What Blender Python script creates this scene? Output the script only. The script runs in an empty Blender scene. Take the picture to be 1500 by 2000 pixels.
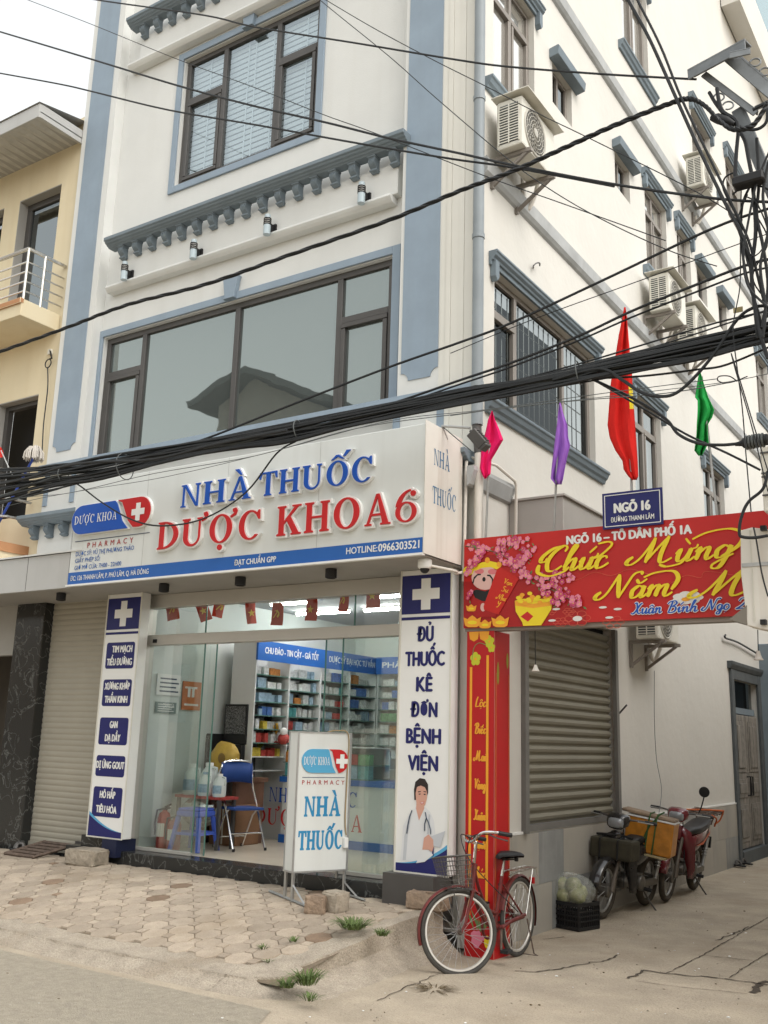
import bpy, bmesh, math, random
from mathutils import Vector, Matrix
random.seed(7)
SC = bpy.context.scene
COL = SC.collection
R = math.radians

# ------------------------------------------------------------------ camera
YAW, PITCH, ROLL, FOC = -0.58712631, 0.22780937, 0.02922499, 1922.19
CAMH = 1.7
_f = Vector((math.sin(YAW)*math.cos(PITCH), math.cos(YAW)*math.cos(PITCH), math.sin(PITCH)))
_r0 = Vector((math.cos(YAW), -math.sin(YAW), 0))
_u0 = _r0.cross(_f)
_r = _r0*math.cos(ROLL) + _u0*math.sin(ROLL)
_u = -_r0*math.sin(ROLL) + _u0*math.cos(ROLL)
cam_d = bpy.data.cameras.new('camera')
cam = bpy.data.objects.new('camera', cam_d)
COL.objects.link(cam)
cam.matrix_world = Matrix(((_r.x, _u.x, -_f.x, 0), (_r.y, _u.y, -_f.y, 0), (_r.z, _u.z, -_f.z, CAMH), (0, 0, 0, 1)))
cam_d.sensor_fit = 'VERTICAL'
cam_d.sensor_height = 36.0
cam_d.sensor_width = 27.0
cam_d.lens = FOC/2000*36.0
cam_d.clip_end = 2000
cam_d.clip_start = 0.05
SC.camera = cam

# ------------------------------------------------------------------ sky, sun, exposure
SUN_EL, SUN_AZ = 50, 105     # azimuth measured clockwise from +y: sun stands behind and right of the camera
world = bpy.data.worlds.new('World')
SC.world = world
world.use_nodes = True
wn = world.node_tree.nodes; wl = world.node_tree.links
wn.clear()
wo = wn.new('ShaderNodeOutputWorld'); wb = wn.new('ShaderNodeBackground')
sky = wn.new('ShaderNodeTexSky'); sky.sky_type = 'NISHITA'; sky.sun_disc = False
sky.sun_elevation = R(SUN_EL); sky.sun_rotation = R(SUN_AZ)
sky.air_density = 3.0; sky.dust_density = 2.0; sky.ozone_density = 1.0
hs = wn.new('ShaderNodeHueSaturation'); hs.inputs['Saturation'].default_value = 0.14
wl.new(sky.outputs[0], hs.inputs['Color']); wl.new(hs.outputs[0], wb.inputs[0]); wl.new(wb.outputs[0], wo.inputs[0])
wb.inputs[1].default_value = 0.12
sun_d = bpy.data.lights.new('sun', 'SUN'); sun_d.energy = 0.5; sun_d.angle = R(30); sun_d.color = (1.0, 0.94, 0.86)
sun = bpy.data.objects.new('sun', sun_d); COL.objects.link(sun)
_sd = Vector((math.sin(R(SUN_AZ))*math.cos(R(SUN_EL)), math.cos(R(SUN_AZ))*math.cos(R(SUN_EL)), math.sin(R(SUN_EL))))
sun.rotation_euler = _sd.to_track_quat('Z', 'Y').to_euler()
SC.view_settings.view_transform = 'Standard'
SC.view_settings.look = 'None'
SC.view_settings.gamma = 1.0
SC.view_settings.exposure = 1.3
SC.render.engine = 'CYCLES'
SC.cycles.use_denoising = True
SC.cycles.max_bounces = 10
SC.cycles.transparent_max_bounces = 16
SC.cycles.caustics_reflective = False
SC.cycles.caustics_refractive = False

# ------------------------------------------------------------------ pixel -> world helpers (photo pixels 1500 x 2000)
def ray(px, py):
    return _r*((px-750)/FOC) - _u*((py-1000)/FOC) + _f
def on_y(px, py, y):
    d = ray(px, py); t = y/d.y; return Vector((d.x*t, y, d.z*t+CAMH))
def on_x(px, py, x):
    d = ray(px, py); t = x/d.x; return Vector((x, d.y*t, d.z*t+CAMH))
def on_z(px, py, z):
    d = ray(px, py); t = (z-CAMH)/d.z; return Vector((d.x*t, d.y*t, z))

# ------------------------------------------------------------------ materials
def mat(name, col, rough=0.7, metal=0.0, var=0.0, vscale=3.0, bump=0.0, bscale=60.0, col2=None, c2scale=1.5, c2lo=0.55, c2hi=0.7,
        spec=0.3, island=0.0, streak=None, coat=0.0, emit=None, estr=0.0, trans=0.0, speck=0.0, spscale=140):
    m = bpy.data.materials.new(name); m.use_nodes = True
    nt = m.node_tree; n = nt.nodes; l = nt.links
    b = n['Principled BSDF']
    b.inputs['Roughness'].default_value = rough
    b.inputs['Metallic'].default_value = metal
    b.inputs['Specular IOR Level'].default_value = spec
    b.inputs['Coat Weight'].default_value = coat
    c4 = (*col, 1)
    b.inputs['Base Color'].default_value = c4
    if emit:
        b.inputs['Emission Color'].default_value = (*emit, 1); b.inputs['Emission Strength'].default_value = estr
    if trans: b.inputs['Transmission Weight'].default_value = trans
    tc = n.new('ShaderNodeTexCoord')
    geo = n.new('ShaderNodeNewGeometry')
    pos = geo.outputs['Position']
    cur = None
    def mix(fac, a, bcol):
        mx = n.new('ShaderNodeMix'); mx.data_type = 'RGBA'
        l.new(fac, mx.inputs['Factor'])
        if isinstance(a, tuple): mx.inputs['A'].default_value = a
        else: l.new(a, mx.inputs['A'])
        if isinstance(bcol, tuple): mx.inputs['B'].default_value = bcol
        else: l.new(bcol, mx.inputs['B'])
        return mx.outputs['Result']
    def ramp(src, lo, hi, a=0.0, bb=1.0):
        mr = n.new('ShaderNodeMapRange'); l.new(src, mr.inputs['Value'])
        mr.inputs['From Min'].default_value = lo; mr.inputs['From Max'].default_value = hi
        mr.inputs['To Min'].default_value = a; mr.inputs['To Max'].default_value = bb
        return mr.outputs['Result']
    cur = c4
    if var:
        nz = n.new('ShaderNodeTexNoise'); nz.inputs['Scale'].default_value = vscale; nz.inputs['Detail'].default_value = 6; nz.inputs['Roughness'].default_value = 0.6
        l.new(pos, nz.inputs['Vector'])
        dark = tuple(max(0, c*(1-var)) for c in col)+(1,); lite = tuple(min(1, c*(1+var*0.6)) for c in col)+(1,)
        cur = mix(ramp(nz.outputs['Fac'], 0.3, 0.7), dark, lite)
    if col2:
        nz = n.new('ShaderNodeTexNoise'); nz.inputs['Scale'].default_value = c2scale; nz.inputs['Detail'].default_value = 8; nz.inputs['Roughness'].default_value = 0.65
        l.new(pos, nz.inputs['Vector'])
        cur = mix(ramp(nz.outputs['Fac'], c2lo, c2hi), cur, (*col2, 1))
    if streak:
        scol, amt, sx = streak
        mp = n.new('ShaderNodeMapping'); l.new(pos, mp.inputs['Vector']); mp.inputs['Scale'].default_value = (sx, sx, 0.35)
        nz = n.new('ShaderNodeTexNoise'); nz.inputs['Scale'].default_value = 1.0; nz.inputs['Detail'].default_value = 5
        l.new(mp.outputs[0], nz.inputs['Vector'])
        cur = mix(ramp(nz.outputs['Fac'], 0.5, 0.78, 0.0, amt), cur, (*scol, 1))
    if speck:
        nz = n.new('ShaderNodeTexNoise'); nz.inputs['Scale'].default_value = spscale; nz.inputs['Detail'].default_value = 3; nz.inputs['Roughness'].default_value = 0.8
        l.new(pos, nz.inputs['Vector'])
        mr = ramp(nz.outputs['Fac'], 0.3, 0.7, 1-speck, 1+speck*.8)
        mx = n.new('ShaderNodeMix'); mx.data_type = 'RGBA'; mx.blend_type = 'MULTIPLY'; mx.inputs['Factor'].default_value = 1
        cc = n.new('ShaderNodeCombineColor')
        for i in range(3): l.new(mr, cc.inputs[i])
        if isinstance(cur, tuple): mx.inputs['A'].default_value = cur
        else: l.new(cur, mx.inputs['A'])
        l.new(cc.outputs[0], mx.inputs['B']); cur = mx.outputs['Result']
    if island:
        mr = ramp(geo.outputs['Random Per Island'], 0, 1, 1-island, 1+island*0.6)
        mx = n.new('ShaderNodeMix'); mx.data_type = 'RGBA'; mx.blend_type = 'MULTIPLY'; mx.inputs['Factor'].default_value = 1
        cc = n.new('ShaderNodeCombineColor')
        for i in range(3): l.new(mr, cc.inputs[i])
        if isinstance(cur, tuple): mx.inputs['A'].default_value = cur
        else: l.new(cur, mx.inputs['A'])
        l.new(cc.outputs[0], mx.inputs['B']); cur = mx.outputs['Result']
    if not isinstance(cur, tuple): l.new(cur, b.inputs['Base Color'])
    if bump:
        nz = n.new('ShaderNodeTexNoise'); nz.inputs['Scale'].default_value = bscale; nz.inputs['Detail'].default_value = 8
        l.new(pos, nz.inputs['Vector'])
        bp = n.new('ShaderNodeBump'); bp.inputs['Strength'].default_value = bump; bp.inputs['Distance'].default_value = 0.02
        l.new(nz.outputs['Fac'], bp.inputs['Height']); l.new(bp.outputs[0], b.inputs['Normal'])
    return m

def glass_mat(name, tint, refl, rough=0.015, base=0.06, gcol=(1, 1, 1), power=0.55):
    m = bpy.data.materials.new(name); m.use_nodes = True
    nt = m.node_tree; n = nt.nodes; l = nt.links; n.clear()
    o = n.new('ShaderNodeOutputMaterial'); mx = n.new('ShaderNodeMixShader')
    t = n.new('ShaderNodeBsdfTransparent'); t.inputs[0].default_value = (*tint, 1)
    g = n.new('ShaderNodeBsdfGlossy'); g.inputs['Roughness'].default_value = rough; g.inputs['Color'].default_value = (*gcol, 1)
    lw = n.new('ShaderNodeLayerWeight'); lw.inputs['Blend'].default_value = power
    mr = n.new('ShaderNodeMapRange'); mr.inputs['To Min'].default_value = base; mr.inputs['To Max'].default_value = refl
    l.new(lw.outputs['Facing'], mr.inputs['Value']); l.new(mr.outputs[0], mx.inputs[0])
    l.new(t.outputs[0], mx.inputs[1]); l.new(g.outputs[0], mx.inputs[2]); l.new(mx.outputs[0], o.inputs[0])
    geo = n.new('ShaderNodeNewGeometry'); nz = n.new('ShaderNodeTexNoise'); nz.inputs['Scale'].default_value = 1.3
    l.new(geo.outputs['Position'], nz.inputs['Vector'])
    bp = n.new('ShaderNodeBump'); bp.inputs['Strength'].default_value = 0.035; bp.inputs['Distance'].default_value = 0.05
    l.new(nz.outputs['Fac'], bp.inputs['Height']); l.new(bp.outputs[0], g.inputs['Normal'])
    return m

def marble(name, ca, cb, scale=2.2, rough=0.25, w=0.06, dist=2.5):
    m = mat(name, ca, rough=rough, spec=0.5)
    nt = m.node_tree; n = nt.nodes; l = nt.links; b = n['Principled BSDF']
    geo = n.new('ShaderNodeNewGeometry')
    nz = n.new('ShaderNodeTexNoise'); nz.inputs['Scale'].default_value = scale; nz.inputs['Detail'].default_value = 9; nz.inputs['Distortion'].default_value = dist
    l.new(geo.outputs['Position'], nz.inputs['Vector'])
    s = n.new('ShaderNodeMath'); s.operation = 'SUBTRACT'; s.inputs[1].default_value = 0.5; l.new(nz.outputs['Fac'], s.inputs[0])
    a = n.new('ShaderNodeMath'); a.operation = 'ABSOLUTE'; l.new(s.outputs[0], a.inputs[0])
    mr = n.new('ShaderNodeMapRange'); mr.inputs['From Max'].default_value = w; mr.inputs['To Min'].default_value = 1; mr.inputs['To Max'].default_value = 0
    l.new(a.outputs[0], mr.inputs['Value'])
    mx = n.new('ShaderNodeMix'); mx.data_type = 'RGBA'; mx.inputs['A'].default_value = (*ca, 1); mx.inputs['B'].default_value = (*cb, 1)
    p = n.new('ShaderNodeMath'); p.operation = 'POWER'; p.inputs[1].default_value = 2.0; l.new(mr.outputs[0], p.inputs[0])
    l.new(p.outputs[0], mx.inputs['Factor']); l.new(mx.outputs['Result'], b.inputs['Base Color'])
    return m

M = {}
M['wall'] = mat('front_plaster', (.665, .67, .65), .85, var=.05, vscale=1.2, bump=.12, bscale=90, streak=((.55, .54, .50), .25, 5.0))
M['swall'] = mat('side_plaster', (.63, .61, .565), .85, var=.05, vscale=.8, bump=.3, bscale=7, streak=((.62, .58, .52), .35, 4.0))
M['cream'] = mat('cream_moulding', (.69, .675, .62), .8, var=.04, vscale=2, streak=((.58, .56, .49), .25, 7.0))
M['blue'] = mat('blue_grey_paint', (.265, .33, .40), .75, var=.08, vscale=2.5, bump=.05, bscale=80, streak=((.22, .27, .31), .3, 6.0))
M['blue_dk'] = mat('slate_paint', (.18, .22, .25), .75, var=.1, vscale=4)
M['alu'] = mat('dark_aluminium', (.095, .09, .086), .45, metal=.3, var=.1)
M['alu2'] = mat('brown_grey_aluminium', (.25, .225, .2), .5, metal=.2, var=.1)
M['band'] = mat('grey_band_plaster', (.42, .43, .43), .8, var=.15, vscale=3, streak=((.28, .28, .27), .5, 5))
M['yellow'] = mat('yellow_plaster', (.70, .61, .43), .85, var=.06, vscale=1.0, bump=.1, streak=((.55, .43, .25), .3, 5))
M['soffit'] = mat('soffit_panel', (.36, .35, .33), .7, var=.08)
M['greypanel'] = mat('grey_composite_panel', (.46, .46, .45), .45, var=.05, streak=((.36, .35, .33), .4, 6))
M['signface'] = mat('sign_face_white', (.66, .68, .66), .45, var=.04, vscale=1.5, streak=((.5, .5, .46), .25, 7))
M['signside'] = mat('sign_side_white', (.74, .71, .65), .5, var=.05, streak=((.42, .33, .25), .5, 9))
M['white'] = mat('white_paint', (.78, .78, .76), .5, var=.03)
M['offwhite'] = mat('offwhite_plastic', (.66, .64, .57), .5, var=.06, vscale=6)
M['sblue'] = mat('sign_blue', (.012, .085, .43), .4, var=.05)
M['bandblue'] = mat('sign_band_blue', (.022, .115, .40), .4, var=.05)
M['sred'] = mat('sign_red', (.52, .018, .02), .4, var=.05)
M['navy'] = mat('navy_vinyl', (.018, .02, .125), .4, var=.06)
M['ltblue'] = mat('light_blue_vinyl', (.10, .38, .62), .4)
M['ink'] = mat('dark_ink', (.05, .07, .11), .5)
M['redink'] = mat('red_ink', (.40, .03, .03), .5)
M['cyan'] = mat('cyan_blue_vinyl', (.03, .23, .44), .45)
M['faded'] = mat('faded_blue_vinyl', (.08, .20, .36), .6, var=.2, vscale=9)
M['marbleB'] = marble('black_marble', (.020, .021, .021), (.13, .135, .13), 4.5, .22, .018, .7)
M['dado'] = mat('stone_tile', (.40, .375, .33), .45, var=.12, vscale=1.5, island=.14, streak=((.27, .27, .27), .6, 3.0))
M['shutter'] = mat('shutter_khaki', (.225, .21, .165), .55, metal=.1, var=.08, vscale=2)
M['shutterL'] = mat('shutter_beige', (.36, .335, .275), .6, var=.05, vscale=2)
M['dark'] = mat('dark_interior', (.02, .02, .022), .9)
M['black'] = mat('black_plastic', (.018, .018, .019), .5, var=.2, vscale=8)
M['rubber'] = mat('tyre_rubber', (.06, .056, .05), .8, var=.3, vscale=12)
M['cable'] = mat('black_cable', (.02, .022, .024), .5, var=.3, vscale=5)
M['cable2'] = mat('grey_cable', (.11, .12, .12), .6, var=.2, vscale=5)
M['steel'] = mat('galvanised_steel', (.42, .42, .41), .42, metal=.7, var=.15, vscale=8)
M['chrome'] = mat('chrome', (.72, .72, .72), .15, metal=1.0)
M['inox'] = mat('stainless_tube', (.62, .60, .56), .25, metal=.9, var=.08)
M['rust'] = mat('rusty_iron', (.13, .095, .075), .8, var=.35, vscale=15, bump=.3)
M['pipe'] = mat('grey_pipe', (.26, .29, .31), .5, var=.1, vscale=3)
M['pvc'] = mat('white_pvc', (.70, .66, .60), .5, var=.08)
M['bred'] = mat('banner_red', (.50, .018, .015), .4, var=.12, vscale=1.5)
M['bdred'] = mat('banner_dark_red', (.36, .012, .012), .4, var=.1)
M['gold'] = mat('banner_yellow', (.78, .60, .025), .45)
M['orange'] = mat('banner_orange', (.78, .34, .03), .45)
M['pink'] = mat('blossom_pink', (.72, .22, .32), .5)
M['pink2'] = mat('blossom_dark_pink', (.52, .07, .16), .5)
M['leaf'] = mat('printed_leaf_green', (.14, .24, .09), .5)
M['skin'] = mat('printed_skin', (.62, .34, .26), .5)
M['lime'] = mat('printed_lime_flower', (.50, .50, .03), .5)
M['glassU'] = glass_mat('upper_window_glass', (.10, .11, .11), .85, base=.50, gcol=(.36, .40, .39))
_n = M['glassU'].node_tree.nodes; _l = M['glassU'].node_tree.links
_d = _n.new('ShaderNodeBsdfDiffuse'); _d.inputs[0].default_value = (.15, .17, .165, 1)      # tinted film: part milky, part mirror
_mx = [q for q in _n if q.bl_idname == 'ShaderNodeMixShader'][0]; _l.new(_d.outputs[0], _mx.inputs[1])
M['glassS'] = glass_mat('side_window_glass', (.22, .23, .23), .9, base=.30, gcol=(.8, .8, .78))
M['glassD'] = glass_mat('dark_side_glass', (.40, .42, .42), .16, base=.04, gcol=(.5, .55, .58))
M['glassB'] = glass_mat('blind_window_glass', (.80, .86, .88), .6, base=.12, gcol=(.8, .9, .95))
M['glassP'] = glass_mat('shop_glass', (.82, .88, .85), .5, base=.055, power=.4)
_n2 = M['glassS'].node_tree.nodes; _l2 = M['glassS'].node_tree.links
_d2 = _n2.new('ShaderNodeBsdfDiffuse'); _d2.inputs[0].default_value = (.50, .475, .43, 1)     # alley panes: bright sky reflection painted in as a pale diffuse layer
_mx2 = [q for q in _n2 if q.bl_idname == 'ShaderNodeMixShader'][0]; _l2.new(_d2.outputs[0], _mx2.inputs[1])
M['blind'] = mat('window_blind', (.75, .80, .82), .6, var=.05)
M['concrete'] = mat('concrete', (.40, .345, .275), .9, var=.22, vscale=6, bump=.9, bscale=45, col2=(.31, .255, .19), c2scale=1.2, speck=.35, spscale=90)
M['paver'] = mat('paver', (.41, .34, .265), .85, var=.15, vscale=8, bump=.35, bscale=60, island=.2, col2=(.33, .265, .195), c2scale=1.1, speck=.2, spscale=120)
M['paver2'] = mat('reddish_paver', (.25, .175, .12), .85, var=.2, vscale=8, bump=.35, bscale=60, island=.2, speck=.2, spscale=120)
M['sand'] = mat('joint_sand', (.19, .15, .105), .95, var=.3, vscale=10, bump=.4)
M['stone'] = mat('rough_stone', (.36, .31, .245), .9, var=.35, vscale=9, bump=.8, bscale=25)
M['grass'] = mat('weed_green', (.115, .165, .05), .7, var=.3, vscale=20, island=.35)
M['straw'] = mat('dry_straw', (.13, .095, .05), .9, island=.4)
M['tile'] = mat('shop_floor_tile', (.60, .53, .43), .25, var=.05)
M['iwall'] = mat('interior_paint', (.62, .66, .64), .7, var=.03)
M['ceil'] = mat('interior_ceiling', (.40, .42, .44), .8, var=.05)
M['tube'] = mat('lamp_tube', (1, 1, 1), .5, emit=(1, .98, .94), estr=40.0)
M['shelf'] = mat('white_shelf', (.62, .63, .62), .45)
M['ashelf'] = mat('glass_shelf_edge', (.10, .20, .17), .2)
M['bmarble'] = mat('grey_stone_tile', (.25, .255, .25), .4, var=.25, vscale=2.5, streak=((.36, .36, .35), .8, 6.0))

# ------------------------------------------------------------------ mesh builder
def MF(Y):
    return lambda u, v, w: Vector((u, Y-w, v))          # facade: u = x, v = z, w = out of the wall (towards the street)
def MS(X):
    return lambda u, v, w: Vector((X+w, u, v))          # alley wall: u = y, v = z, w = out of the wall
def ID(u, v, w): return Vector((u, v, w))

class MB:
    def __init__(s, xf=ID):
        s.v = []; s.f = []; s.mi = []; s.xf = xf; s.sm = []
    def face(s, pts, mi=0, sm=False, raw=False):
        b = len(s.v)
        for p in pts: s.v.append(Vector(p) if raw else s.xf(*p))
        s.f.append(list(range(b, b+len(pts)))); s.mi.append(mi); s.sm.append(sm)
    def mesh(s, pts, faces, mi=0, sm=False, raw=False):
        b = len(s.v)
        for p in pts: s.v.append(Vector(p) if raw else s.xf(*p))
        for f in faces: s.f.append([b+i for i in f]); s.mi.append(mi); s.sm.append(sm)
    def box(s, a0, a1, b0, b1, c0, c1, mi=0):
        if a0 > a1: a0, a1 = a1, a0
        if b0 > b1: b0, b1 = b1, b0
        if c0 > c1: c0, c1 = c1, c0
        p = [(a0, b0, c0), (a1, b0, c0), (a1, b1, c0), (a0, b1, c0), (a0, b0, c1), (a1, b0, c1), (a1, b1, c1), (a0, b1, c1)]
        s.mesh(p, [(0, 3, 2, 1), (4, 5, 6, 7), (0, 1, 5, 4), (1, 2, 6, 5), (2, 3, 7, 6), (3, 0, 4, 7)], mi)
    def prism(s, pts, w0, w1, mi=0, sm=False):
        n = len(pts)
        P = [(a, b, w0) for a, b in pts]+[(a, b, w1) for a, b in pts]
        F = [tuple(range(n))[::-1], tuple(range(n, 2*n))]+[(i, (i+1) % n, n+(i+1) % n, n+i) for i in range(n)]
        s.mesh(P, F, mi, sm)
    def poly(s, pts, w, mi=0):
        s.face([(a, b, w) for a, b in pts], mi)
    def profile_u(s, prof, u0, u1, mi=0):               # prof: closed list of (v, w), extruded along u
        n = len(prof)
        P = [(u0, a, b) for a, b in prof]+[(u1, a, b) for a, b in prof]
        F = [tuple(range(n)), tuple(range(n, 2*n))[::-1]]+[(i, n+i, n+(i+1) % n, (i+1) % n) for i in range(n)]
        s.mesh(P, F, mi)
    def tube(s, pts, r, n=8, mi=0, cap=True, raw=False, flat=1.0):
        P = [Vector(p) if raw else s.xf(*p) for p in pts]
        m = len(P)
        rr = r if isinstance(r, (list, tuple)) else [r]*m
        T = []
        for i in range(m):
            t = P[min(i+1, m-1)]-P[max(i-1, 0)]
            T.append(t.normalized() if t.length > 1e-9 else Vector((0, 0, 1)))
        up = Vector((0, 0, 1)) if abs(T[0].z) < .9 else Vector((1, 0, 0))
        N = (up-T[0]*up.dot(T[0])).normalized()
        V = []
        for i in range(m):
            N = N-T[i]*N.dot(T[i])
            N = N.normalized() if N.length > 1e-6 else Vector((1, 0, 0))
            B = T[i].cross(N)
            for k in range(n):
                a = 2*math.pi*k/n
                V.append(P[i]+(N*math.cos(a)+B*math.sin(a)*flat)*rr[i])
        F = []
        for i in range(m-1):
            for k in range(n):
                F.append((i*n+k, i*n+(k+1) % n, (i+1)*n+(k+1) % n, (i+1)*n+k))
        if cap: F.append(tuple(range(n))[::-1]); F.append(tuple(range((m-1)*n, m*n)))
        s.mesh(V, F, mi, True, raw=True)
    def lathe(s, prof, o, ax=(0, 0, 1), n=16, mi=0, cap=True, raw=True):  # prof (r, h) along ax from o
        A = Vector(ax).normalized(); o = Vector(o) if raw else s.xf(*o)
        X = A.orthogonal().normalized(); Y = A.cross(X)
        V = []
        for r_, h in prof:
            for k in range(n):
                a = 2*math.pi*k/n
                V.append(o+A*h+(X*math.cos(a)+Y*math.sin(a))*r_)
        F = []; m = len(prof)
        for i in range(m-1):
            for k in range(n): F.append((i*n+k, i*n+(k+1) % n, (i+1)*n+(k+1) % n, (i+1)*n+k))
        if cap: F.append(tuple(range(n))[::-1]); F.append(tuple(range((m-1)*n, m*n)))
        s.mesh(V, F, mi, True, raw=True)
    def torus(s, c, nrm, R_, r_, n=32, k=8, mi=0, a0=0.0, a1=None, x=None):
        A = Vector(nrm).normalized(); X = Vector(x).normalized() if x is not None else A.orthogonal().normalized(); Y = A.cross(X); c = Vector(c)
        if a1 is None:
            P = [c+(X*math.cos(2*math.pi*i/n)+Y*math.sin(2*math.pi*i/n))*R_ for i in range(n)]
            V = []
            for i in range(n):
                d = (P[i]-c).normalized()
                for j in range(k):
                    a = 2*math.pi*j/k; V.append(P[i]+(d*math.cos(a)+A*math.sin(a))*r_)
            F = [(i*k+j, ((i+1) % n)*k+j, ((i+1) % n)*k+(j+1) % k, i*k+(j+1) % k) for i in range(n) for j in range(k)]
            s.mesh(V, F, mi, True, raw=True)
        else:
            s.tube([c+(X*math.cos(a0+(a1-a0)*i/n)+Y*math.sin(a0+(a1-a0)*i/n))*R_ for i in range(n+1)], r_, k, mi, raw=True)
    def blob(s, c, rad, n=10, m=7, mi=0, jit=0.0, seed=0):
        rg = random.Random(seed); c = Vector(c); rad = rad if hasattr(rad, '__len__') else (rad,)*3
        V = [c+Vector((0, 0, rad[2]))]
        for i in range(1, m):
            th = math.pi*i/m
            for k in range(n):
                ph = 2*math.pi*k/n; j = 1+rg.uniform(-jit, jit)
                V.append(c+Vector((rad[0]*math.sin(th)*math.cos(ph)*j, rad[1]*math.sin(th)*math.sin(ph)*j, rad[2]*math.cos(th)*j)))
        V.append(c-Vector((0, 0, rad[2])))
        F = [(0, 1+k, 1+(k+1) % n) for k in range(n)]
        for i in range(m-2):
            for k in range(n):
                a = 1+i*n; F.append((a+k, a+n+k, a+n+(k+1) % n, a+(k+1) % n))
        a = 1+(m-2)*n
        F += [(a+k, len(V)-1, a+(k+1) % n) for k in range(n)]
        s.mesh(V, F, mi, True, raw=True)
    def wall(s, u0, u1, v0, v1, holes, depth, mi=0, w=0.0, back=False):   # a wall sheet with reveals round its openings
        us = sorted({u0, u1, *[h[0] for h in holes], *[h[1] for h in holes]}); us = [x for x in us if u0 <= x <= u1]
        vs = sorted({v0, v1, *[h[2] for h in holes], *[h[3] for h in holes]}); vs = [x for x in vs if v0 <= x <= v1]
        for a, b in zip(us, us[1:]):
            for c, d in zip(vs, vs[1:]):
                if any(h[0]-1e-6 <= a and b <= h[1]+1e-6 and h[2]-1e-6 <= c and d <= h[3]+1e-6 for h in holes): continue
                s.face([(a, c, w), (b, c, w), (b, d, w), (a, d, w)], mi)
        for a, b, c, d in holes:
            e = w-depth
            s.face([(a, c, w), (a, d, w), (a, d, e), (a, c, e)], mi); s.face([(b, c, w), (b, d, w), (b, d, e), (b, c, e)], mi)
            s.face([(a, c, w), (b, c, w), (b, c, e), (a, c, e)], mi); s.face([(a, d, w), (b, d, w), (b, d, e), (a, d, e)], mi)
    def build(s, name, mats, parent=None, bevel=0.0, seg=1, sharp=40, weld=False):
        me = bpy.data.meshes.new(name)
        bm = bmesh.new()
        vv = [bm.verts.new(p) for p in s.v]
        for f, mi, sm in zip(s.f, s.mi, s.sm):
            try:
                fc = bm.faces.new([vv[i] for i in f]); fc.material_index = mi; fc.smooth = sm
            except ValueError: pass
        if weld: bmesh.ops.remove_doubles(bm, verts=bm.verts, dist=1e-5)
        bmesh.ops.recalc_face_normals(bm, faces=bm.faces)
        if bevel:
            ed = [e for e in bm.edges if len(e.link_faces) == 2 and e.calc_face_angle(0) > R(35)]
            bmesh.ops.bevel(bm, geom=ed, offset=bevel, segments=seg, affect='EDGES', profile=.6)
        bm.to_mesh(me); bm.free()
        if any(s.sm): me.set_sharp_from_angle(angle=R(sharp))
        for m_ in (mats if isinstance(mats, (list, tuple)) else [mats]): me.materials.append(m_)
        o = bpy.data.objects.new(name, me); COL.objects.link(o)
        if parent is not None: o.parent = parent
        return o

def tag(o, label, cat, group=None, kind=None):
    o['label'] = label; o['category'] = cat
    if group: o['group'] = group
    if kind: o['kind'] = kind
    return o
def struct(o):
    o['kind'] = 'structure'; return o
def thing(name, label, cat, loc=(0, 0, 0), rz=0.0, group=None):
    o = bpy.data.objects.new(name, None); COL.objects.link(o); o.location = loc; o.rotation_euler = (0, 0, rz)
    o.empty_display_size = .1
    return tag(o, label, cat, group)
def dup(root, loc=None, rz=None, label=None, parent=None):
    r = root.copy(); COL.objects.link(r)
    if loc is not None: r.location = loc
    if rz is not None: r.rotation_euler = (0, 0, rz)
    if label: r['label'] = label
    if parent is not None: r.parent = parent
    for ch in list(root.children): dup(ch, parent=r)
    return r

# ------------------------------------------------------------------ lettering
DG = None
def text_mesh(body, offset=0.0, shear=0.0, spacing=1.0):
    c = bpy.data.curves.new('text', 'FONT'); c.body = body; c.offset = offset; c.shear = shear; c.space_character = spacing
    c.resolution_u = 3
    o = bpy.data.objects.new('text', c); COL.objects.link(o)
    dg = bpy.context.evaluated_depsgraph_get()
    me = bpy.data.meshes.new_from_object(o.evaluated_get(dg))
    bpy.data.objects.remove(o); bpy.data.curves.remove(c)
    return me
_h = text_mesh('H'); CAP = max(v.co.y for v in _h.vertices)
def txt(name, body, xf, u, v, w, cap, material, parent, width=None, align='C', offset=0.0, shear=0.0, spacing=1.0, rot=0.0, mi=None):
    me = text_mesh(body, 0.0, shear, spacing)
    s = cap/CAP
    xs = [q.co.x for q in me.vertices]; x0, x1 = min(xs), max(xs)
    sx = width/(x1-x0) if width else s
    W = (x1-x0)*sx
    off = {'C': -W/2, 'L': 0, 'R': -W}[align]
    cr, sr = math.cos(rot), math.sin(rot)
    o_ = offset*1.3
    shifts = [(0, 0)] if not offset else [(-o_*s/sx, 0), (o_*s/sx, 0), (0, o_*.55), (0, -o_*.55), (0, 0)]
    V, F = [], []
    for i, (dx, dy) in enumerate(shifts):          # heavier weights: the same outline struck several times, each a hair in front of the last
        b = len(V)
        for q in me.vertices:
            a, c = (q.co.x+dx-x0)*sx+off, (q.co.y+dy)*s
            V.append(xf(u+a*cr-c*sr, v+a*sr+c*cr, w+i*.00025))
        F += [[b+k for k in p_.vertices] for p_ in me.polygons]
    bpy.data.meshes.remove(me)
    me = bpy.data.meshes.new(name); me.from_pydata(V, [], F); me.materials.append(material)
    o = bpy.data.objects.new(name, me); COL.objects.link(o)
    if parent is not None: o.parent = parent
    return o

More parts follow.
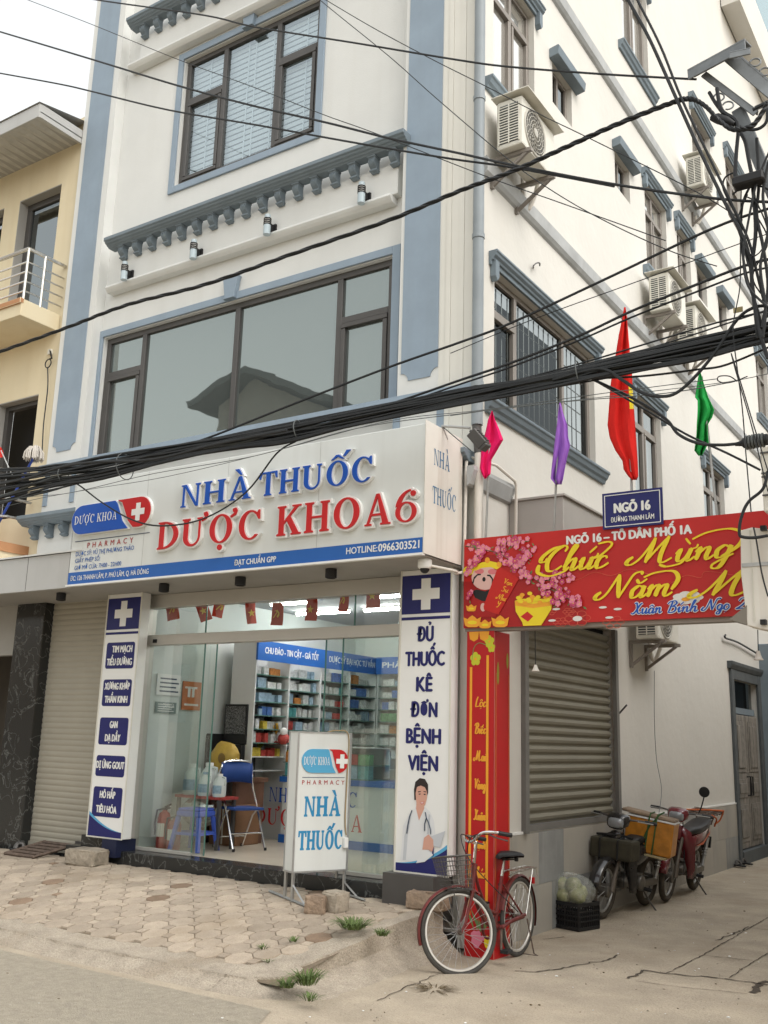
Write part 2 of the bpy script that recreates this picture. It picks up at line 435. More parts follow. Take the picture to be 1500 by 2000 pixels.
def arc(cx, cy, rx, ry, a0, a1, n=14):
    return [(cx+rx*math.cos(R(a0+(a1-a0)*i/n)), cy+ry*math.sin(R(a0+(a1-a0)*i/n))) for i in range(n+1)]
def band_poly(outer, inner): return outer+inner[::-1]
TH, TN, SH, SE = .19, .065, .05, .075
def _stem(x, T=TH, y0=0, y1=1, bot=True, top=True):
    b = [(x-SE, y0), (x+T+SE, y0), (x+T+SE, y0+SH), (x+T, y0+SH+.03)] if bot else [(x, y0), (x+T, y0)]
    t = [(x+T, y1-SH-.03), (x+T+SE, y1-SH), (x+T+SE, y1), (x-SE, y1), (x-SE, y1-SH), (x, y1-SH-.03)] if top else [(x+T, y1), (x, y1)]
    e = [(x, y0+SH+.03), (x-SE, y0+SH)] if bot else []
    return b+t+e
def _O(cx, rx, ry=.515, cy=.5, ti=.2, tn=.06):
    return [band_poly(arc(cx, cy, rx, ry, 90, 270), arc(cx, cy, rx-ti, ry-tn, 90, 270)), band_poly(arc(cx, cy, rx, ry, -90, 90), arc(cx, cy, rx-ti, ry-tn, -90, 90))]
def serif_glyph(ch):
    horn = dot = None; base = ch; marks = []
    D = {'À': ('A', ['grave']), 'Ố': ('O', ['circ', 'acute']), 'Ư': ('U', ['horn']), 'Ợ': ('O', ['horn', 'dot'])}
    if ch in D: base, marks = D[ch]
    P = []
    if base == 'N':
        w = .92; P = [_stem(.10, TN, top=False), [(.02, 1), (.24, 1), (.80, .0), (.70, 0), (.165, .92), (.02, .95)], _stem(.74, TN, bot=False)]
    elif base == 'H':
        w = 1.0; P = [_stem(.10), _stem(.70), [(.29, .46), (.70, .46), (.70, .53), (.29, .53)]]
    elif base == 'A':
        w = .98; P = [[(.06, .0), (.30, 0), (.30, .05), (.215, .06), (.49, .86), (.45, 1), (.13, .05), (.06, .05)], [(.47, 1.0), (.56, 1.0), (.90, .05), (.97, .05), (.97, 0), (.62, 0), (.62, .05), (.69, .06)], [(.25, .30), (.64, .30), (.615, .365), (.275, .365)]]
    elif base == 'T':
        w = .88; P = [_stem(.345, top=False), [(.02, 1), (.86, 1), (.88, .72), (.82, .72), (.76, .93), (.12, .93), (.06, .72), (0, .72)]]
    elif base == 'U':
        w = 1.0; P = [_stem(.10, y0=.33, bot=False), _stem(.76, TN, y0=.33, bot=False), band_poly(arc(.4625, .345, .3625, .36, 180, 360), arc(.5, .345, .25, .27, 180, 360)) if False else arc(.4625, .33, .3625, .345, 180, 360)+arc(.525, .33, .235, .27, 360, 180)]
    elif base == 'O':
        w = 1.04; P = _O(.52, .47)
    elif base == 'C':
        w = .95; P = [band_poly(arc(.50, .5, .45, .515, 48, 318, 20), arc(.53, .5, .28, .455, 52, 312, 20)), [(.83, 1.0), (.88, 1.0), (.89, .68), (.83, .68), (.74, .84), (.76, .89)]]
    elif base == 'D':
        w = 1.0; P = [_stem(.10), band_poly(arc(.29, .5, .66, .5, -90, 90), arc(.29, .5, .46, .435, -90, 90))]
    elif base == 'K':
        w = 1.0; P = [_stem(.10), [(.29, .36), (.29, .46), (.72, .94), (.62, .95), (.62, 1), (.97, 1), (.97, .95), (.86, .94), (.45, .53)], [(.40, .52), (.56, .62), (.90, .06), (.99, .05), (.99, 0), (.60, 0), (.60, .05), (.67, .06)]]
    elif base == '6':
        w = .84; P = _O(.42, .36, .32, .31, .15, .05)+[band_poly(arc(.62, .40, .56, .61, 95, 172, 12), arc(.62, .40, .39, .56, 95, 165, 12)), arc(.66, .87, .09, .09, 0, 330, 10)]
    elif base == ' ':
        return .42, []
    cx = w/2
    for k in marks:
        if k == 'grave': P.append([(.26, 1.33), (.44, 1.33), (.58, 1.07), (.50, 1.07)])
        if k == 'circ': P.append([(cx-.30, 1.06), (cx-.06, 1.25), (cx+.06, 1.25), (cx+.30, 1.06), (cx+.20, 1.06), (cx, 1.17), (cx-.20, 1.06)])
        if k == 'acute': P.append([(cx+.24, 1.16), (cx+.33, 1.16), (cx+.58, 1.38), (cx+.40, 1.40)])
        if k == 'horn': P.append([(w-.14, .90), (w-.10, .84), (w+.10, .93), (w+.15, 1.08), (w+.09, 1.18), (w-.05, 1.15), (w-.03, 1.05), (w+.03, 1.0)])
        if k == 'dot': P.append(arc(cx, -.16, .10, .10, 0, 324, 9))
    if 'horn' in marks: w += .10
    return w, P
def offset_poly(p, d):
    n = len(p); A = sum(p[i][0]*p[(i+1) % n][1]-p[(i+1) % n][0]*p[i][1] for i in range(n))
    sg = 1 if A > 0 else -1
    out = []
    for i in range(n):
        a, b, c = Vector(p[i-1]), Vector(p[i]), Vector(p[(i+1) % n])
        e1, e2 = (b-a), (c-b)
        if e1.length < 1e-7: e1 = e2
        if e2.length < 1e-7: e2 = e1
        e1 = e1.normalized(); e2 = e2.normalized()
        n1 = Vector((e1.y, -e1.x))*sg; n2 = Vector((e2.y, -e2.x))*sg
        m = n1+n2
        m = m/max(m.length_squared/2, .5) if m.length > .2 else n1
        out.append((b.x+m.x*d, b.y+m.y*d))
    return out
def serif_layout(body, gap=.10):
    x = 0; out = []
    for ch in body:
        w, P = serif_glyph(ch)
        out.append([[(a+x, b) for a, b in p] for p in P]); x += w+gap
    return out, x-gap
def serif(body, xf, u, v, w, cap, width, face, parent, name='letter', align='C', back=None, grow=.0, depth=.03, shear=0.0, flat=False, one=False, rise=0.0, fat=0.0):
    G, W = serif_layout(body)
    sx = width/W
    off = {'C': -width/2, 'L': 0}[align]
    res = []
    tot = MB(xf)
    for ch, P in zip(body, G):
        if not P: continue
        T = lambda p: [(u+off+(a+shear*b)*sx, v+b*cap+rise*(off+a*sx)) for a, b in p]
        mb = tot if one else MB(xf)
        for i, p in enumerate(P):
            q = T(p); e = .0006*i
            if fat: q = offset_poly(q, fat)
            if flat: mb.poly(q, w+e, 0)
            elif back is None: mb.prism(q, w, w+depth+e, 0)
            else:
                mb.prism(offset_poly(q, grow), w, w+depth+e, 1)
                mb.prism(q, w+depth+e+.0004, w+depth+.012+e, 0)
        if not one: res.append(mb.build(name, [face]+([back] if back else []), parent))
    if one: res.append(tot.build(name, [face]+([back] if back else []), parent))
    return res

# cursive lettering: skeleton strokes in units of the ascender height, drawn with a broad pen
def spline(P, n=6):
    P = [Vector(p) for p in P]; out = []
    for i in range(len(P)-1):
        a, b, c, d = P[max(i-1, 0)], P[i], P[i+1], P[min(i+2, len(P)-1)]
        for k in range(n):
            t = k/n
            out.append(.5*((2*b)+(c-a)*t+(2*a-5*b+4*c-d)*t*t+(3*b-a-3*c+d)*t**3))
    out.append(P[-1]); return out
XH = .46
_o = [(.36, .38), (.22, .47), (.06, .30), (.08, .06), (.24, .0), (.40, .16), (.38, .36), (.30, .45)]
CUR = {
 'h': (.52, [[(0, .12), (.16, .60), (.28, .95), (.20, 1.0), (.12, .7), (.06, 0)], [(.08, .18), (.22, .42), (.34, .44), (.34, .22), (.33, .03), (.42, .0), (.54, .14)]]),
 'u': (.56, [[(0, .28), (.10, .45), (.09, .15), (.16, .0), (.30, .10), (.40, .45), (.38, .08), (.46, 0), (.58, .14)]]),
 'c': (.44, [[(.36, .36), (.28, .46), (.12, .40), (.06, .18), (.14, .0), (.30, .04), (.46, .18)]]),
 'n': (.56, [[(0, .30), (.10, .46), (.10, .2), (.08, 0)], [(.09, .16), (.24, .42), (.36, .42), (.35, .12), (.42, 0), (.56, .14)]]),
 'm': (.82, [[(0, .30), (.09, .46), (.09, .2), (.07, 0)], [(.08, .18), (.22, .43), (.33, .42), (.32, .18), (.31, 0)], [(.32, .18), (.46, .43), (.58, .42), (.57, .12), (.66, 0), (.82, .14)]]),
 'g': (.52, [[(.36, .38), (.22, .47), (.06, .30), (.10, .06), (.24, .04), (.36, .24), (.40, .46), (.36, .0), (.26, -.34), (.08, -.36), (.06, -.22), (.28, -.04), (.54, .14)]]),
 'a': (.54, [[(.36, .38), (.22, .47), (.06, .28), (.10, .02), (.24, .02), (.36, .24), (.40, .46), (.38, .08), (.44, 0), (.56, .14)]]),
 'o': (.48, [_o]),
 'i': (.30, [[(0, .22), (.12, .46), (.10, .12), (.16, 0), (.30, .14)], [(.15, .62), (.17, .66)]]),
 'ie': (.46, [[(.04, .16), (.26, .30), (.26, .44), (.14, .44), (.06, .20), (.16, 0), (.30, .04), (.46, .18)]]),
 'r': (.36, [[(0, .2), (.12, .48), (.16, .42), (.26, .42), (.22, .1), (.36, .12)]]),
 't': (.32, [[(.02, .2), (.18, .85), (.10, .12), (.16, 0), (.32, .14)], [(.02, .52), (.28, .54)]]),
 's': (.36, [[(0, .1), (.20, .48), (.28, .14), (.14, 0), (.04, .06)]]),
 'p': (.5, [[(0, .25), (.12, .46), (.06, -.36)], [(.09, .2), (.24, .45), (.38, .30), (.30, .04), (.12, .02)]]),
 'C': (.78, [[(.66, .78), (.70, .94), (.56, 1.02), (.30, .80), (.16, .42), (.26, .06), (.50, .02), (.72, .20)], [(.56, 1.02), (.22, .94), (-.06, .66), (-.10, .44), (.06, .42), (.10, .56)]]),
 'M': (1.28, [[(.02, .30), (-.10, .18), (-.12, .04), (.04, .0), (.24, .22), (.40, .62), (.50, 1.0)], [(.50, 1.0), (.48, .5), (.44, .04)], [(.44, .04), (.64, .50), (.90, 1.02)], [(.90, 1.02), (.84, .5), (.86, .10), (.98, .0), (1.20, .16)]]),
 'N': (1.0, [[(.02, .30), (-.10, .18), (-.12, .04), (.04, .0), (.22, .22), (.34, .62), (.44, 1.0)], [(.44, 1.0), (.54, .5), (.66, .02)], [(.66, .02), (.80, .55), (.92, .95), (1.10, 1.04), (1.22, .94)]]),
 'X': (.74, [[(.10, .90), (.26, .98), (.36, .60), (.46, .12), (.62, .02), (.72, .14)], [(.74, .94), (.56, .80), (.26, .16), (.06, .0), (-.04, .1)]]),
 'B': (.72, [[(.30, 1.0), (.22, .5), (.14, .0)], [(-.02, .74), (.12, .96), (.44, 1.02), (.58, .82), (.40, .58), (.26, .54)], [(.28, .54), (.56, .46), (.56, .12), (.30, -.02), (.08, .04)]]),
 'V': (.66, [[(.02, .86), (.16, .98), (.24, .6), (.28, .04)], [(.28, .04), (.46, .5), (.58, .92), (.74, .96)]]),
 'S': (.62, [[(.56, .84), (.46, 1.0), (.24, .90), (.24, .68), (.46, .40), (.40, .06), (.14, .0), (.02, .16)]]),
 'Y': (.66, [[(.02, .9), (.14, .98), (.20, .6), (.34, .5), (.56, .96)], [(.58, .98), (.46, .4), (.30, -.1), (.08, -.12)]]),
 'L': (.62, [[(.34, 1.0), (.20, .6), (.14, .06), (.26, .0), (.58, .06)]]),
 'H': (.86, [[(.20, 1.0), (.14, .5), (.10, .0)], [(.72, 1.0), (.62, .5), (.64, .06), (.80, .06)], [(.02, .46), (.4, .56), (.78, .5)]]),
 'P': (.62, [[(.26, .98), (.20, .5), (.14, .0)], [(.02, .74), (.18, .98), (.46, 1.0), (.56, .78), (.40, .52), (.22, .50)]]),
 '2': (.56, [[(.06, .72), (.16, .98), (.40, .96), (.42, .68), (.22, .26), (.04, .04), (.26, .08), (.54, .02)]]),
 ' ': (.36, []),
}
ACC = {'ư': ('u', 'h'), 'ứ': ('u', 'ha'), 'ừ': ('u', 'hg'), 'ự': ('u', 'hd'), 'ă': ('a', 'b'), 'â': ('a', 'c'), 'í': ('i', 'a'), 'ọ': ('o', 'd'), 'ộ': ('o', 'cd'), 'ạ': ('a', 'd'), 'à': ('a', 'g'), 'ế': ('ie', 'ca'), 'ú': ('u', 'a'), 'Ý': ('Y', 'a'), 'e': ('ie', ''), 'b': ('h', '')}
def cursive_strokes(body):
    x = 0; out = []
    for ch in body:
        base, acc = ACC.get(ch, (ch, ''))
        w, S = CUR[base]
        top = 1.05 if base.isupper() else .52
        cx = x+w*.42
        for s_ in S:
            if base == 'i' and acc and len(s_) == 2: continue
            out.append(([(a+x, b) for a, b in s_], 1.0))
        if 'h' in acc: out.append(([(x+w-.14, .44), (x+w-.02, .48), (x+w, .60)], .8))
        if 'a' in acc: out.append(([(cx+.02, top+.12), (cx+.20, top+.36)], 1.0))
        if 'g' in acc: out.append(([(cx+.10, top+.10), (cx-.10, top+.34)], 1.0))
        if 'c' in acc: out.append(([(cx-.16, top+.04), (cx, top+.20), (cx+.16, top+.04)], .8))
        if 'b' in acc: out.append(([(cx-.16, top+.22), (cx, top+.06), (cx+.18, top+.22)], .9))
        if 'd' in acc: out.append(([(cx, -.16), (cx+.03, -.20)], 1.6))
        x += w
    return out, x
def cursive(name, body, xf, u, v, w, cap, width, material, parent, thick=.15, thin=.035, shear=.28, align='L', extra=(), rot=0.0, depth=0.0, grow=0.0):
    S, W = cursive_strokes(body)
    sx = width/W; off = -width/2 if align == 'C' else 0
    mb = MB(xf); e = 0.0
    cr, sr = math.cos(rot), math.sin(rot)
    for P, k in list(S)+[(q, 1.0) for q in extra]:
        Q = spline(P, 7)
        Q = [Vector(((p.x+shear*p.y)*sx, p.y*cap)) for p in Q]
        L, Rr = [], []
        n = len(Q)
        for i in range(n):
            t = Q[min(i+1, n-1)]-Q[max(i-1, 0)]
            t = t.normalized() if t.length > 1e-9 else Vector((1, 0))
            dn = max(0.0, -t.y)*.75+max(0.0, t.y)*.25
            wd = (thin+(thick-thin)*dn*min(1, .35+min(i, n-1-i)/5))*cap*k*.5+grow
            nn = Vector((-t.y, t.x))*wd
            L.append(Q[i]+nn); Rr.append(Q[i]-nn)
        T = lambda q: (u+(q.x+off)*cr-q.y*sr, v+(q.x+off)*sr+q.y*cr)
        for i in range(n-1):
            e += .000012
            a, b, c, d = T(L[i]), T(L[i+1]), T(Rr[i+1]), T(Rr[i])
            mb.face([(*a, w+e), (*b, w+e), (*c, w+e), (*d, w+e)])
        e += .0003
    return mb.build(name, [material], parent)
def star_pts(cx, cy, r, n=5, k=.4, a0=90):
    return [(cx+(r if i % 2 == 0 else r*k)*math.cos(R(a0+i*180/n)), cy+(r if i % 2 == 0 else r*k)*math.sin(R(a0+i*180/n))) for i in range(2*n)]
# ------------------------------------------------------------------ ground, road, pavement
def zs(y):                                # pavement height falls from the shop step to the kerb
    return .335-.081*max(0.0, 7.75-y)**1.6
mb = MB()
def gz(x, y):
    h = -.04*min(1, max(0, (-x-2.2)/1.8))*min(1, max(0, (y-7)/1.5))
    return h
xs_ = [-400, -120, -40, -16, -11, -8, -6, -5, -4.6, -4.2, -3.9, -3.4, -2.8, -2.2, -1.5, -.5, 1, 4, 20, 100, 400]
ys_ = [-400, -100, -30, -8, 0, 3, 5, 6, 6.6, 7, 7.5, 8, 8.6, 9.5, 11, 13, 16, 19, 24, 40, 120, 400]
for a, b in zip(xs_, xs_[1:]):
    for c, d in zip(ys_, ys_[1:]):
        mb.face([(a, c, gz(a, c)-.002), (b, c, gz(b, c)-.002), (b, d, gz(b, d)-.002), (a, d, gz(a, d)-.002)], 0, True)
M['ground'] = mat('alley_concrete', (.43, .365, .28), .9, var=.2, vscale=2.2, bump=.8, bscale=45, col2=(.31, .25, .18), c2scale=.7, c2lo=.5, c2hi=.75, speck=.22, spscale=110)
M['asphalt'] = mat('dusty_asphalt', (.43, .38, .30), .9, var=.16, vscale=14, bump=1.0, bscale=130, col2=(.47, .41, .32), c2scale=.5, speck=.3, spscale=160)
ground = struct(mb.build('ground', M['ground'], weld=True))
mb = MB()
mb.mesh([(-60, 1.0, .004), (-3.6, 3.9, .004), (-4.3, 5.33, .004), (-60, 5.50, .004)], [(0, 1, 2, 3)])
mb.mesh([(-60, -6, .004), (60, -6, .004), (60, 3.0, .004), (-3.6, 3.9, .004), (-60, 1.0, .004)], [(0, 1, 2, 3, 4)])
struct(mb.build('road', M['asphalt']))
# slab edge of the pavement on the right, running from the corner pillar to the kerb
RE = [(-4.36, 7.72), (-4.38, 7.3), (-4.44, 6.9), (-4.40, 6.3), (-4.42, 5.80)]
def redge(y):
    for (xa, ya), (xb, yb) in zip(RE, RE[1:]):
        if yb <= y <= ya: return xb+(xa-xb)*(y-yb)/(ya-yb)
    return RE[-1][0] if y < 5.8 else RE[0][0]
KY = 5.66
def slabw(y): return .12+.30*min(1, max(0, (6.75-y)/.8))
mb = MB()
N = 14
rows = [KY+(7.80-KY)*i/N for i in range(N+1)]
for a, b in zip(rows, rows[1:]):
    for x0, x1 in ((-16, -12), (-12, -9), (-9, -7), (-7, -5.4), (-5.4, None)):
        xa, xb = (x1, x1) if x1 is not None else (redge(a)-.08, redge(b)-.08)
        mb.face([(x0, a, zs(a)-.012), (xa, a, zs(a)-.012), (xb, b, zs(b)-.012), (x0, b, zs(b)-.012)], 0, True)
struct(mb.build('pavement_bed', M['sand'], weld=True))
# octagonal pavers with small squares between, each a slightly tilted stone
mb = MB(); rg = random.Random(3)
p = .205; hd = p/math.sqrt(2); c8 = .29
def paver(cx, cy, pts, g):
    z = zs(cy); tx, ty = rg.gauss(0, .007), rg.gauss(0, .007); dz = rg.gauss(0, .0014)
    q = [(cx+a*g, cy+b*g) for a, b in pts]
    top = [(a, b, zs(b)+dz+tx*(a-cx)+ty*(b-cy)) for a, b in q]
    n = len(q); mid = [((a-cx)*1.03+cx, (b-cy)*1.03+cy, c-.006) for a, b, c in top]; bot = [(a, b, c-.03) for a, b, c in mid]
    V = top+mid+bot
    F = [tuple(range(n))]+[(i, (i+1) % n, n+(i+1) % n, n+i) for i in range(n)]+[(n+i, n+(i+1) % n, 2*n+(i+1) % n, 2*n+i) for i in range(n)]
    mb.mesh(V, F, 1 if rg.random() < .035 else 0)
rot = R(45)
def rotp(P): return [(a*math.cos(rot)-b*math.sin(rot), a*math.sin(rot)+b*math.cos(rot)) for a, b in P]
h = p/2; k = p*c8
octo = rotp([(-h+k, -h), (h-k, -h), (h, -h+k), (h, h-k), (h-k, h), (-h+k, h), (-h, h-k), (-h, -h+k)])
sq = rotp([(0, -k), (k, 0), (0, k), (-k, 0)])
for i in range(-70, 70):
    for j in range(-70, 70):
        cx, cy = (i*p*math.cos(rot)-j*p*math.sin(rot))-8.0, (i*p*math.sin(rot)+j*p*math.cos(rot))+6.5
        if -13.5 < cx < redge(cy)-slabw(cy)-.05 and KY+.13 < cy < 7.72: paver(cx, cy, octo, .95)
        sx_, sy_ = (( (i+.5)*p*math.cos(rot)-(j+.5)*p*math.sin(rot))-8.0, ((i+.5)*p*math.sin(rot)+(j+.5)*p*math.cos(rot))+6.5)
        if -13.5 < sx_ < redge(sy_)-slabw(sy_)-.05 and KY+.13 < sy_ < 7.72: paver(sx_, sy_, sq, .85)
struct(mb.build('pavement', [M['paver'], M['paver2']]))
# kerb: rough cast concrete, chipped, turning the corner into the ramp beside the alley
rg = random.Random(5)
def ramp_out(y): return redge(y)+.34-.09*(y-5.6)
IN, OUT = [], []
x = -16.0
while x < -4.95:
    IN.append((x, KY+.20+.02*math.sin(x*3.1), 0)); OUT.append((x, 5.43+.03*math.sin(x*1.3), 0)); x += .06
NC = len(IN)
for i in range(13):                                        # corner
    a_ = R(-90+90*i/12); IN.append((-4.98+.10*math.cos(a_), KY+.30+.10*math.sin(a_), 0)); OUT.append((-4.98+.92*max(0, math.cos(a_))**.8, KY+.24+.47*math.sin(a_), 0))
y = KY+.30
def slab(y): return .12+.30*min(1, max(0, (6.75-y)/.8))
while y < 7.74:
    IN.append((redge(y)-slab(y)-.10, y, 0)); OUT.append((ramp_out(y), y, 0)); y += .06
mb = MB()
def kz(q, t, i):
    f_ = i/len(IN); late = min(1, max(0, (i-NC-3)/9))
    top = zs(max(q.y, 5.68))
    sharp = .55 if not late else .46
    if t < sharp: return top-.007*max(0, 1-t/.3)+.003*math.sin(t*5)+rg.gauss(0, .0012)
    k = (t-sharp)/(1-sharp)
    lip = top*.55*late+.012*(1-late)                           # a clear step on the alley side
    h_ = (top-lip)*(1-k)**(1.2 if late else .9)-.02*k
    return h_+rg.gauss(0, .004)*(1-k)
TS = [0, .12, .25, .38, .455, .463, .54, .556, .60, .66, .72, .80, .88, .95, 1.0]
V = []
for i, (a_, b_) in enumerate(zip(IN, OUT)):
    wob = .012*math.sin(i*.4)+rg.gauss(0, .004)
    for t in TS:
        tt = t+(wob if .4 < t < .7 else 0)
        q = Vector(a_).lerp(Vector(b_), tt); q.x += rg.gauss(0, .003); q.y += rg.gauss(0, .003)
        V.append((q.x, q.y, kz(q, t, i)))
n = len(TS)
mb.mesh(V, [(i*n+j, (i+1)*n+j, (i+1)*n+j+1, i*n+j+1) for i in range(len(IN)-1) for j in range(n-1)], 0, True)
o = mb.build('kerb', M['concrete'], sharp=50); struct(o)
# cracks and joints in the alley floor, as thin sunken-looking dirt seams
M['crack'] = mat('crack_dirt', (.075, .06, .045), .95)
M['patch'] = mat('concrete_patch', (.23, .185, .13), .9, var=.2, vscale=6, bump=.7, bscale=50)
mb = MB()
def crack(P, w0, z=.0035, jit=.012, seed=1):
    r2 = random.Random(seed)
    Q = []
    for a, b in zip(P, P[1:]):
        a, b = Vector(a), Vector(b); n = max(2, int((b-a).length/.05))
        Q += [a.lerp(b, i/n)+Vector((r2.gauss(0, jit), r2.gauss(0, jit))) for i in range(n)]
    Q.append(Vector(P[-1]))
    for i in range(len(Q)-1):
        t = (Q[i+1]-Q[i]).normalized(); nn = Vector((-t.y, t.x)); wa = w0*(.4+.6*r2.random()); 
        mb.face([(*(Q[i]+nn*wa), z+gz(*Q[i])), (*(Q[i]-nn*wa), z+gz(*Q[i])), (*(Q[i+1]-nn*wa*.8), z+gz(*Q[i+1])), (*(Q[i+1]+nn*wa*.8), z+gz(*Q[i+1]))])
def G2(px, py): q = on_z(px, py, 0); return (q.x, q.y)
crack([G2(1000, 1893), G2(1050, 1896), G2(1085, 1890), G2(1160, 1876), G2(1195, 1868), G2(1205, 1860)], .011, seed=2)
crack([G2(1225, 1910), G2(1260, 1892), G2(1290, 1898), G2(1400, 1910), G2(1500, 1924)], .014, seed=3)
crack([G2(1300, 1900), G2(1375, 1862), G2(1465, 1810), G2(1500, 1790)], .007, jit=.005, seed=4)
crack([G2(1465, 1810), G2(1500, 1815)], .006, jit=.004, seed=5)
crack([G2(1372, 1864), G2(1470, 1876)], .007, jit=.004, seed=6)
crack([G2(1425, 1910), G2(1470, 1880), G2(1500, 1862)], .006, jit=.005, seed=7)
crack([G2(1240, 1915), G2(1330, 1928), G2(1460, 1942)], .005, jit=.004, seed=8)
crack([G2(1470, 1940), G2(1485, 1920), G2(1500, 1917)], .035, jit=.01, seed=9)
crack([G2(740, 1955), G2(800, 1925), G2(860, 1902)], .007, seed=10)
crack([G2(800, 1918), G2(850, 1925)], .005, seed=11)
crack([G2(1400, 1835), G2(1420, 1826), G2(1462, 1808)], .012, seed=12)
crack([G2(1100, 1822), G2(1060, 1826)], .010, seed=13)
struct(mb.build('ground_cracks', M['crack']))

# ------------------------------------------------------------------ townhouse above the pharmacy
YF, YC, XS = 7.90, 8.05, -4.22
F_, FC, S_ = MF(YF), MF(YC), MS(XS)
town = thing('townhouse', 'white corner townhouse with blue-grey trim standing above the pharmacy sign', 'building', (-7.4, 8.0, 0))
town.location = (0, 0, 0)
TOP = 17.0
W2 = (-9.86, -5.34, 5.02, 6.76); W3 = (-8.78, -6.50, 8.66, 10.54)
mb = MB(FC)
mb.wall(-10.02, -5.06, 3.26, TOP, [W2, W3], .16)
mb.build('front_wall', M['wall'], town)
for (u0, u1, b0, b1) in ((-10.585, -9.93, -10.485, -10.045), (-5.14, -4.66, -5.095, -4.665)):
    mb = MB(F_); mb.box(u0, u1, 3.26, TOP, 0, -.16, 0)
    mb.build('pilaster', M['wall'], town)
    n = .085; z0 = 5.23
    P = [(b0, z0+.10)]+arc(b0, z0, n, n, 90, 0, 5)[1:]
    P = [(b0, TOP), (b0, z0+n)]+arc(b0, z0, n, n, 90, 0, 6)+arc(b1, z0, n, n, 180, 90, 6)+[(b1, z0+n), (b1, TOP)]
    Q = []
    for q in P:
        if not Q or (Vector(q)-Vector(Q[-1])).length > 1e-4: Q.append(q)
    mb = MB(F_); mb.prism(Q, .002, .010); mb.build('blue_panel', M['blue'], town)
    mb = MB(F_)
    mb.box(b0-.08, b0, 4.52, 4.96, .002, .014); mb.build('blue_border', M['blue'], town)
    mb = MB(F_); mb.box(b1, b1+.08, 4.52, 4.96, .002, .014); mb.build('blue_border', M['blue'], town)
mb = MB(F_)                                # stepped cream mouldings at the corner
for i, (a, b, w_) in enumerate(((-4.66, -4.585, .0), (-4.585, -4.53, .010), (-4.53, -4.44, .004), (-4.44, -4.38, .012), (-4.38, -4.30, .006), (-4.30, -4.222, .014))):
    mb.box(a+.001, b-.001, 0.0 if i > 3 else 3.3, TOP, w_, -.2)
mb.build('corner_moulding', M['cream'], town)
mb = MB(F_); mb.box(-10.62, -4.18, 4.97, 5.05, .09, -.02); mb.box(-10.60, -4.20, 4.93, 4.97, .05, -.02)
mb.build('sill_ledge', M['blue'], town)
# alley wall
HA = (8.24, 10.93, 4.96, 6.40); HB = (8.20, 9.24, 8.50, 10.12); HC = (12.36, 13.55, 11.80, 13.6); HD = (13.14, 14.16, 8.55, 10.02); HE = (14.72, 15.46, 8.60, 10.08)
HF_ = (15.92, 17.15, 11.9, 13.05); HG = (12.34, 13.50, 4.90, 6.42); HH = (15.62, 16.90, 4.75, 6.28); HI = (19.95, 21.0, 8.33, 9.75)
H1 = (9.76, 10.36, 9.28, 9.84); H2 = (11.88, 12.48, 9.28, 9.82); H3 = (15.82, 16.42, 9.26, 9.84); H4 = (17.16, 17.74, 9.22, 9.82)
SHU = (8.86, 11.36, .90, 3.06); DR = (16.74, 18.42, .06, 2.86); HJ = (18.3, 19.5, 12.0, 13.4)
HK = (8.20, 9.24, 11.9, 13.5)
mb = MB(S_)
mb.wall(7.93, 26, -.2, TOP+6, [HA, HB, HC, HD, HE, HF_, HG, HH, HI, H1, H2, H3, H4, SHU, DR, HJ, HK], .14)
mb.build('side_wall', M['swall'], town)
mb = MB(S_)
mb.profile_u([(7.32, 0), (7.52, 0), (7.535, .05), (7.50, .075), (7.37, .06), (7.335, .03)], 7.96, 26); 
mb.profile_u([(10.72, 0), (10.92, 0), (10.935, .05), (10.90, .075), (10.77, .06), (10.735, .03)], 7.96, 26)
mb.build('string_course', M['band'], town)
mb = MB(S_)
mb.profile_u([(4.00, 0), (4.19, 0), (4.19, .07), (4.15, .075), (4.02, .03)], 7.70, 8.566)
mb.build('string_course', M['band'], town)
# stone dado along the alley
mb = MB(S_); rg = random.Random(11)
y = 7.98; k = 0
while y < 16.66:
    wd = rg.choice([.52, .8, .8, .6]); e = min(y+wd, 16.68)
    if e-y > .05:
        mb.box(y+.0015, e-.0015, .40+.0, .875, .002, .018, 1 if k in (2, 9) else 0)
    y = e; k += 1
y = 7.98
while y < 16.66:
    wd = rg.choice([.9, .7, .8]); e = min(y+wd, 16.68)
    if e-y > .05: mb.box(y+.0015, e-.0015, -.12, .397, .002, .018, 1 if rg.random() < .1 else 0)
    y = e
mb.build('stone_dado', [M['dado'], M['bmarble']], town)
mb = MB(S_); mb.box(8.02, 8.85, .878, .90, 0, .022); mb.box(11.38, 16.70, .878, .90, 0, .022); mb.build('dado_cap', M['white'], town)

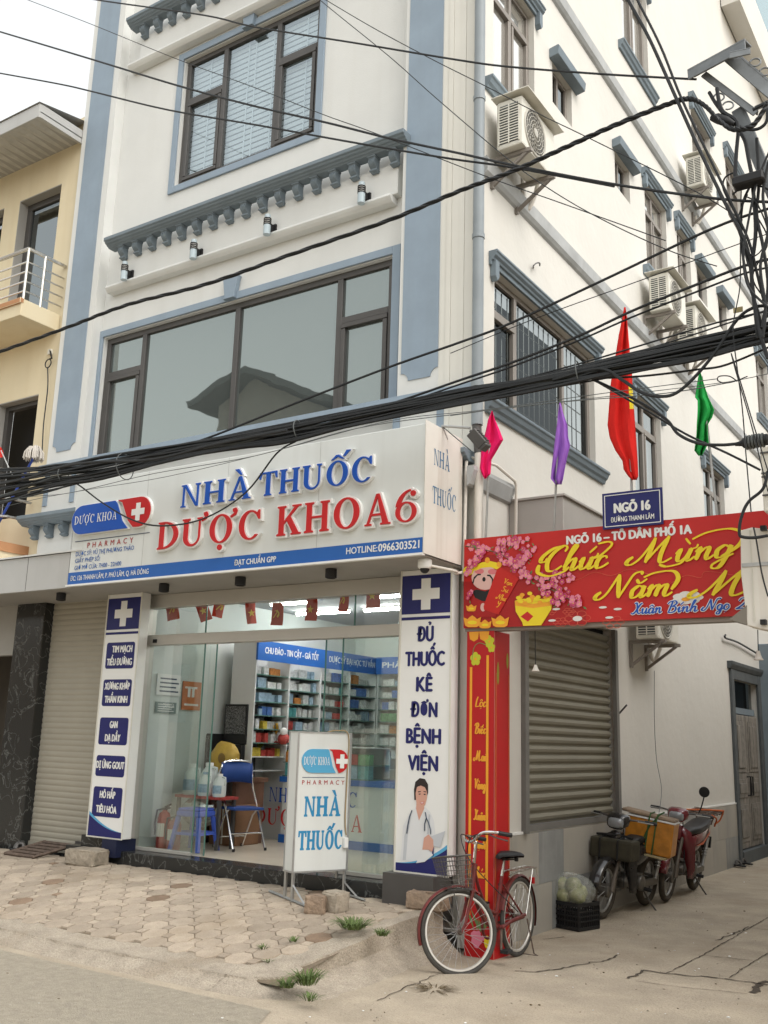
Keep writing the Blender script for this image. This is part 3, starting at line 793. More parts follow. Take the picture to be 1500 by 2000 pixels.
def window(parent, xf, o, cols, depth=.07, fw=.05, frame=M['alu'], glass=M['glassU'], behind=None, bars=False, blind=False, wd=.06, dk=.02):
    u0, u1, v0, v1 = o
    g = .003
    mb = MB(xf); a, b = -depth, -depth-wd
    mb.box(u0+g, u1-g, v1-fw, v1-g, a, b); mb.box(u0+g, u1-g, v0+g, v0+fw, a, b)
    mb.box(u0+g, u0+fw, v0+fw, v1-fw, a, b); mb.box(u1-fw, u1-g, v0+fw, v1-fw, a, b)
    panes = []
    us = [u0+fw]+[c[0] for c in cols[:-1]]+[u1-fw]
    for i, c in enumerate(cols):
        l = us[i]+(fw*.5 if i else 0); r_ = us[i+1]-(fw*.5 if i < len(cols)-1 else 0)
        if i < len(cols)-1: mb.box(us[i+1]-fw*.5, us[i+1]+fw*.5, v0+fw, v1-fw, a+.004, b)
        if c[1]:
            mb.box(l, r_, c[1]-fw*.5, c[1]+fw*.5, a+.003, b)
            panes.append((l, r_, c[1]+fw*.5, v1-fw, False)); panes.append((l, r_, v0+fw, c[1]-fw*.5, True))
        else: panes.append((l, r_, v0+fw, v1-fw, False))
    for (l, r_, c, d, sash) in panes:
        if sash:
            s_ = fw*.8
            for q in ((l, r_, d-s_, d), (l, r_, c, c+s_), (l, l+s_, c+s_, d-s_), (r_-s_, r_, c+s_, d-s_)): mb.box(q[0]+.004, q[1]-.004, q[2]+.004, q[3]-.004, a+.016, b+.012)
    fr = mb.build('window', frame, parent, bevel=.004)
    for (l, r_, c, d, sash) in panes:
        m2 = MB(xf); w_ = (a+b)/2; t = random.uniform(-.004, .004)
        m2.face([(l, c, w_+t), (r_, c, w_-t), (r_, d, w_-t*.5), (l, d, w_+t*.5)]); m2.build('pane', glass, fr)
    if blind:
        m2 = MB(xf); k = 0; v = v0+.03
        while v < v1-.04:
            m2.face([(u0+.03, v, b-.055), (u1-.03, v, b-.055), (u1-.03, v+.048, b-.045), (u0+.03, v+.048, b-.045)]); v += .078
        for uu in (u0+.35, (u0+u1)/2-.12, (u0+u1)/2, (u0+u1)/2+.30, u1-.3): m2.box(uu, uu+.012, v0+.02, v1-.02, b-.035, b-.025)
        m2.build('blind', M['blind'], fr)
    if bars:
        m2 = MB(xf)
        n = int((u1-u0)/.13)
        for i in range(1, n): m2.tube([(u0+(u1-u0)*i/n, v0, b-.06), (u0+(u1-u0)*i/n, v1, b-.06)], .007, 5)
        for i in range(1, 6): m2.tube([(u0, v0+(v1-v0)*i/6, b-.06), (u1, v0+(v1-v0)*i/6, b-.06)], .007, 5)
        m2.build('security_bars', M['inox'], fr)
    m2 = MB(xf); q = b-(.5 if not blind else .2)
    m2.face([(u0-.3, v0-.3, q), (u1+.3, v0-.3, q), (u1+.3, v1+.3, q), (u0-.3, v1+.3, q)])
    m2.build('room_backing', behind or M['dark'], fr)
    return fr
def trim_rect(mb, o, i, w0, w1, bottom=True):
    mb.box(o[0], i[0], o[2], o[3], w0, w1); mb.box(i[1], o[1], o[2], o[3], w0, w1)
    mb.box(i[0], i[1], i[3], o[3], w0, w1)
    if bottom: mb.box(i[0], i[1], o[2], i[2], w0, w1)
M['room'] = mat('dim_room', (.10, .11, .11), .9)
M['room2'] = mat('pale_curtain', (.55, .52, .46), .9, var=.05)
w2 = window(town, FC, W2, [(-9.15, 6.24), (-7.57, None), (-6.06, None), (0, 6.18)], fw=.075, depth=.05, behind=M['room'])
w3 = window(town, FC, W3, [(-8.08, 9.92), (-7.18, None), (0, 9.92)], fw=.07, depth=.05, glass=M['glassB'], blind=True)
for o, i, key, par in (((-9.985, -5.225, 5.05, 6.865), W2, (-7.62, 6.79, 7.06), w2), ((-8.885, -6.395, 8.555, 10.65), W3, (-7.62, 10.55, 10.86), w3)):
    mb = MB(FC); trim_rect(mb, o, (i[0]-.012, i[1]+.012, i[2]-.012, i[3]+.012), .002, .028); mb.build('surround', M['blue'], par, bevel=.004)
    mb = MB(FC); c, a, b = key; mb.prism([(c-.075, a), (c+.075, a), (c+.115, b-.03), (c+.125, b), (c-.125, b), (c-.115, b-.03)], .003, .07); mb.prism([(c-.09, a-.015), (c+.09, a-.015), (c+.085, a-.001), (c-.085, a-.001)], .003, .085)
    mb.build('keystone', M['blue'], par, bevel=.004)

# cornices on corbels
def corbel_mesh():
    mb = MB()
    prof = [(0, 0), (.100, 0), (.108, -.02), (.098, -.03), (.100, -.04), (.112, -.06), (.106, -.085), (.078, -.115), (.056, -.132), (.062, -.142), (.064, -.158), (.042, -.175), (0, -.175)]
    n = len(prof)
    for wv, sc in ((.043, 1.0),):
        V = [(-wv, -a, b) for a, b in prof]+[(wv, -a, b) for a, b in prof]
        mb.mesh(V, [tuple(range(n)), tuple(range(n, 2*n))[::-1]]+[(i, n+i, n+(i+1) % n, (i+1) % n) for i in range(n)])
    mb.box(-.054, .054, -.118, 0, -.018, .0)
    mb.box(-.050, .050, -.070, 0, -.162, -.143)
    mb.tube([(-.022, -.103, -.035), (-.022, -.116, -.06), (-.022, -.086, -.11)], .008, 6); mb.tube([(.022, -.103, -.035), (.022, -.116, -.06), (.022, -.086, -.11)], .008, 6)
    return mb
corbel0 = None
def cornice(u0, u1, ztop, corbels, Y0, frieze=None):
    global corbel0
    mb = MB(MF(Y0))
    h_ = .12
    P = [(ztop, 0), (ztop, .21), (ztop-.05, .21), (ztop-.057, .19), (ztop-.078, .18), (ztop-.084, .16), (ztop-.10, .145), (ztop-.106, .125), (ztop-h_, .118), (ztop-h_, 0)]
    mb.profile_u(P, u0, u1)
    c = mb.build('cornice', M['blue_dk'], town, bevel=.006)
    for u in corbels:
        if corbel0 is None:
            corbel0 = corbel_mesh().build('corbel', M['blue_dk'], c, bevel=.004); o = corbel0
        else:
            o = corbel0.copy(); COL.objects.link(o); o.parent = c
        o.location = (u, Y0-.0, ztop-h_-.001)
    return c
for dz, n0 in ((0, 17), (3.36, 17)):
    mb = MB(FC)
    mb.box(-9.60, -5.24, 7.43+dz, 7.80+dz, -.05, .095)
    mb.profile_u([(7.43+dz, 0), (7.43+dz, .14), (7.40+dz, .15), (7.37+dz, .13), (7.34+dz, .10), (7.34+dz, 0)], -9.78, -5.30)
    mb.build('frieze', M['wall'], town, bevel=.005)
    cornice(-9.71, -5.05, 8.035+dz, [-9.49+i*(4.23/16) for i in range(n0)], YC-.096)
corbel0.location.y += 0
cornice(-10.80, -4.24, 4.375, [-10.62, -10.33, -10.04, -9.75, -9.46, -9.17], 7.90)
# lintels and sills on the alley side
def lintel(par, u0, u1, v, big=True, m=None):
    mb = MB(S_)
    if big:
        mb.profile_u([(v, 0), (v+.12, 0), (v+.15, 0), (v+.15, .10), (v+.125, .105), (v+.112, .09), (v+.09, .085), (v+.07, .06), (v+.048, .052), (v+.044, .032), (v, .028)], u0-.13, u1+.13)
        for q in (u0-.10, u1+.02):
            mb.prism([(q, v+.05), (q+.08, v+.05), (q+.08, v-.12), (q+.04, v-.17), (q, v-.12)], .002, .07)
    else:
        mb.profile_u([(v, 0), (v+.13, 0), (v+.15, .12), (v+.13, .135), (v+.02, .12)], u0-.09, u1+.16)
    return mb.build('lintel', m or M['blue_dk'], par, bevel=.004)
def sill(par, u0, u1, v):
    mb = MB(S_)
    mb.profile_u([(v, 0), (v, .10), (v-.03, .10), (v-.043, .083), (v-.085, .066), (v-.105, .042), (v-.145, .03), (v-.145, 0)], u0-.2, u1+.22)
    return mb.build('sill', M['blue_dk'], par, bevel=.004)
A2 = M['alu2']
wA = window(town, S_, HA, [(8.86, 6.0), (10.12, None), (0, None)], frame=A2, glass=M['glassD'], fw=.06, bars=True); lintel(wA, HA[0], HA[1], HA[3]); sill(wA, HA[0], HA[1], HA[2])
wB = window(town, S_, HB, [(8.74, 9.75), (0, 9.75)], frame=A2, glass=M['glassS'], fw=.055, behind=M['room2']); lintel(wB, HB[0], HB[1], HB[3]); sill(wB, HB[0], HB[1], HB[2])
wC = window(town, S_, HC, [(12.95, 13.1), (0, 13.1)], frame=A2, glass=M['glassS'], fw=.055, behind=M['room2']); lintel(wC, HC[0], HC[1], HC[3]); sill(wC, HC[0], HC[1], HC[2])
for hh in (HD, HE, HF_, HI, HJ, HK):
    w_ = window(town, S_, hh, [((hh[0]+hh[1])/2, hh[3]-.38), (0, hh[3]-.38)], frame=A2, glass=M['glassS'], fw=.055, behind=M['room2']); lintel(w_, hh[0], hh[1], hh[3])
    if hh in (HF_, HI, HD): sill(w_, hh[0], hh[1], hh[2])
for hh in (HG, HH):
    w_ = window(town, S_, hh, [((hh[0]+hh[1])/2, hh[3]-.38), (0, hh[3]-.38)], frame=A2, glass=M['glassD'], fw=.06); lintel(w_, hh[0], hh[1], hh[3])
for hh in (H1, H2, H3, H4):
    w_ = window(town, S_, hh, [((hh[0]+hh[1])/2, None), (0, None)], frame=A2, glass=M['glassD'], fw=.045, bars=hh in (H1, H2)); lintel(w_, hh[0], hh[1], hh[3]-.01, big=False)
mb = MB(S_); mb.box(18.63, 27, 17.03, 18.2, 0.02, .40); mb.build('overhanging_storey', M['swall'], town)
mb = MB(S_); mb.box(18.7, 27, 18.25, 20, .02, .36); mb.build('glazed_loggia', mat('teal_glass', (.10, .22, .25), .15), town)
# alley door
mb = MB(S_)
mb.box(16.60, 16.76, 0, 3.0, .002, .045); mb.box(18.40, 18.58, 0, 3.0, .002, .045); mb.box(16.76, 18.40, 2.84, 3.0, .002, .04)
mb.profile_u([(3.0, 0), (3.12, 0), (3.12, .09), (3.07, .085), (3.0, .05)], 16.52, 18.66)
mb.box(16.76, 18.40, -.1, .15, -.1, .06)
fr = mb.build('door_frame', mat('slate_door_frame', (.085, .095, .10), .7, var=.2, vscale=5), town, bevel=.005)
M['door'] = mat('worn_wood_door', (.19, .175, .155), .6, var=.4, vscale=9, streak=((.40, .36, .31), .7, 14))
for a, b in ((16.80, 17.58), (17.60, 18.38)):
    mb = MB(S_); mb.box(a, b, .16, 2.28, -.02, -.06)
    for c, d in ((.26, .85), (.95, 1.25), (1.35, 2.18)): mb.box(a+.10, b-.10, c, d, -.02, -.008); mb.box(a+.17, b-.17, c+.07, d-.07, -.008, .006)
    dl = mb.build('door', M['door'], town, bevel=.008)
    mb = MB(S_); c = b-.06 if a < 17 else a+.06; mb.tube([(c, .98, -.02), (c, .98, .04), (c, 1.28, .04), (c, 1.28, -.02)], .013, 6); mb.build('handle', M['black'], dl)
mb = MB(S_); mb.box(16.76, 18.40, 2.30, 2.40, -.05, -.11); mb.build('transom_bar', M['blue_dk'], town)
mb = MB(S_); mb.face([(16.76, 2.40, -.09), (18.40, 2.40, -.09), (18.40, 2.84, -.09), (16.76, 2.84, -.09)]); mb.build('transom_pane', M['glassD'], town)
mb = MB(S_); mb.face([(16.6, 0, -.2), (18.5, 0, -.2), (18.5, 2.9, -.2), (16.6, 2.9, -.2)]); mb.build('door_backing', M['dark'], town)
# alley roller shutter and its box
def slats(xf, u0, u1, v0, v1, pitch, amp, w):
    mb = MB(xf); v = v0; V = []
    n = int((v1-v0)/pitch); pts = []
    for i in range(n):
        b = v0+i*pitch
        pts += [(b, w-amp), (b+pitch*.14, w-amp), (b+pitch*.34, w+amp*.5), (b+pitch*.62, w+amp), (b+pitch*.9, w+amp*.3), (b+pitch*.97, w-amp)]
    for (a, wa), (b, wb) in zip(pts, pts[1:]):
        mb.face([(u0, a, wa), (u1, a, wa), (u1, b, wb), (u0, b, wb)])
    return mb
sh = slats(S_, SHU[0]+.05, SHU[1]-.05, SHU[2]+.05, SHU[3], .093, .014, -.04).build('roller_shutter', M['shutter'], town)
mb = MB(S_)
mb.box(SHU[0]-.03, SHU[0]+.05, SHU[2]-.02, SHU[3], .002, .05); mb.box(SHU[1]-.05, SHU[1]+.03, SHU[2]-.02, SHU[3], .002, .05); mb.box(SHU[0]+.05, SHU[1]-.05, SHU[2]-.01, SHU[2]+.05, -.05, .015)
mb.build('shutter_rail', mat('shutter_rail_grey', (.17, .165, .155), .5, var=.15), sh)
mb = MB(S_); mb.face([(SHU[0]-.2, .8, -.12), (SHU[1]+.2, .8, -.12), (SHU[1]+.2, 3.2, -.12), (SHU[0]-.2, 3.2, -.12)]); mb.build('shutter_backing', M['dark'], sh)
mb = MB(S_); mb.prism([(0, 3.50), (.57, 3.50), (.57, 4.03), (0, 4.05)], 0, 0) if False else None
def boxy(): 
    m = MB(); y0, y1 = 8.57, 11.35
    m.box(XS+.002, XS+.575, y0, y1, 3.30, 4.03); m.box(XS+.002, XS+.60, y0-.02, y1+.02, 4.03, 4.055)
    return m
boxy().build('shutter_box', mat('shutter_box_metal', (.42, .395, .37), .45, metal=.2, var=.05), town, bevel=.004)

# ------------------------------------------------------------------ shop front of the pharmacy (parts of the townhouse)
YG = 7.95
SHOP = thing('shop_front', 'glazed pharmacy shop front with aluminium transom, black marble step and lit room', 'shop front')
M['alus'] = mat('pale_aluminium', (.52, .50, .46), .4, metal=.35, var=.04)
G_ = MF(YG)
mb = MB()
mb.box(-9.30, -4.72, 7.74, 8.02, .10, .462); mb.build('step', M['marbleB'], SHOP, bevel=.006)
mb = MB()
mb.box(-9.02, -4.30, 8.021, 12.6, .40, .466); mb.build('shop_floor', M['tile'], SHOP)
mb = MB(G_)
mb.box(-8.50, -5.02, 2.675, 2.79, .03, -.09); mb.box(-8.50, -5.02, 3.10, 3.25, .02, -.1)
mb.box(-8.56, -8.46, .463, 3.25, .035, -.09); mb.box(-5.06, -4.96, .463, 3.25, .035, -.09)
mb.box(-8.46, -7.62, .463, .50, .0, -.05); mb.box(-5.74, -5.06, .463, .50, .0, -.05)
mb.build('door_frame', M['alus'], SHOP, bevel=.004)
mb = MB(G_); mb.box(-8.36, -8.30, 2.70, 2.74, .031, .04); mb.build('sensor', M['black'], SHOP)
for a, b, c, d, w_ in ((-8.46, -7.60, .50, 2.675, -.02), (-7.98, -7.46, .475, 2.67, -.06), (-5.98, -5.06, .475, 2.67, -.06), (-5.74, -5.06, .50, 2.675, -.02)):
    mb = MB(G_); mb.face([(a, c, w_), (b, c, w_), (b, d, w_), (a, d, w_)])
    g = mb.build('glass_door', M['glassP'], SHOP)
    mb = MB(G_); e = b if a < -7 else a
    mb.box(e-.006, e+.006, c, d, w_-.006, w_+.006); mb.build('edge_strip', M['ashelf'], g)
for a, b in ((-8.46, -7.62), (-7.62, -5.62), (-5.62, -5.06)):
    mb = MB(G_); mb.face([(a, 2.79, -.03), (b, 2.79, -.03), (b, 3.10, -.03), (a, 3.10, -.03)])
    g = mb.build('transom_glass', M['glassP'], SHOP)
    if b < -5.1: mb = MB(G_); mb.box(b-.006, b+.006, 2.79, 3.10, -.036, -.024); mb.build('edge_strip', M['ashelf'], g)
# shop room shell
mb = MB()
X0, X1, Y0_, Y1_ = -8.56, -4.40, 8.06, 12.2
mb.face([(X0, Y0_, .46), (X0, Y1_, .46), (X0, Y1_, 3.4), (X0, Y0_, 3.4)]); mb.face([(X1, Y0_, .46), (X1, Y1_, .46), (X1, Y1_, 3.4), (X1, Y0_, 3.4)])
mb.face([(X0, Y1_, .46), (X1, Y1_, .46), (X1, Y1_, 3.4), (X0, Y1_, 3.4)])
mb.face([(X1, 8.06, .46), (-5.0, 8.06, .46), (-5.0, 8.06, 3.4), (X1, 8.06, 3.4)])
mb.build('shop_wall', M['iwall'], SHOP)
mb = MB(); mb.face([(X0, Y0_-.1, 3.36), (X1, Y0_-.1, 3.36), (X1, Y1_, 3.36), (X0, Y1_, 3.36)]); mb.build('shop_ceiling', M['ceil'], SHOP)
# side piers beside the opening
mb = MB(G_); mb.box(-4.96, -4.232, .10, 3.25, .0, -.10); mb.build('pier', M['cream'], SHOP)
mb = MB(G_); mb.box(-9.18, -8.56, .32, 3.25, -.02, -.11); mb.build('pier', M['cream'], SHOP)
# left roller shutter of the townhouse
sl = slats(MF(7.99), -10.24, -9.18, .40, 3.32, .066, .0035, 0).build('roller_shutter', M['shutterL'], town)
mb = MB(MF(7.99)); mb.box(-10.26, -9.15, .33, .42, -.02, .02); mb.box(-9.42, -9.30, .43, .475, .004, .018, 1); mb.build('bottom_rail', [M['shutterL'], M['alu']], sl)
mb = MB(MF(7.99)); mb.box(-10.26, -9.10, .12, .33, -.02, .01); mb.build('shutter_sill', M['marbleB'], town)
mb = MB(); mb.box(-10.80, -10.245, 7.86, 8.3, .10, 3.26); tag(mb.build('marble_pillar', M['marbleB'], bevel=.01), 'black veined marble pillar left of the closed beige shutter', 'pillar')
# ------------------------------------------------------------------ yellow house on the left
yh = thing('yellow_house', 'yellow plastered house with balcony and corrugated eave left of the white townhouse', 'building')
Y_ = MF(7.95)
D2 = (-11.94, -11.0, 7.30, 9.34); D1 = (-11.86, -10.98, 4.45, 6.15); D0 = (-13.6, -12.31, 7.8, 9.34)
mb = MB(Y_); mb.wall(-18, -10.592, 3.3, 10.3, [D2, D1, D0], .22); mb.build('wall', M['yellow'], yh)
M['revealg'] = mat('grey_reveal', (.36, .35, .33), .8)
for o, par in ((D2, 0), (D1, 0), (D0, 0)):
    mb = MB(Y_); a, b, c, d = o
    mb.box(a, a+.012, c, d, -.002, -.2); mb.box(a+.012, b-.002, d-.014, d-.001, -.002, -.2)
    mb.build('reveal', M['revealg'], yh)
wn_ = window(yh, Y_, D2, [(0, None)], depth=.14, fw=.11, frame=M['alu'], glass=glass_mat('balcony_door_glass', (.25, .28, .3), .6, base=.28, gcol=(.55, .6, .62)))
window(yh, Y_, D0, [(0, None)], depth=.14, fw=.11, frame=M['alu'], glass=M['glassD'])
mb = MB(Y_); mb.box(D1[0]+.014, D1[0]+.09, D1[2], D1[3]-.02, -.12, -.2); mb.box(D1[0]+.09, D1[1], D1[3]-.08, D1[3]-.02, -.12, -.2)
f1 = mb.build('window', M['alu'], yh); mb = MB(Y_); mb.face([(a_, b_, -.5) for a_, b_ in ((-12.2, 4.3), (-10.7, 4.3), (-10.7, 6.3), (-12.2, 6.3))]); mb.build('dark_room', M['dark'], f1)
mb = MB(); mb.box(-17, -10.70, 7.33, 7.948, 7.00, 7.24); mb.box(-17, -10.695, 7.30, 7.36, 7.17, 7.245, 1)
bal = mb.build('balcony', [M['yellow'], mat('terracotta_coping', (.47, .24, .12), .8, var=.15)], yh, bevel=.006)
mb = MB()
RZ = [7.36, 7.50, 7.64, 7.78]; zt = 7.97
px_, py_ = -10.72, 7.36
mb.tube([(-17, py_, zt), (px_, py_, zt), (px_+.02, 7.94, zt-.01)], .026, 8)
for z in RZ: mb.tube([(-17, py_, z), (px_, py_, z), (px_+.02, 7.94, z)], .013, 6)
for x, y in ((px_, py_), (px_+.01, 7.62), (-11.9, py_), (-13.1, py_), (-14.3, py_)): mb.tube([(x, y, 7.22), (x, y, zt)], .017, 6)
mb.build('balcony_railing', M['inox'], bal)
# eave
mb = MB(); 
mb.box(-18, -10.60, 7.20, 7.95, 9.90, 9.915)
rfp = [(-18+i*.04, 9.885+.010*math.cos(i*math.pi/2)) for i in range(186)]
for (a, za), (b, zb) in zip(rfp, rfp[1:]): mb.face([(a, 7.25, za), (b, zb and 7.25, zb), (b, 7.945, zb+.02), (a, 7.945, za+.02)], 1)
mb.box(-18, -10.60, 7.17, 7.20, 9.82, 10.02, 2); mb.box(-10.63, -10.60, 7.20, 7.95, 9.83, 10.03, 2)
mb.mesh([(-18, 7.15, 10.03), (-10.58, 7.15, 10.03), (-10.58, 9.5, 10.5), (-18, 9.5, 10.5)], [(0, 1, 2, 3)], 2)
mb.build('roof_eave', [M['soffit'], mat('ribbed_soffit', (.50, .49, .46), .5, metal=.2, var=.15, vscale=6), M['greypanel']], yh)
# lower terrace with coping, washing rails
mb = MB(); mb.box(-17, -10.84, 7.35, 7.95, 3.72, 3.90); mb.box(-17, -10.82, 7.30, 7.95, 3.90, 4.02, 1); mb.build('terrace_slab', [M['yellow'], bpy.data.materials['terracotta_coping']], yh)
mb = MB()
for z in (4.36, 4.60, 4.98): mb.tube([(-14, 7.45, z), (-11.02, 7.45, z), (-10.86, 7.6, z), (-10.84, 7.92, z)], .018, 6)
for x, y in ((-11.02, 7.45), (-11.5, 7.45), (-12.0, 7.45)): mb.tube([(x, y, 4.0), (x, y, 5.0)], .013, 6)
mb.build('terrace_railing', M['steel'], yh)
# ground floor of the yellow house: dark opening
mb = MB(Y_); mb.box(-16, -10.80, 2.62, 3.26, .02, -.1); mb.box(-16, -10.80, .1, .32, .1, -.1); mb.build('shop_lintel', M['soffit'], yh)
mb = MB(); mb.face([(-16, 8.9, .1), (-10.8, 8.9, .1), (-10.8, 8.9, 3.3), (-16, 8.9, 3.3)]); mb.face([(-16, 8, .32), (-10.8, 8, .32), (-10.8, 8.9, .32), (-16, 8.9, .32)]); mb.build('dark_shop_room', mat('dim_brown_room', (.06, .05, .04), .9, var=.3, vscale=2), yh)

# mop on the terrace
t = thing('mop', 'upturned white string mop with blue handle on the yellow house terrace', 'mop')
q = on_y(60, 940, 7.55); tp = on_y(66, 893, 7.55)
mb = MB(); mb.tube([(-11.2, 7.6, 4.03), tuple(tp)], .016, 8); mb.build('handle', mat('blue_plastic_handle', (.03, .07, .35), .4), t)
mb = MB(); rg = random.Random(4)
for i in range(70):
    a = rg.uniform(0, 2*math.pi); l = rg.uniform(.13, .2); rr = rg.uniform(.05, .12)
    c = Vector(tp)+Vector((0, 0, .04))
    mb.tube([c, c+Vector((rr*.6*math.cos(a), rr*.6*math.sin(a), .07+rg.uniform(0, .03))), c+Vector((rr*math.cos(a), rr*math.sin(a), .02)), c+Vector((rr*1.1*math.cos(a), rr*1.1*math.sin(a), -l*.45))], .009, 5)
mb.build('mop_head', mat('mop_cotton', (.58, .54, .49), .95, var=.1), t)
# small red flag at the left edge
t = thing('flag', 'small red flag on a slanted stick at the left edge of the yellow house terrace', 'flag')
mb = MB(); a = on_y(24, 928, 7.4); b = on_y(2, 880, 7.4); mb.tube([a, b], .008, 6); mb.build('stick', M['steel'], t)
mb = MB(); c = on_y(-12, 885, 7.4); V = []
for i in range(6):
    for j in range(5):
        u_, v_ = i/5, j/4
        V.append(Vector(b)+Vector((-.28*u_+.03*v_, .03*math.sin(u_*6+v_*3), .06-.14*v_+.10*u_-.02)))
mb.mesh(V, [(i*5+j, (i+1)*5+j, (i+1)*5+j+1, i*5+j+1) for i in range(5) for j in range(4)], 0, True); mb.build('cloth', mat('flag_cloth_red', (.62, .03, .02), .8), t)
# cable coil and bracket on the yellow wall
t = thing('wall_hook', 'black cable loop hanging from a hook under the yellow balcony', 'cable hook')
c = on_y(94, 710, 7.9)
mb = MB(); mb.torus(c, (0, 1, 0), .06, .008, 20, 6); P = [c+Vector((0, 0, -.06)), on_y(93, 760, 7.9), on_y(85, 830, 7.9), on_y(82, 895, 7.9)]
mb.tube(spline(P), .008, 6); mb.tube([on_y(98, 684, 7.92), on_y(101, 700, 7.88), c+Vector((.02, 0, .06))], .012, 6); mb.build('loop', M['cable'], t)
mb = MB(); c2 = on_y(98, 688, 7.93); mb.box(c2.x-.03, c2.x+.03, 7.91, 7.949, c2.z-.03, c2.z+.04); mb.build('hook_plate', M['offwhite'], t)

# ------------------------------------------------------------------ fascia of the left neighbour, soffit, downlights
mb = MB(); mb.box(-16, -8.895, 7.08, 7.13, 3.245, 3.64); 
for x in (-9.62, -11.0): mb.box(x-.003, x+.003, 7.078, 7.082, 3.25, 3.64, 1)
mb.mesh([(-16, 7.06, 3.645), (-8.7, 7.06, 3.645), (-8.7, 7.93, 3.86), (-16, 7.93, 3.86), (-16, 7.06, 3.665), (-8.7, 7.06, 3.665), (-8.7, 7.93, 3.88), (-16, 7.93, 3.88)], [(0, 1, 2, 3), (4, 5, 6, 7), (0, 1, 5, 4), (1, 2, 6, 5)], 2)
tag(mb.build('blank_fascia', [M['greypanel'], M['alu'], M['wall']]), 'blank grey fascia panel over the left shutter beside the pharmacy sign', 'fascia')
mb = MB(); mb.box(-16, -4.30, 7.10, 8.045, 3.252, 3.258); tag(mb.build('soffit', M['soffit']), 'grey soffit panel under the pharmacy sign and the blank fascia', 'soffit')
spots = [((120, 1158), 'over the left shutter'), ((321, 1140), 'over the left end of the shop glass'), ((470, 1127), 'over the middle of the shop glass'), ((647, 1111), 'near the right sign end')]
dl0 = None
for (px, py), wh in spots:
    q = on_z(px, py, 3.25)
    if dl0 is None:
        mb = MB(); mb.lathe([(.045, 0), (.055, -.005), (.055, -.085), (.045, -.09), (.04, -.07)], (0, 0, 0), (0, 0, 1), 16); o = mb.build('downlight', M['black']); dl0 = o
    else: o = dl0.copy(); COL.objects.link(o)
    o.location = (q.x, max(7.2, q.y), 3.250)
    tag(o, 'black round downlight under the soffit '+wh, 'downlight', 'downlights under the sign soffit')

# ------------------------------------------------------------------ main pharmacy sign
sign = thing('pharmacy_sign', 'long white pharmacy sign box with raised blue and red letters', 'shop sign')
SX0, SX1, SZ0, SZ1, SY = -8.88, -4.29, 3.27, 4.43, 7.07
K_ = MF(SY)
mb = MB(); mb.box(SX0, SX1, SY, 7.72, SZ0, SZ1); mb.build('sign_box', M['signface'], sign, bevel=.006)
mb = MB()
for x in (-8.88+1.15, -8.88+2.29, -8.88+3.44): mb.box(x-.0025, x+.0025, SY-.0015, SY+.001, SZ0+.13, SZ1-.004)
mb.build('panel_joint', M['greypanel'], sign)
mb = MB(); mb.box(SX1-.001, SX1+.006, SY-.004, 7.73, SZ0-.004, SZ1+.03); mb.build('side_panel', M['signside'], sign)
mb = MB(K_); mb.box(SX0+.005, SX1-.008, 3.272, 3.405, .001, .005); mb.build('blue_strip', M['bandblue'], sign)
mb = MB(K_); mb.box(SX0-.01, SX1+.0, 3.250, 3.270, -.03, .018); mb.build('bottom_trim', M['white'], sign)
def onK(px, py): q = on_y(px, py, SY); return q.x, q.z
letters = serif('NHÀ', K_, (onK(358, 983)[0]+onK(495, 965)[0])/2, 3.96, 0.0, .235, onK(495, 968)[0]-onK(358, 983)[0]+.0, M['sblue'], sign, back=M['white'], grow=.016, depth=.035)
serif('THUỐC', K_, (onK(511, 962)[0]+onK(733, 930)[0])/2, 3.96, 0.0, .235, onK(733, 930)[0]-onK(511, 962)[0], M['sblue'], sign, back=M['white'], grow=.016, depth=.035)
serif('DƯỢC', K_, (onK(312, 1072)[0]+onK(515, 1045)[0])/2, 3.545, 0.0, .285, onK(515, 1045)[0]-onK(312, 1072)[0], M['sred'], sign, back=M['white'], grow=.018, depth=.04)
serif('KHOA6', K_, (onK(545, 1045)[0]+onK(822, 1015)[0])/2, 3.545, 0.0, .285, onK(822, 1015)[0]-onK(545, 1045)[0], M['sred'], sign, back=M['white'], grow=.018, depth=.04)
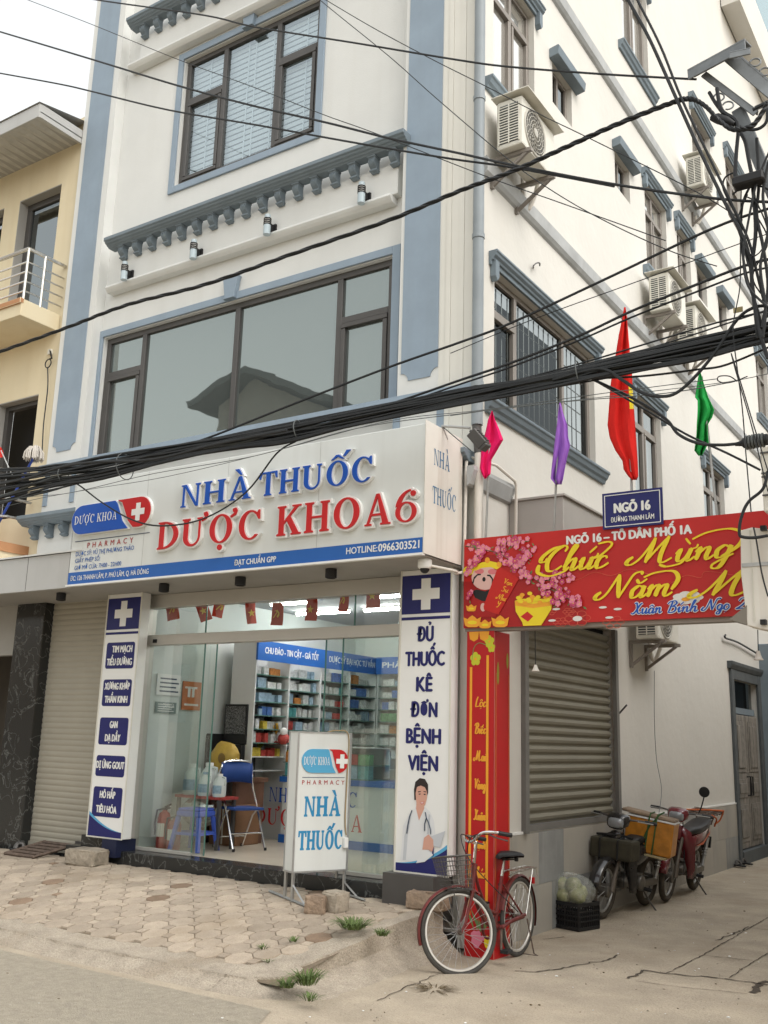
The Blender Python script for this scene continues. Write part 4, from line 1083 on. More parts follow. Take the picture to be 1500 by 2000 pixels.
def pill_logo(parent, xf, u0, u1, vc, h, w0, dep, blue, red, cap, grow=.012):
    W = u1-u0; r_ = h/2
    s1, s2 = u0+W*.64, u0+W*.585                       # slanting split
    left = arc(u0+r_, vc, r_, r_, 90, 270, 12)+[(u0+W*.70, vc-r_)]+[(u0+W*(.66-.03*math.sin(t*math.pi)), vc-r_+h*t) for t in (.25, .5, .75)]+[(u0+W*.555, vc+r_)]
    left = arc(u0+r_, vc, r_, r_, 90, 270, 12)+[(u0+W*.735, vc-r_), (u0+W*.66, vc-r_*.45), (u0+W*.62, vc+r_*.2), (u0+W*.58, vc+r_*.8), (u0+W*.55, vc+r_)]
    right = [(u0+W*.58, vc+r_), (u0+W*.645, vc+r_*.8), (u0+W*.69, vc+r_*.15), (u0+W*.735, vc-r_*.5), (u0+W*.80, vc-r_*.97)]+arc(u1-r_, vc, r_, r_, -90, 90, 12)
    mb = MB(xf); mb.prism(offset_poly(left, grow), w0, w0+dep, 1); mb.prism(left, w0+dep+.0005, w0+dep+.008, 0); mb.build('logo_blue_half', [blue, M['white']], parent)
    mb = MB(xf); mb.prism(offset_poly(right, grow), w0, w0+dep+.001, 1); mb.prism(right, w0+dep+.0015, w0+dep+.009, 0); mb.build('logo_red_half', [red, M['white']], parent)
    c = u0+W*.855; a, b = h*.30, h*.105
    mb = MB(xf); e = w0+dep+.010
    mb.poly([(c-b, vc+a), (c-b, vc+b), (c-a, vc+b), (c-a, vc-b), (c-b, vc-b), (c-b, vc-a), (c+b, vc-a), (c+b, vc-b), (c+a, vc-b), (c+a, vc+b), (c+b, vc+b), (c+b, vc+a)], e+.004); mb.build('white_cross', M['white'], parent)
    serif('DƯỢC KHOA', xf, u0+W*.315, vc-cap*.5, e, cap, W*.55, M['white'], parent, name='logo_lettering', flat=True, one=True)
L0, L1 = onK(149, 985)[0], onK(302, 960)[0]
pill_logo(sign, K_, L0, L1, 3.985, .325, 0.0, .03, M['sblue'], M['sred'], .095)
mb = MB(K_); mb.box(L0+.05, L1-.02, 3.748, 3.756, .001, .004); mb.build('logo_rule', M['ink'], sign)
txt('lettering', 'PHARMACY', K_, (L0+L1)/2, 3.665, .003, .058, M['redink'], sign, width=.72, spacing=1.9, offset=.008)
for s_, v, wd in (('DƯỢC SỸ: VŨ THỊ PHƯƠNG THẢO', 3.585, .92), ('GIẤY PHÉP SỐ:', 3.51, .405), ('GIỜ MỞ CỬA: 7H00 - 22H00', 3.43, .745)):
    txt('lettering', s_, K_, onK(151, 1060)[0], v, .003, .047, M['bandblue'], sign, width=wd, align='L', offset=.006)
txt('lettering', 'ĐC: 126 THANH LÃM, P. PHÚ LÃM, Q. HÀ ĐÔNG', K_, onK(138, 1135)[0], 3.312, .0065, .052, M['white'], sign, width=1.22, align='L', offset=.010)
txt('lettering', 'ĐẠT CHUẨN GPP', K_, (onK(457, 1105)[0]+onK(541, 1095)[0])/2, 3.312, .0065, .052, M['white'], sign, width=.52, offset=.02)
txt('lettering', 'HOTLINE:', K_, onK(677, 1080)[0], 3.318, .0065, .058, M['white'], sign, width=.335, align='L', offset=.015)
txt('lettering', '0966303521', K_, onK(737, 1075)[0]+.015, 3.314, .0065, .068, M['white'], sign, width=.42, align='L', offset=.02)
SD = MS(SX1+.006)
for s_, v, wd, c, cp in (('NHÀ', 4.085, .28, 7.33, .15), ('THUỐC', 3.735, .42, 7.385, .155)):
    serif(s_, SD, c+.02, v, .002, cp, wd, M['faded'], sign, name='side_lettering', flat=True, one=True)

# vertical panels
def cross(mb, c, v, a, b, w, mi=0): mb.poly([(c-b, v+a), (c-b, v+b), (c-a, v+b), (c-a, v-b), (c-b, v-b), (c-b, v-a), (c+b, v-a), (c+b, v-b), (c+a, v-b), (c+a, v+b), (c+b, v+b), (c+b, v+a)], w, mi)
def rrect(u0, u1, v0, v1, r_): return arc(u0+r_, v0+r_, r_, r_, 180, 270, 5)+arc(u1-r_, v0+r_, r_, r_, 270, 360, 5)+arc(u1-r_, v1-r_, r_, r_, 0, 90, 5)+arc(u0+r_, v1-r_, r_, r_, 90, 180, 5)
V_ = MF(7.70)
def vpanel(name, label, u0, u1):
    t = thing(name, label, 'sign panel')
    mb = MB(V_); mb.box(u0, u1, .585, 3.25, -.13, 0); mb.build('panel', [M['white']], t, bevel=.004)
    mb = MB(V_); d = .012
    mb.box(u0-.004, u0+d, .58, 3.25, 0, .006); mb.box(u1-d, u1+.004, .58, 3.25, 0, .006); mb.box(u0+d, u1-d, .58, .592, 0, .006); mb.build('edge_frame', M['offwhite'], t)
    mb = MB(V_); mb.box(u0+d+.002, u1-d-.002, 2.84, 3.20, .001, .003); mb.box(u0+d+.002, u1-d-.002, 2.785, 2.812, .001, .003); mb.build('navy_field', M['navy'], t)
    mb = MB(V_); cross(mb, (u0+u1)/2, 3.02, .145, .05, .0045); mb.build('white_cross', M['white'], t)
    n = 14
    wv = lambda x, k: .70+k*.22*(x-.35)**2*2+.0
    def curve(x): return (.655+.16*(1-x)**2) if u0 < -6 else (.66+.17*x**2.2-.02*x)
    lo = [(u0+d+.002+(u1-u0-2*d-.004)*i/n, curve(i/n)) for i in range(n+1)]
    hi = [(a, b+.035*abs((1-i/n) if u0 < -6 else i/n)) for i, (a, b) in enumerate(lo)]
    mb = MB(V_); mb.poly([(u0+d+.002, .594)]+lo[:0]+[(u1-d-.002, .594)]+lo[::-1], .002); mb.build('navy_wave', M['navy'], t)
    mb = MB(V_)
    for i in range(n): mb.face([(*lo[i], .0022), (*lo[i+1], .0022), (*hi[i+1], .0022), (*hi[i], .0022)])
    mb.build('blue_wave', M['ltblue'], t)
    return t
lp = vpanel('vertical_signboard', 'tall white pharmacy panel with five navy labels left of the shop glass', -8.92, -8.36)
for (a, b), lines in zip(((2.40, 2.695), (1.985, 2.28), (1.565, 1.86), (1.225, 1.45), (.80, 1.115)), (('TIM MẠCH', 'TIỂU ĐƯỜNG'), ('XƯƠNG KHỚP', 'THẦN KINH'), ('GAN', 'DẠ DẦY'), ('DỊ ỨNG GOUT',), ('HÔ HẤP', 'TIÊU HÓA'))):
    mb = MB(V_); mb.poly(rrect(-8.87, -8.41, a, b, .03), .002); lb = mb.build('navy_label', M['navy'], lp)
    n = len(lines); hh = (b-a)/(n+.05)
    for i, s_ in enumerate(lines):
        v = b-hh*(i+.5)-.03-(.01 if n > 1 else 0)
        txt('lettering', s_, V_, -8.64+(.03 if s_ == 'TIM MẠCH' else 0), v, .004, .072, M['white'], lb, width=len(s_)*.040, offset=.035)
rp = vpanel('vertical_signboard', 'tall white pharmacy panel with navy words and a printed doctor beside the red pillar', -4.905, -4.36)
for i, (s_, wd) in enumerate((('ĐỦ', .165), ('THUỐC', .405), ('KÊ', .16), ('ĐƠN', .27), ('BỆNH', .35), ('VIỆN', .30))):
    py = (1252, 1300, 1350, 1400, 1452, 1505)[i]
    q = on_y(832, py, 7.70)
    txt('lettering', s_, V_, -4.632, q.z, .003, .125, M['navy'], rp, width=wd, offset=.035)
# printed doctor on the panel: flat coloured shapes, hair, face, coat, stethoscope, hands, clipboard
def PD(px, py): q = on_y(750+px/2.985, 1080+py/2.985, 7.70); return (q.x, q.z)
M['coat'] = mat('printed_coat_white', (.70, .71, .72), .5); M['coat2'] = mat('printed_coat_fold', (.52, .54, .57), .5); M['hairp'] = mat('printed_hair', (.03, .022, .02), .5); M['lip'] = mat('printed_lips', (.55, .10, .10), .5)
shapes = [
 ('coat', [(150, 1520), (190, 1478), (240, 1480), (270, 1510), (292, 1560), (300, 1640), (292, 1700), (240, 1780), (160, 1800), (95, 1790), (105, 1700), (112, 1590)]),
 ('coat2', [(150, 1520), (160, 1530), (140, 1640), (128, 1790), (110, 1790), (120, 1650)]),
 ('coat2', [(262, 1520), (272, 1530), (262, 1640), (250, 1640)]),
 ('skin', [(192, 1440), (232, 1446), (236, 1490), (205, 1560), (188, 1490)]),
 ('hairp', [(178, 1440), (176, 1380), (184, 1335), (210, 1312), (240, 1318), (258, 1350), (258, 1400), (250, 1420), (236, 1370), (200, 1360), (190, 1400), (190, 1440)]),
 ('skin', [(188, 1440), (186, 1400), (194, 1365), (216, 1356), (240, 1366), (252, 1392), (252, 1430), (242, 1468), (224, 1492), (206, 1482), (192, 1462)]),
 ('hairp', [(200, 1390), (216, 1388), (216, 1393), (200, 1396)]), ('hairp', [(232, 1388), (248, 1391), (248, 1396), (232, 1393)]),
 ('hairp', [(203, 1404), (216, 1402), (214, 1409), (205, 1409)]), ('hairp', [(233, 1403), (246, 1405), (243, 1411), (234, 1410)]),
 ('lip', [(210, 1450), (222, 1454), (238, 1448), (232, 1462), (220, 1466)]), ('white', [(214, 1453), (222, 1456), (233, 1452), (229, 1459), (220, 1460)]),
 ('coat2', [(268, 1655), (360, 1620), (330, 1720), (260, 1700)]),
 ('skin', [(236, 1660), (262, 1640), (290, 1672), (292, 1745), (262, 1730), (226, 1730)]), ('navy', [(284, 1740), (294, 1710), (292, 1765), (280, 1768)]),
 ('coat', [(226, 1730), (262, 1732), (290, 1760), (240, 1800), (190, 1808)]),
]
for i, (m_, P) in enumerate(shapes):
    mb = MB(V_); mb.poly([PD(*p_) for p_ in P], .0026+.0004*i); mb.build('printed_doctor', M[m_], rp)
for P in ([(166, 1500), (152, 1540), (142, 1590), (136, 1635)], [(244, 1510), (250, 1545), (262, 1570), (274, 1610), (276, 1640)], [(250, 1545), (240, 1580), (240, 1620)]):
    mb = MB(V_); mb.tube([(*PD(*p_), .010) for p_ in P], .0045, 5); mb.build('printed_stethoscope', M['ink'], rp)
mb = MB(); mb.box(-4.96, -4.45, 7.60, 7.94, .2, .58); mb.build('pedestal', M['alu'], rp)
mb = MB(); mb.box(-8.62, -8.40, 7.66, 7.94, .40, .58); mb.build('pedestal', mat('dark_navy_box', (.012, .016, .045), .5), lp)
mb = MB(); mb.box(-9.12, -8.63, 7.80, 7.96, .30, .58); mb.build('plinth', M['marbleB'], lp)  # black block added to give the dark gap under the left panel
# ------------------------------------------------------------------ inside the pharmacy
FZ = .467
mb0 = None
for (xa, ya, xb, yb), wh in (((-6.41, 8.62, -5.40, 8.66), 'nearest the glass'), ((-6.40, 9.45, -5.45, 9.50), 'second from the glass'), ((-8.0, 9.5, -7.4, 9.52), 'over the desk'), ((-8.3, 10.4, -7.4, 10.42), 'deep in the shop, left of another'), ((-7.2, 10.4, -6.3, 10.42), 'deep in the shop, right of another')):
    t = thing('tube_light', 'lit white tube lamp on the shop ceiling, '+wh, 'lamp', group='tube lamps on the shop ceiling')
    mb = MB(); mb.box(xa, xb, ya-.02, ya+.02, 3.335, 3.357); mb.build('fitting', M['white'], t)
    mb = MB(); mb.tube([(xa+.02, ya, 3.318), (xb-.02, ya, 3.318)], .016, 8); mb.build('tube', M['tube'], t)
# wall shelves: one long unit along the left wall, another across the back
SHX = -8.02
def cabinet(label, xf, u0, u1, nb, depth, words, z0=FZ, z1=2.86):
    t = thing('medicine_shelf', label, 'shelf unit')
    mb = MB(xf); mb.box(u0, u0+.02, z0, z1, 0, -depth); mb.box(u1-.02, u1, z0, z1, 0, -depth); mb.box(u0, u1, z0, z1, -depth, -depth-.02)
    mb.build('carcass', M['shelf'], t)
    bw = (u1-u0)/nb
    for i in range(1, nb):
        mb = MB(xf); mb.box(u0+bw*i-.012, u0+bw*i+.012, z0, z1-.2, 0, -depth+.005); mb.build('upright', M['shelf'], t)
    zz = [1.30+.165*k for k in range(9)]
    for z in zz[:-1]:
        mb = MB(xf); mb.box(u0+.021, u1-.021, z-.012, z, -.012, -depth+.005); mb.build('shelf', M['ashelf'] if z > 1.6 and z < 2.5 else M['shelf'], t)
    mb = MB(xf); mb.box(u0-.01, u1+.01, 2.62, z1, .03, .0); h_ = mb.build('header', M['bandblue'], t)
    n = len(words)
    for i, w_ in enumerate(words):
        a = u0+(u1-u0)*(i+.5)/n
        txt('lettering', w_, xf, a, 2.71, .032, .075, M['white'], h_, width=(u1-u0)/n*.82, offset=.02)
    return t, zz
ca, zz = cabinet('white medicine shelves along the left shop wall under a blue header', MS(SHX), 9.32, 12.0, 4, .36, ('CHU ĐÁO - TIN CẬY - GIÁ TỐT', 'DƯỢC SỸ ĐẠI HỌC TƯ VẤN'))
cb, zz = cabinet('white medicine shelves across the back wall of the shop', MF(11.9), -7.95, -4.6, 5, .28, ('PHÂN PHỐI', 'TƯ VẤN SỨC KHOẺ', 'CHU ĐÁO'))
PAL = {'white': (.60, .61, .60), 'pale blue': (.30, .42, .52), 'blue': (.06, .14, .38), 'green': (.10, .28, .12), 'yellow': (.55, .42, .06), 'red': (.42, .06, .05), 'teal': (.08, .30, .30), 'dark': (.05, .05, .06), 'orange': (.50, .20, .05)}
BM = {k: mat('carton_'+k.replace(' ', '_'), c, .5, var=.35, vscale=28) for k, c in PAL.items()}
rg = random.Random(21)
ORD = ['lowest', 'second lowest', 'third lowest', 'fourth lowest', 'fifth lowest', 'sixth lowest', 'seventh lowest', 'top']
BAYS = ['first', 'second', 'third', 'fourth', 'fifth']
unitbox = {}
def carton(xf, u, v, w, su, sv, sw, colr, label, group):
    if colr not in unitbox:
        m_ = MB(); m_.box(-.5, .5, -.5, .5, 0, 1); o = m_.build('medicine_box', BM[colr]); unitbox[colr] = o
    else: o = unitbox[colr].copy(); COL.objects.link(o)
    p_ = xf(u, v, w); o.location = p_
    side = abs(xf(1, 0, 0).x-xf(0, 0, 0).x) > .5
    o.scale = (su, sw, sv) if side else (sw, su, sv)
    return tag(o, label, 'medicine box', group)
def fill(xf, u0, u1, nb, where, bays, front):
    bw = (u1-u0)/nb
    for b in bays:
        for k, z in enumerate(zz[:-1]):
            if k == 0: continue
            u = u0+bw*b+.03; e = u0+bw*(b+1)-.03
            cols = rg.sample(list(PAL), 2); cols = ['white', 'white', 'pale blue']+cols
            if k < 2 and b < 2: cols = ['red', 'white', 'yellow']
            while u < e-.05:
                c_ = rg.choice(cols); n = rg.randint(2, 3); s_ = rg.uniform(.058, .10); hh = rg.uniform(.075, .135)
                for q in range(n):
                    if u+s_ > e: break
                    carton(xf, u+s_/2, z, front-rg.uniform(.03, .10), s_*.96, hh, .09, c_, '%s medicine box on the %s shelf, %s bay of the %s' % (c_, ORD[k], BAYS[b], where), 'medicine boxes on the shop shelves')
                    u += s_
                u += rg.choice([0, 0, .02])
fill(MS(SHX), 9.32, 12.0, 4, 'left wall shelves', (0, 1, 2, 3), -.05)
fill(MF(11.9), -7.95, -4.6, 5, 'back wall shelves', (0, 1), -.05)
# counter
CY = 9.76
cn = thing('counter', 'white pharmacy counter with blue plinth and painted pharmacy name', 'counter')
C_ = MF(CY)
mb = MB(); mb.box(-7.86, -4.6, CY, CY+.5, .53, 1.17); mb.build('body', M['signface'], cn)
mb = MB(); mb.box(-7.88, -4.58, CY-.02, CY+.52, FZ, .56); mb.build('plinth', M['bandblue'], cn)
mb = MB(); mb.box(-7.90, -4.56, CY-.025, CY+.52, 1.17, 1.235); mb.build('worktop', M['bandblue'], cn)
_a, _b = on_y(525, 1570, CY).x, on_y(697, 1585, CY).x
serif('NHÀ THUỐC', C_, (_a+_b)/2, .93, .003, .17, _b-_a, M['sblue'], cn, name='lettering', flat=True, one=True)
_a, _b = on_y(497, 1630, CY).x, on_y(707, 1645, CY).x
serif('DƯỢC KHOA', C_, (_a+_b)/2, .66, .003, .19, _b-_a, M['sred'], cn, name='lettering', flat=True, one=True)
dc = thing('display_case', 'low glass display case of boxes on top of the pharmacy counter', 'display case')
mb = MB(); mb.box(-7.88, -6.6, CY+.0, CY+.45, 1.236, 1.25); mb.box(-7.88, -6.6, CY, CY+.45, 1.40, 1.408); mb.build('shelf', M['ashelf'], dc)
mb = MB(); mb.box(-7.88, -6.6, CY+.44, CY+.45, 1.25, 1.60); mb.box(-7.88, -6.6, CY-.004, CY+.45, 1.60, 1.61); mb.build('case', M['shelf'], dc)
u = -7.85
k = 0
while u < -6.65:
    s_ = rg.uniform(.10, .17); c_ = ['teal', 'pale blue', 'teal', 'white', 'orange', 'pale blue'][k % 6]
    carton(C_, u+s_/2, 1.251, -.06, s_*.95, .145, .1, c_, '%s carton in the lower row of the counter display case' % c_, 'cartons in the counter display case')
    c_ = ['orange', 'white', 'red', 'green', 'white'][k % 5]
    carton(C_, u+s_/2, 1.409, -.06, s_*.95, .12, .1, c_, '%s carton in the upper row of the counter display case' % c_, 'cartons in the counter display case')
    u += s_; k += 1
u = -5.95; k = 0
while u < -5.0:
    s_ = rg.uniform(.16, .26); c_ = ['orange', 'red', 'red', 'dark'][k % 4]
    carton(C_, u+s_/2, 1.236, -.06, s_*.95, .2, .2, ['white', 'teal', 'pale blue'][k % 3], '%s carton on the right half of the counter' % ['white', 'teal', 'pale blue'][k % 3], 'cartons on the right half of the counter')
    carton(C_, u+s_/2, 1.44, -.06, s_*.95, .19, .2, c_, '%s carton stacked on the cartons at the right end of the counter' % c_, 'cartons on the right half of the counter')
    u += s_; k += 1
# notice on the counter front
nt_ = thing('notice', 'pale printed notice with blue headings on the right counter front', 'notice')
mb = MB(C_); mb.box(-5.72, -5.15, .60, 1.15, .004, .010); mb.build('sheet', mat('notice_paper', (.50, .60, .62), .6), nt_)
for i in range(6):
    mb = MB(C_); mb.box(-5.66, -5.22-.1*(i % 2), 1.02-.03*i, 1.03-.03*i, .011, .012); mb.build('text_line', M['ink'], nt_)
mb = MB(C_); mb.poly(rrect(-5.66, -5.22, .72, .82, .04), .0115); mb.build('blue_badge', M['bandblue'], nt_)
# computer, speaker boxes, desk stuff
t = thing('monitor', 'black computer monitor standing on the counter left of the gold figurines', 'monitor')
q = on_y(500, 1450, CY+.2)
mb = MB(); mb.box(q.x-.24, q.x+.22, CY+.2, CY+.24, 1.60, 1.96); mb.build('screen', M['black'], t, bevel=.01)
mb = MB(); mb.box(q.x-.03, q.x+.03, CY+.24, CY+.28, 1.611, 1.75); mb.box(q.x-.12, q.x+.12, CY+.14, CY+.32, 1.611, 1.622); mb.build('stand', M['black'], t)
t = thing('price_bubble', 'yellow round counter sign on a thin stick before the monitor', 'sign')
q = on_y(508, 1447, CY+.08)
mb = MB(C_); mb.prism(arc(q.x, q.z, .075, .08, 0, 345, 22), -.08, -.085); mb.build('disc', mat('yellow_card', (.55, .55, .04), .5), t)
mb = MB(C_); mb.box(q.x-.005, q.x+.005, 1.611, q.z-.08, -.082, -.086); mb.build('stick', M['white'], t)
txt('lettering', 'GPP', C_, q.x, q.z-.02, -.079, .04, M['ink'], t, width=.08, offset=.02)
t = thing('gold_figurine', 'glossy gold beckoning figurine with red base on the counter', 'figurine')
q = on_y(532, 1460, CY+.12); M['goldm'] = mat('gold_lacquer', (.65, .36, .06), .3, metal=.8, var=.3, vscale=40)
mb = MB(); c = Vector((q.x, CY+.12, 1.70)); mb.blob(c, (.07, .06, .09), 12, 8, jit=.06); mb.blob(c+Vector((0, -.01, .12)), (.055, .05, .055), 12, 8); mb.lathe([(.02, 0), (.0, .05)], c+Vector((-.03, 0, .16))); mb.lathe([(.02, 0), (.0, .05)], c+Vector((.03, 0, .16))); mb.tube([c+Vector((.05, -.02, .04)), c+Vector((.09, -.03, .10)), c+Vector((.08, -.04, .17))], .02, 8)
mb.build('body', M['goldm'], t)
mb = MB(); mb.lathe([(.09, 0), (.09, .03), (.07, .045)], (q.x, CY+.12, 1.611), n=18); mb.build('base', BM['red'], t)
t = thing('red_ornament', 'red and gold lucky ornament beside the gold figurine on the counter', 'ornament')
q = on_y(553, 1462, CY+.1)
mb = MB(); mb.blob((q.x, CY+.1, 1.68), (.08, .07, .07), 14, 8, jit=.08); mb.build('body', BM['red'], t)
mb = MB(); mb.blob((q.x+.01, CY+.08, 1.77), (.05, .05, .05), 12, 7); mb.build('top', M['white'], t)
# pharmacist seen dimly behind the counter at the right
# poster set on the left wall
LW = MS(-8.555)
def wallp(px, py): q = on_x(px, py, -8.545); return q.y, q.z
for nm, lab, (pa, pb), m_ in (('poster', 'white price list poster high on the left shop wall', ((308, 1315), (353, 1360)), M['white']), ('poster', 'orange payment poster on the left shop wall', ((358, 1330), (390, 1388)), mat('orange_poster', (.55, .17, .06), .5)), ('poster', 'grey no smoking notice under the white poster on the left shop wall', ((304, 1370), (343, 1394)), mat('grey_notice', (.20, .25, .24), .5))):
    (a, b), (c, d) = wallp(*pa), wallp(*pb)
    t = thing(nm, lab, 'poster')
    mb = MB(LW); mb.box(a, c, d, b, .004, .012); mb.build('sheet', m_, t)
    mb = MB(LW)
    for i in range(4):
        if 'orange' in lab and i in (1, 2): mb.box(a+.06*(c-a)+(c-a)*.22*i, a+(c-a)*.22*i+.2*(c-a), d+(b-d)*.45, d+(b-d)*.75, .0125, .013)
        else: mb.box(a+(c-a)*.12, a+(c-a)*(.88-.1*(i % 2)), d+(b-d)*(.15+.2*i), d+(b-d)*(.22+.2*i), .0125, .013)
    mb.build('print', M['white'] if m_ is not M['white'] else M['ink'], t)
    if 'smoking' in lab:
        txt('lettering', 'CẤM LỬA', LW, a+(c-a)*.62, d+(b-d)*.5, .0135, .05, M['white'], t, width=(c-a)*.55)
# black patterned speaker boxes
M['dots'] = marble('speckled_black', (.012, .012, .012), (.5, .5, .5), 28, .5, .05, 3)
t = thing('speaker', 'black speckled loudspeaker standing upright behind the glass at the left', 'loudspeaker')
q = on_y(375, 1430, 9.1); mb = MB(); mb.box(q.x-.40, q.x+.32, 9.1, 9.35, 1.12, 1.72); mb.box(q.x-.26, q.x+.30, 9.094, 9.099, 1.15, 1.70, 1); mb.build('cabinet', [M['black'], M['dots']], t, bevel=.006)
t = thing('speaker', 'smaller black speckled loudspeaker on top of the desk left of the shelves', 'loudspeaker')
q = on_y(448, 1400, 9.3); mb = MB(); mb.box(-8.47, -8.10, 9.3, 9.5, 1.60, 2.08); mb.box(-8.45, -8.12, 9.294, 9.299, 1.72, 2.06, 1); mb.build('cabinet', [M['black'], M['dots']], t, bevel=.006)
t = thing('desk', 'brown desk loaded with boxes between the left wall and the counter', 'desk')
mb = MB(); mb.box(-8.5, -7.92, 8.95, 9.55, 1.17, 1.22); mb.build('desk_top', mat('desk_wood', (.16, .08, .05), .5, var=.3), t)
mb = MB(); mb.box(-8.48, -8.40, 9.0, 9.5, FZ, 1.17); mb.box(-8.0, -7.94, 9.0, 9.5, FZ, 1.17); mb.box(-8.40, -8.0, 9.47, 9.5, .6, 1.17); mb.build('frame', bpy.data.materials['desk_wood'], t)
t = thing('cabinet', 'black cabinet standing on the desk beneath the smaller loudspeaker', 'cabinet')
mb = MB(); mb.box(-8.49, -8.12, 9.25, 9.53, 1.221, 1.598); mb.build('body', M['black'], t, bevel=.006)
# brown cardboard box by the chair
t = thing('cardboard_box', 'brown cardboard box on the floor behind the folding chair', 'box'); mb = MB(); mb.box(-8.30, -7.90, 8.98, 9.4, FZ, .92); mb.build('body', mat('cardboard', (.24, .13, .07), .85, var=.1), t, bevel=.004)
mb = MB(); mb.box(-8.11, -8.09, 8.977, 9.401, FZ+.01, .922); mb.build('tape', M['offwhite'], t)
# white jugs of liquid on the red stand
M['jug'] = mat('white_jug_plastic', (.62, .66, .64), .35, var=.05)
def jug(label, x, y, z, h_, capm, handle=1):
    t = thing('jug', label, 'jug', (x, y, z), group='plastic jugs behind the shop glass')
    mb = MB(); r_ = h_*.30
    mb.lathe([(r_*.9, 0), (r_, .02), (r_, h_*.58), (r_*.85, h_*.70), (r_*.42, h_*.86), (r_*.36, h_*.92)], (0, 0, 0), n=18)
    mb.tube([(r_*.45, 0, h_*.86), (r_*1.05, 0, h_*.84), (r_*1.15, 0, h_*.62), (r_*.92, 0, h_*.5)], h_*.045, 8)
    mb.build('body', M['jug'], t)
    mb = MB(); mb.lathe([(r_*.42, h_*.90), (r_*.42, h_)], (0, 0, 0), n=14); mb.build('cap', capm, t)
    mb = MB(); mb.mesh([(r_*1.012*math.cos(R(a)), r_*1.012*math.sin(R(a)), h_*v) for v in (.15, .5) for a in range(-150, -29, 15)], [(i, i+1, i+10, i+9) for i in range(8)], 0, True); mb.build('sticker', BM['pale blue'], t)
    return t
t = thing('stand', 'red painted stand carrying the white jugs behind the glass', 'stand')
mb = MB(); mb.box(-8.42, -7.72, 8.50, 8.80, 1.00, 1.03); mb.build('top', BM['red'], t)
for x in (-8.38, -7.76):
    for y in (8.53, 8.77): mb = MB(); mb.box(x-.018, x+.018, y-.018, y+.018, FZ, 1.0); mb.build('leg', M['alu'], t)
jug('large white jug with blue label, leftmost on the red stand', -8.28, 8.62, 1.031, .34, M['white'])
jug('large white jug behind the gap between two front jugs on the stand', -8.10, 8.70, 1.031, .36, M['white'])
jug('small white jug at the front middle of the red stand', -8.02, 8.56, 1.031, .26, BM['pale blue'])
jug('small white jug with its handle to the right, rightmost on the red stand', -7.80, 8.56, 1.031, .25, M['white'])
t = thing('sack', 'yellow plastic sack on the desk behind the white jugs', 'sack')
mb = MB(); mb.blob((-8.20, 9.06, 1.42), (.20, .12, .21), 16, 10, jit=.09, seed=3); mb.build('bag', mat('yellow_sack', (.50, .33, .06), .4, var=.2, vscale=8), t)
mb = MB(); mb.blob((-8.15, 8.945, 1.44), (.06, .012, .06), 10, 6); mb.build('print', mat('sack_print', (.2, .12, .03), .5), t)
t = thing('plastic_bag', 'clear plastic bag of goods hanging under the red stand', 'plastic bag')
mb = MB(); mb.blob((-8.12, 8.62, .86), (.26, .14, .17), 18, 12, jit=.10, seed=5); mb.build('bag', glass_mat('clear_film', (.72, .78, .74), .5, rough=.15, base=.25), t)
mb = MB(); mb.blob((-8.12, 8.64, .84), (.2, .09, .11), 12, 8, jit=.1, seed=7); mb.build('goods', mat('pale_goods', (.34, .38, .33), .6, var=.3, vscale=15), t)
# fire extinguishers
M['extred'] = mat('extinguisher_red', (.30, .035, .02), .35, var=.2)
for lab, x, y, h_ in (('taller red fire extinguisher with a black hose behind the shop glass', -8.34, 8.28, .44), ('shorter red fire extinguisher with white label behind the shop glass', -8.13, 8.24, .36)):
    t = thing('fire_extinguisher', lab, 'fire extinguisher', (x, y, FZ), group='fire extinguishers behind the glass')
    mb = MB(); r_ = .075; mb.lathe([(r_*.95, 0), (r_, .02), (r_, h_*.72), (r_*.75, h_*.84), (.03, h_*.88), (.025, h_*.92)], (0, 0, 0), n=18); mb.build('cylinder', M['extred'], t)
    mb = MB(); mb.lathe([(.03, h_*.92), (.03, h_*.97)], (0, 0, 0), n=10); mb.tube([(0, 0, h_*.98), (.11, -.02, h_*1.07)], .012, 6); mb.tube([(0, 0, h_*.95), (.10, -.02, h_*.98)], .008, 6); mb.tube([(-.02, 0, h_*.94), (-.10, -.02, h_*.9), (-.11, -.03, h_*.6), (-.09, -.04, h_*.3)], .011, 7); mb.build('valve', M['black'], t)
    mb = MB(); mb.mesh([(r_*1.01*math.cos(R(a)), r_*1.01*math.sin(R(a)), h_*v) for v in (.28, .6) for a in range(-140, -39, 20)], [(i, i+1, i+7, i+6) for i in range(5)], 0, True); mb.build('sticker', M['offwhite'], t)
# blue plastic stool
t = thing('plastic_stool', 'blue moulded plastic stool behind the sliding glass door', 'stool', (-7.92, 8.34, FZ), R(8))
M['stool'] = mat('stool_blue', (.06, .12, .55), .4, var=.08)
mb = MB(); mb.box(-.145, .145, -.145, .145, .42, .45); mb.box(-.155, .155, -.155, .155, .36, .42); mb.build('seat', M['stool'], t, bevel=.012)
for sx_ in (-1, 1):
    for sy_ in (-1, 1):
        mb = MB(); 
        V = [(sx_*.11, sy_*.11, .36), (sx_*.155, sy_*.11, .36), (sx_*.155, sy_*.155, .36), (sx_*.11, sy_*.155, .36), (sx_*.165, sy_*.165, 0), (sx_*.205, sy_*.165, 0), (sx_*.205, sy_*.205, 0), (sx_*.165, sy_*.205, 0)]
        mb.mesh(V, [(0, 1, 2, 3), (4, 5, 6, 7), (0, 1, 5, 4), (1, 2, 6, 5), (2, 3, 7, 6), (3, 0, 4, 7)]); mb.build('leg', M['stool'], t, bevel=.004)
mb = MB()
for s_ in (-1, 1): mb.box(-.14, .14, s_*.165-.006, s_*.165+.006, .17, .20); mb.box(s_*.165-.006, s_*.165+.006, -.14, .14, .17, .20)
mb.build('stretcher', M['stool'], t)
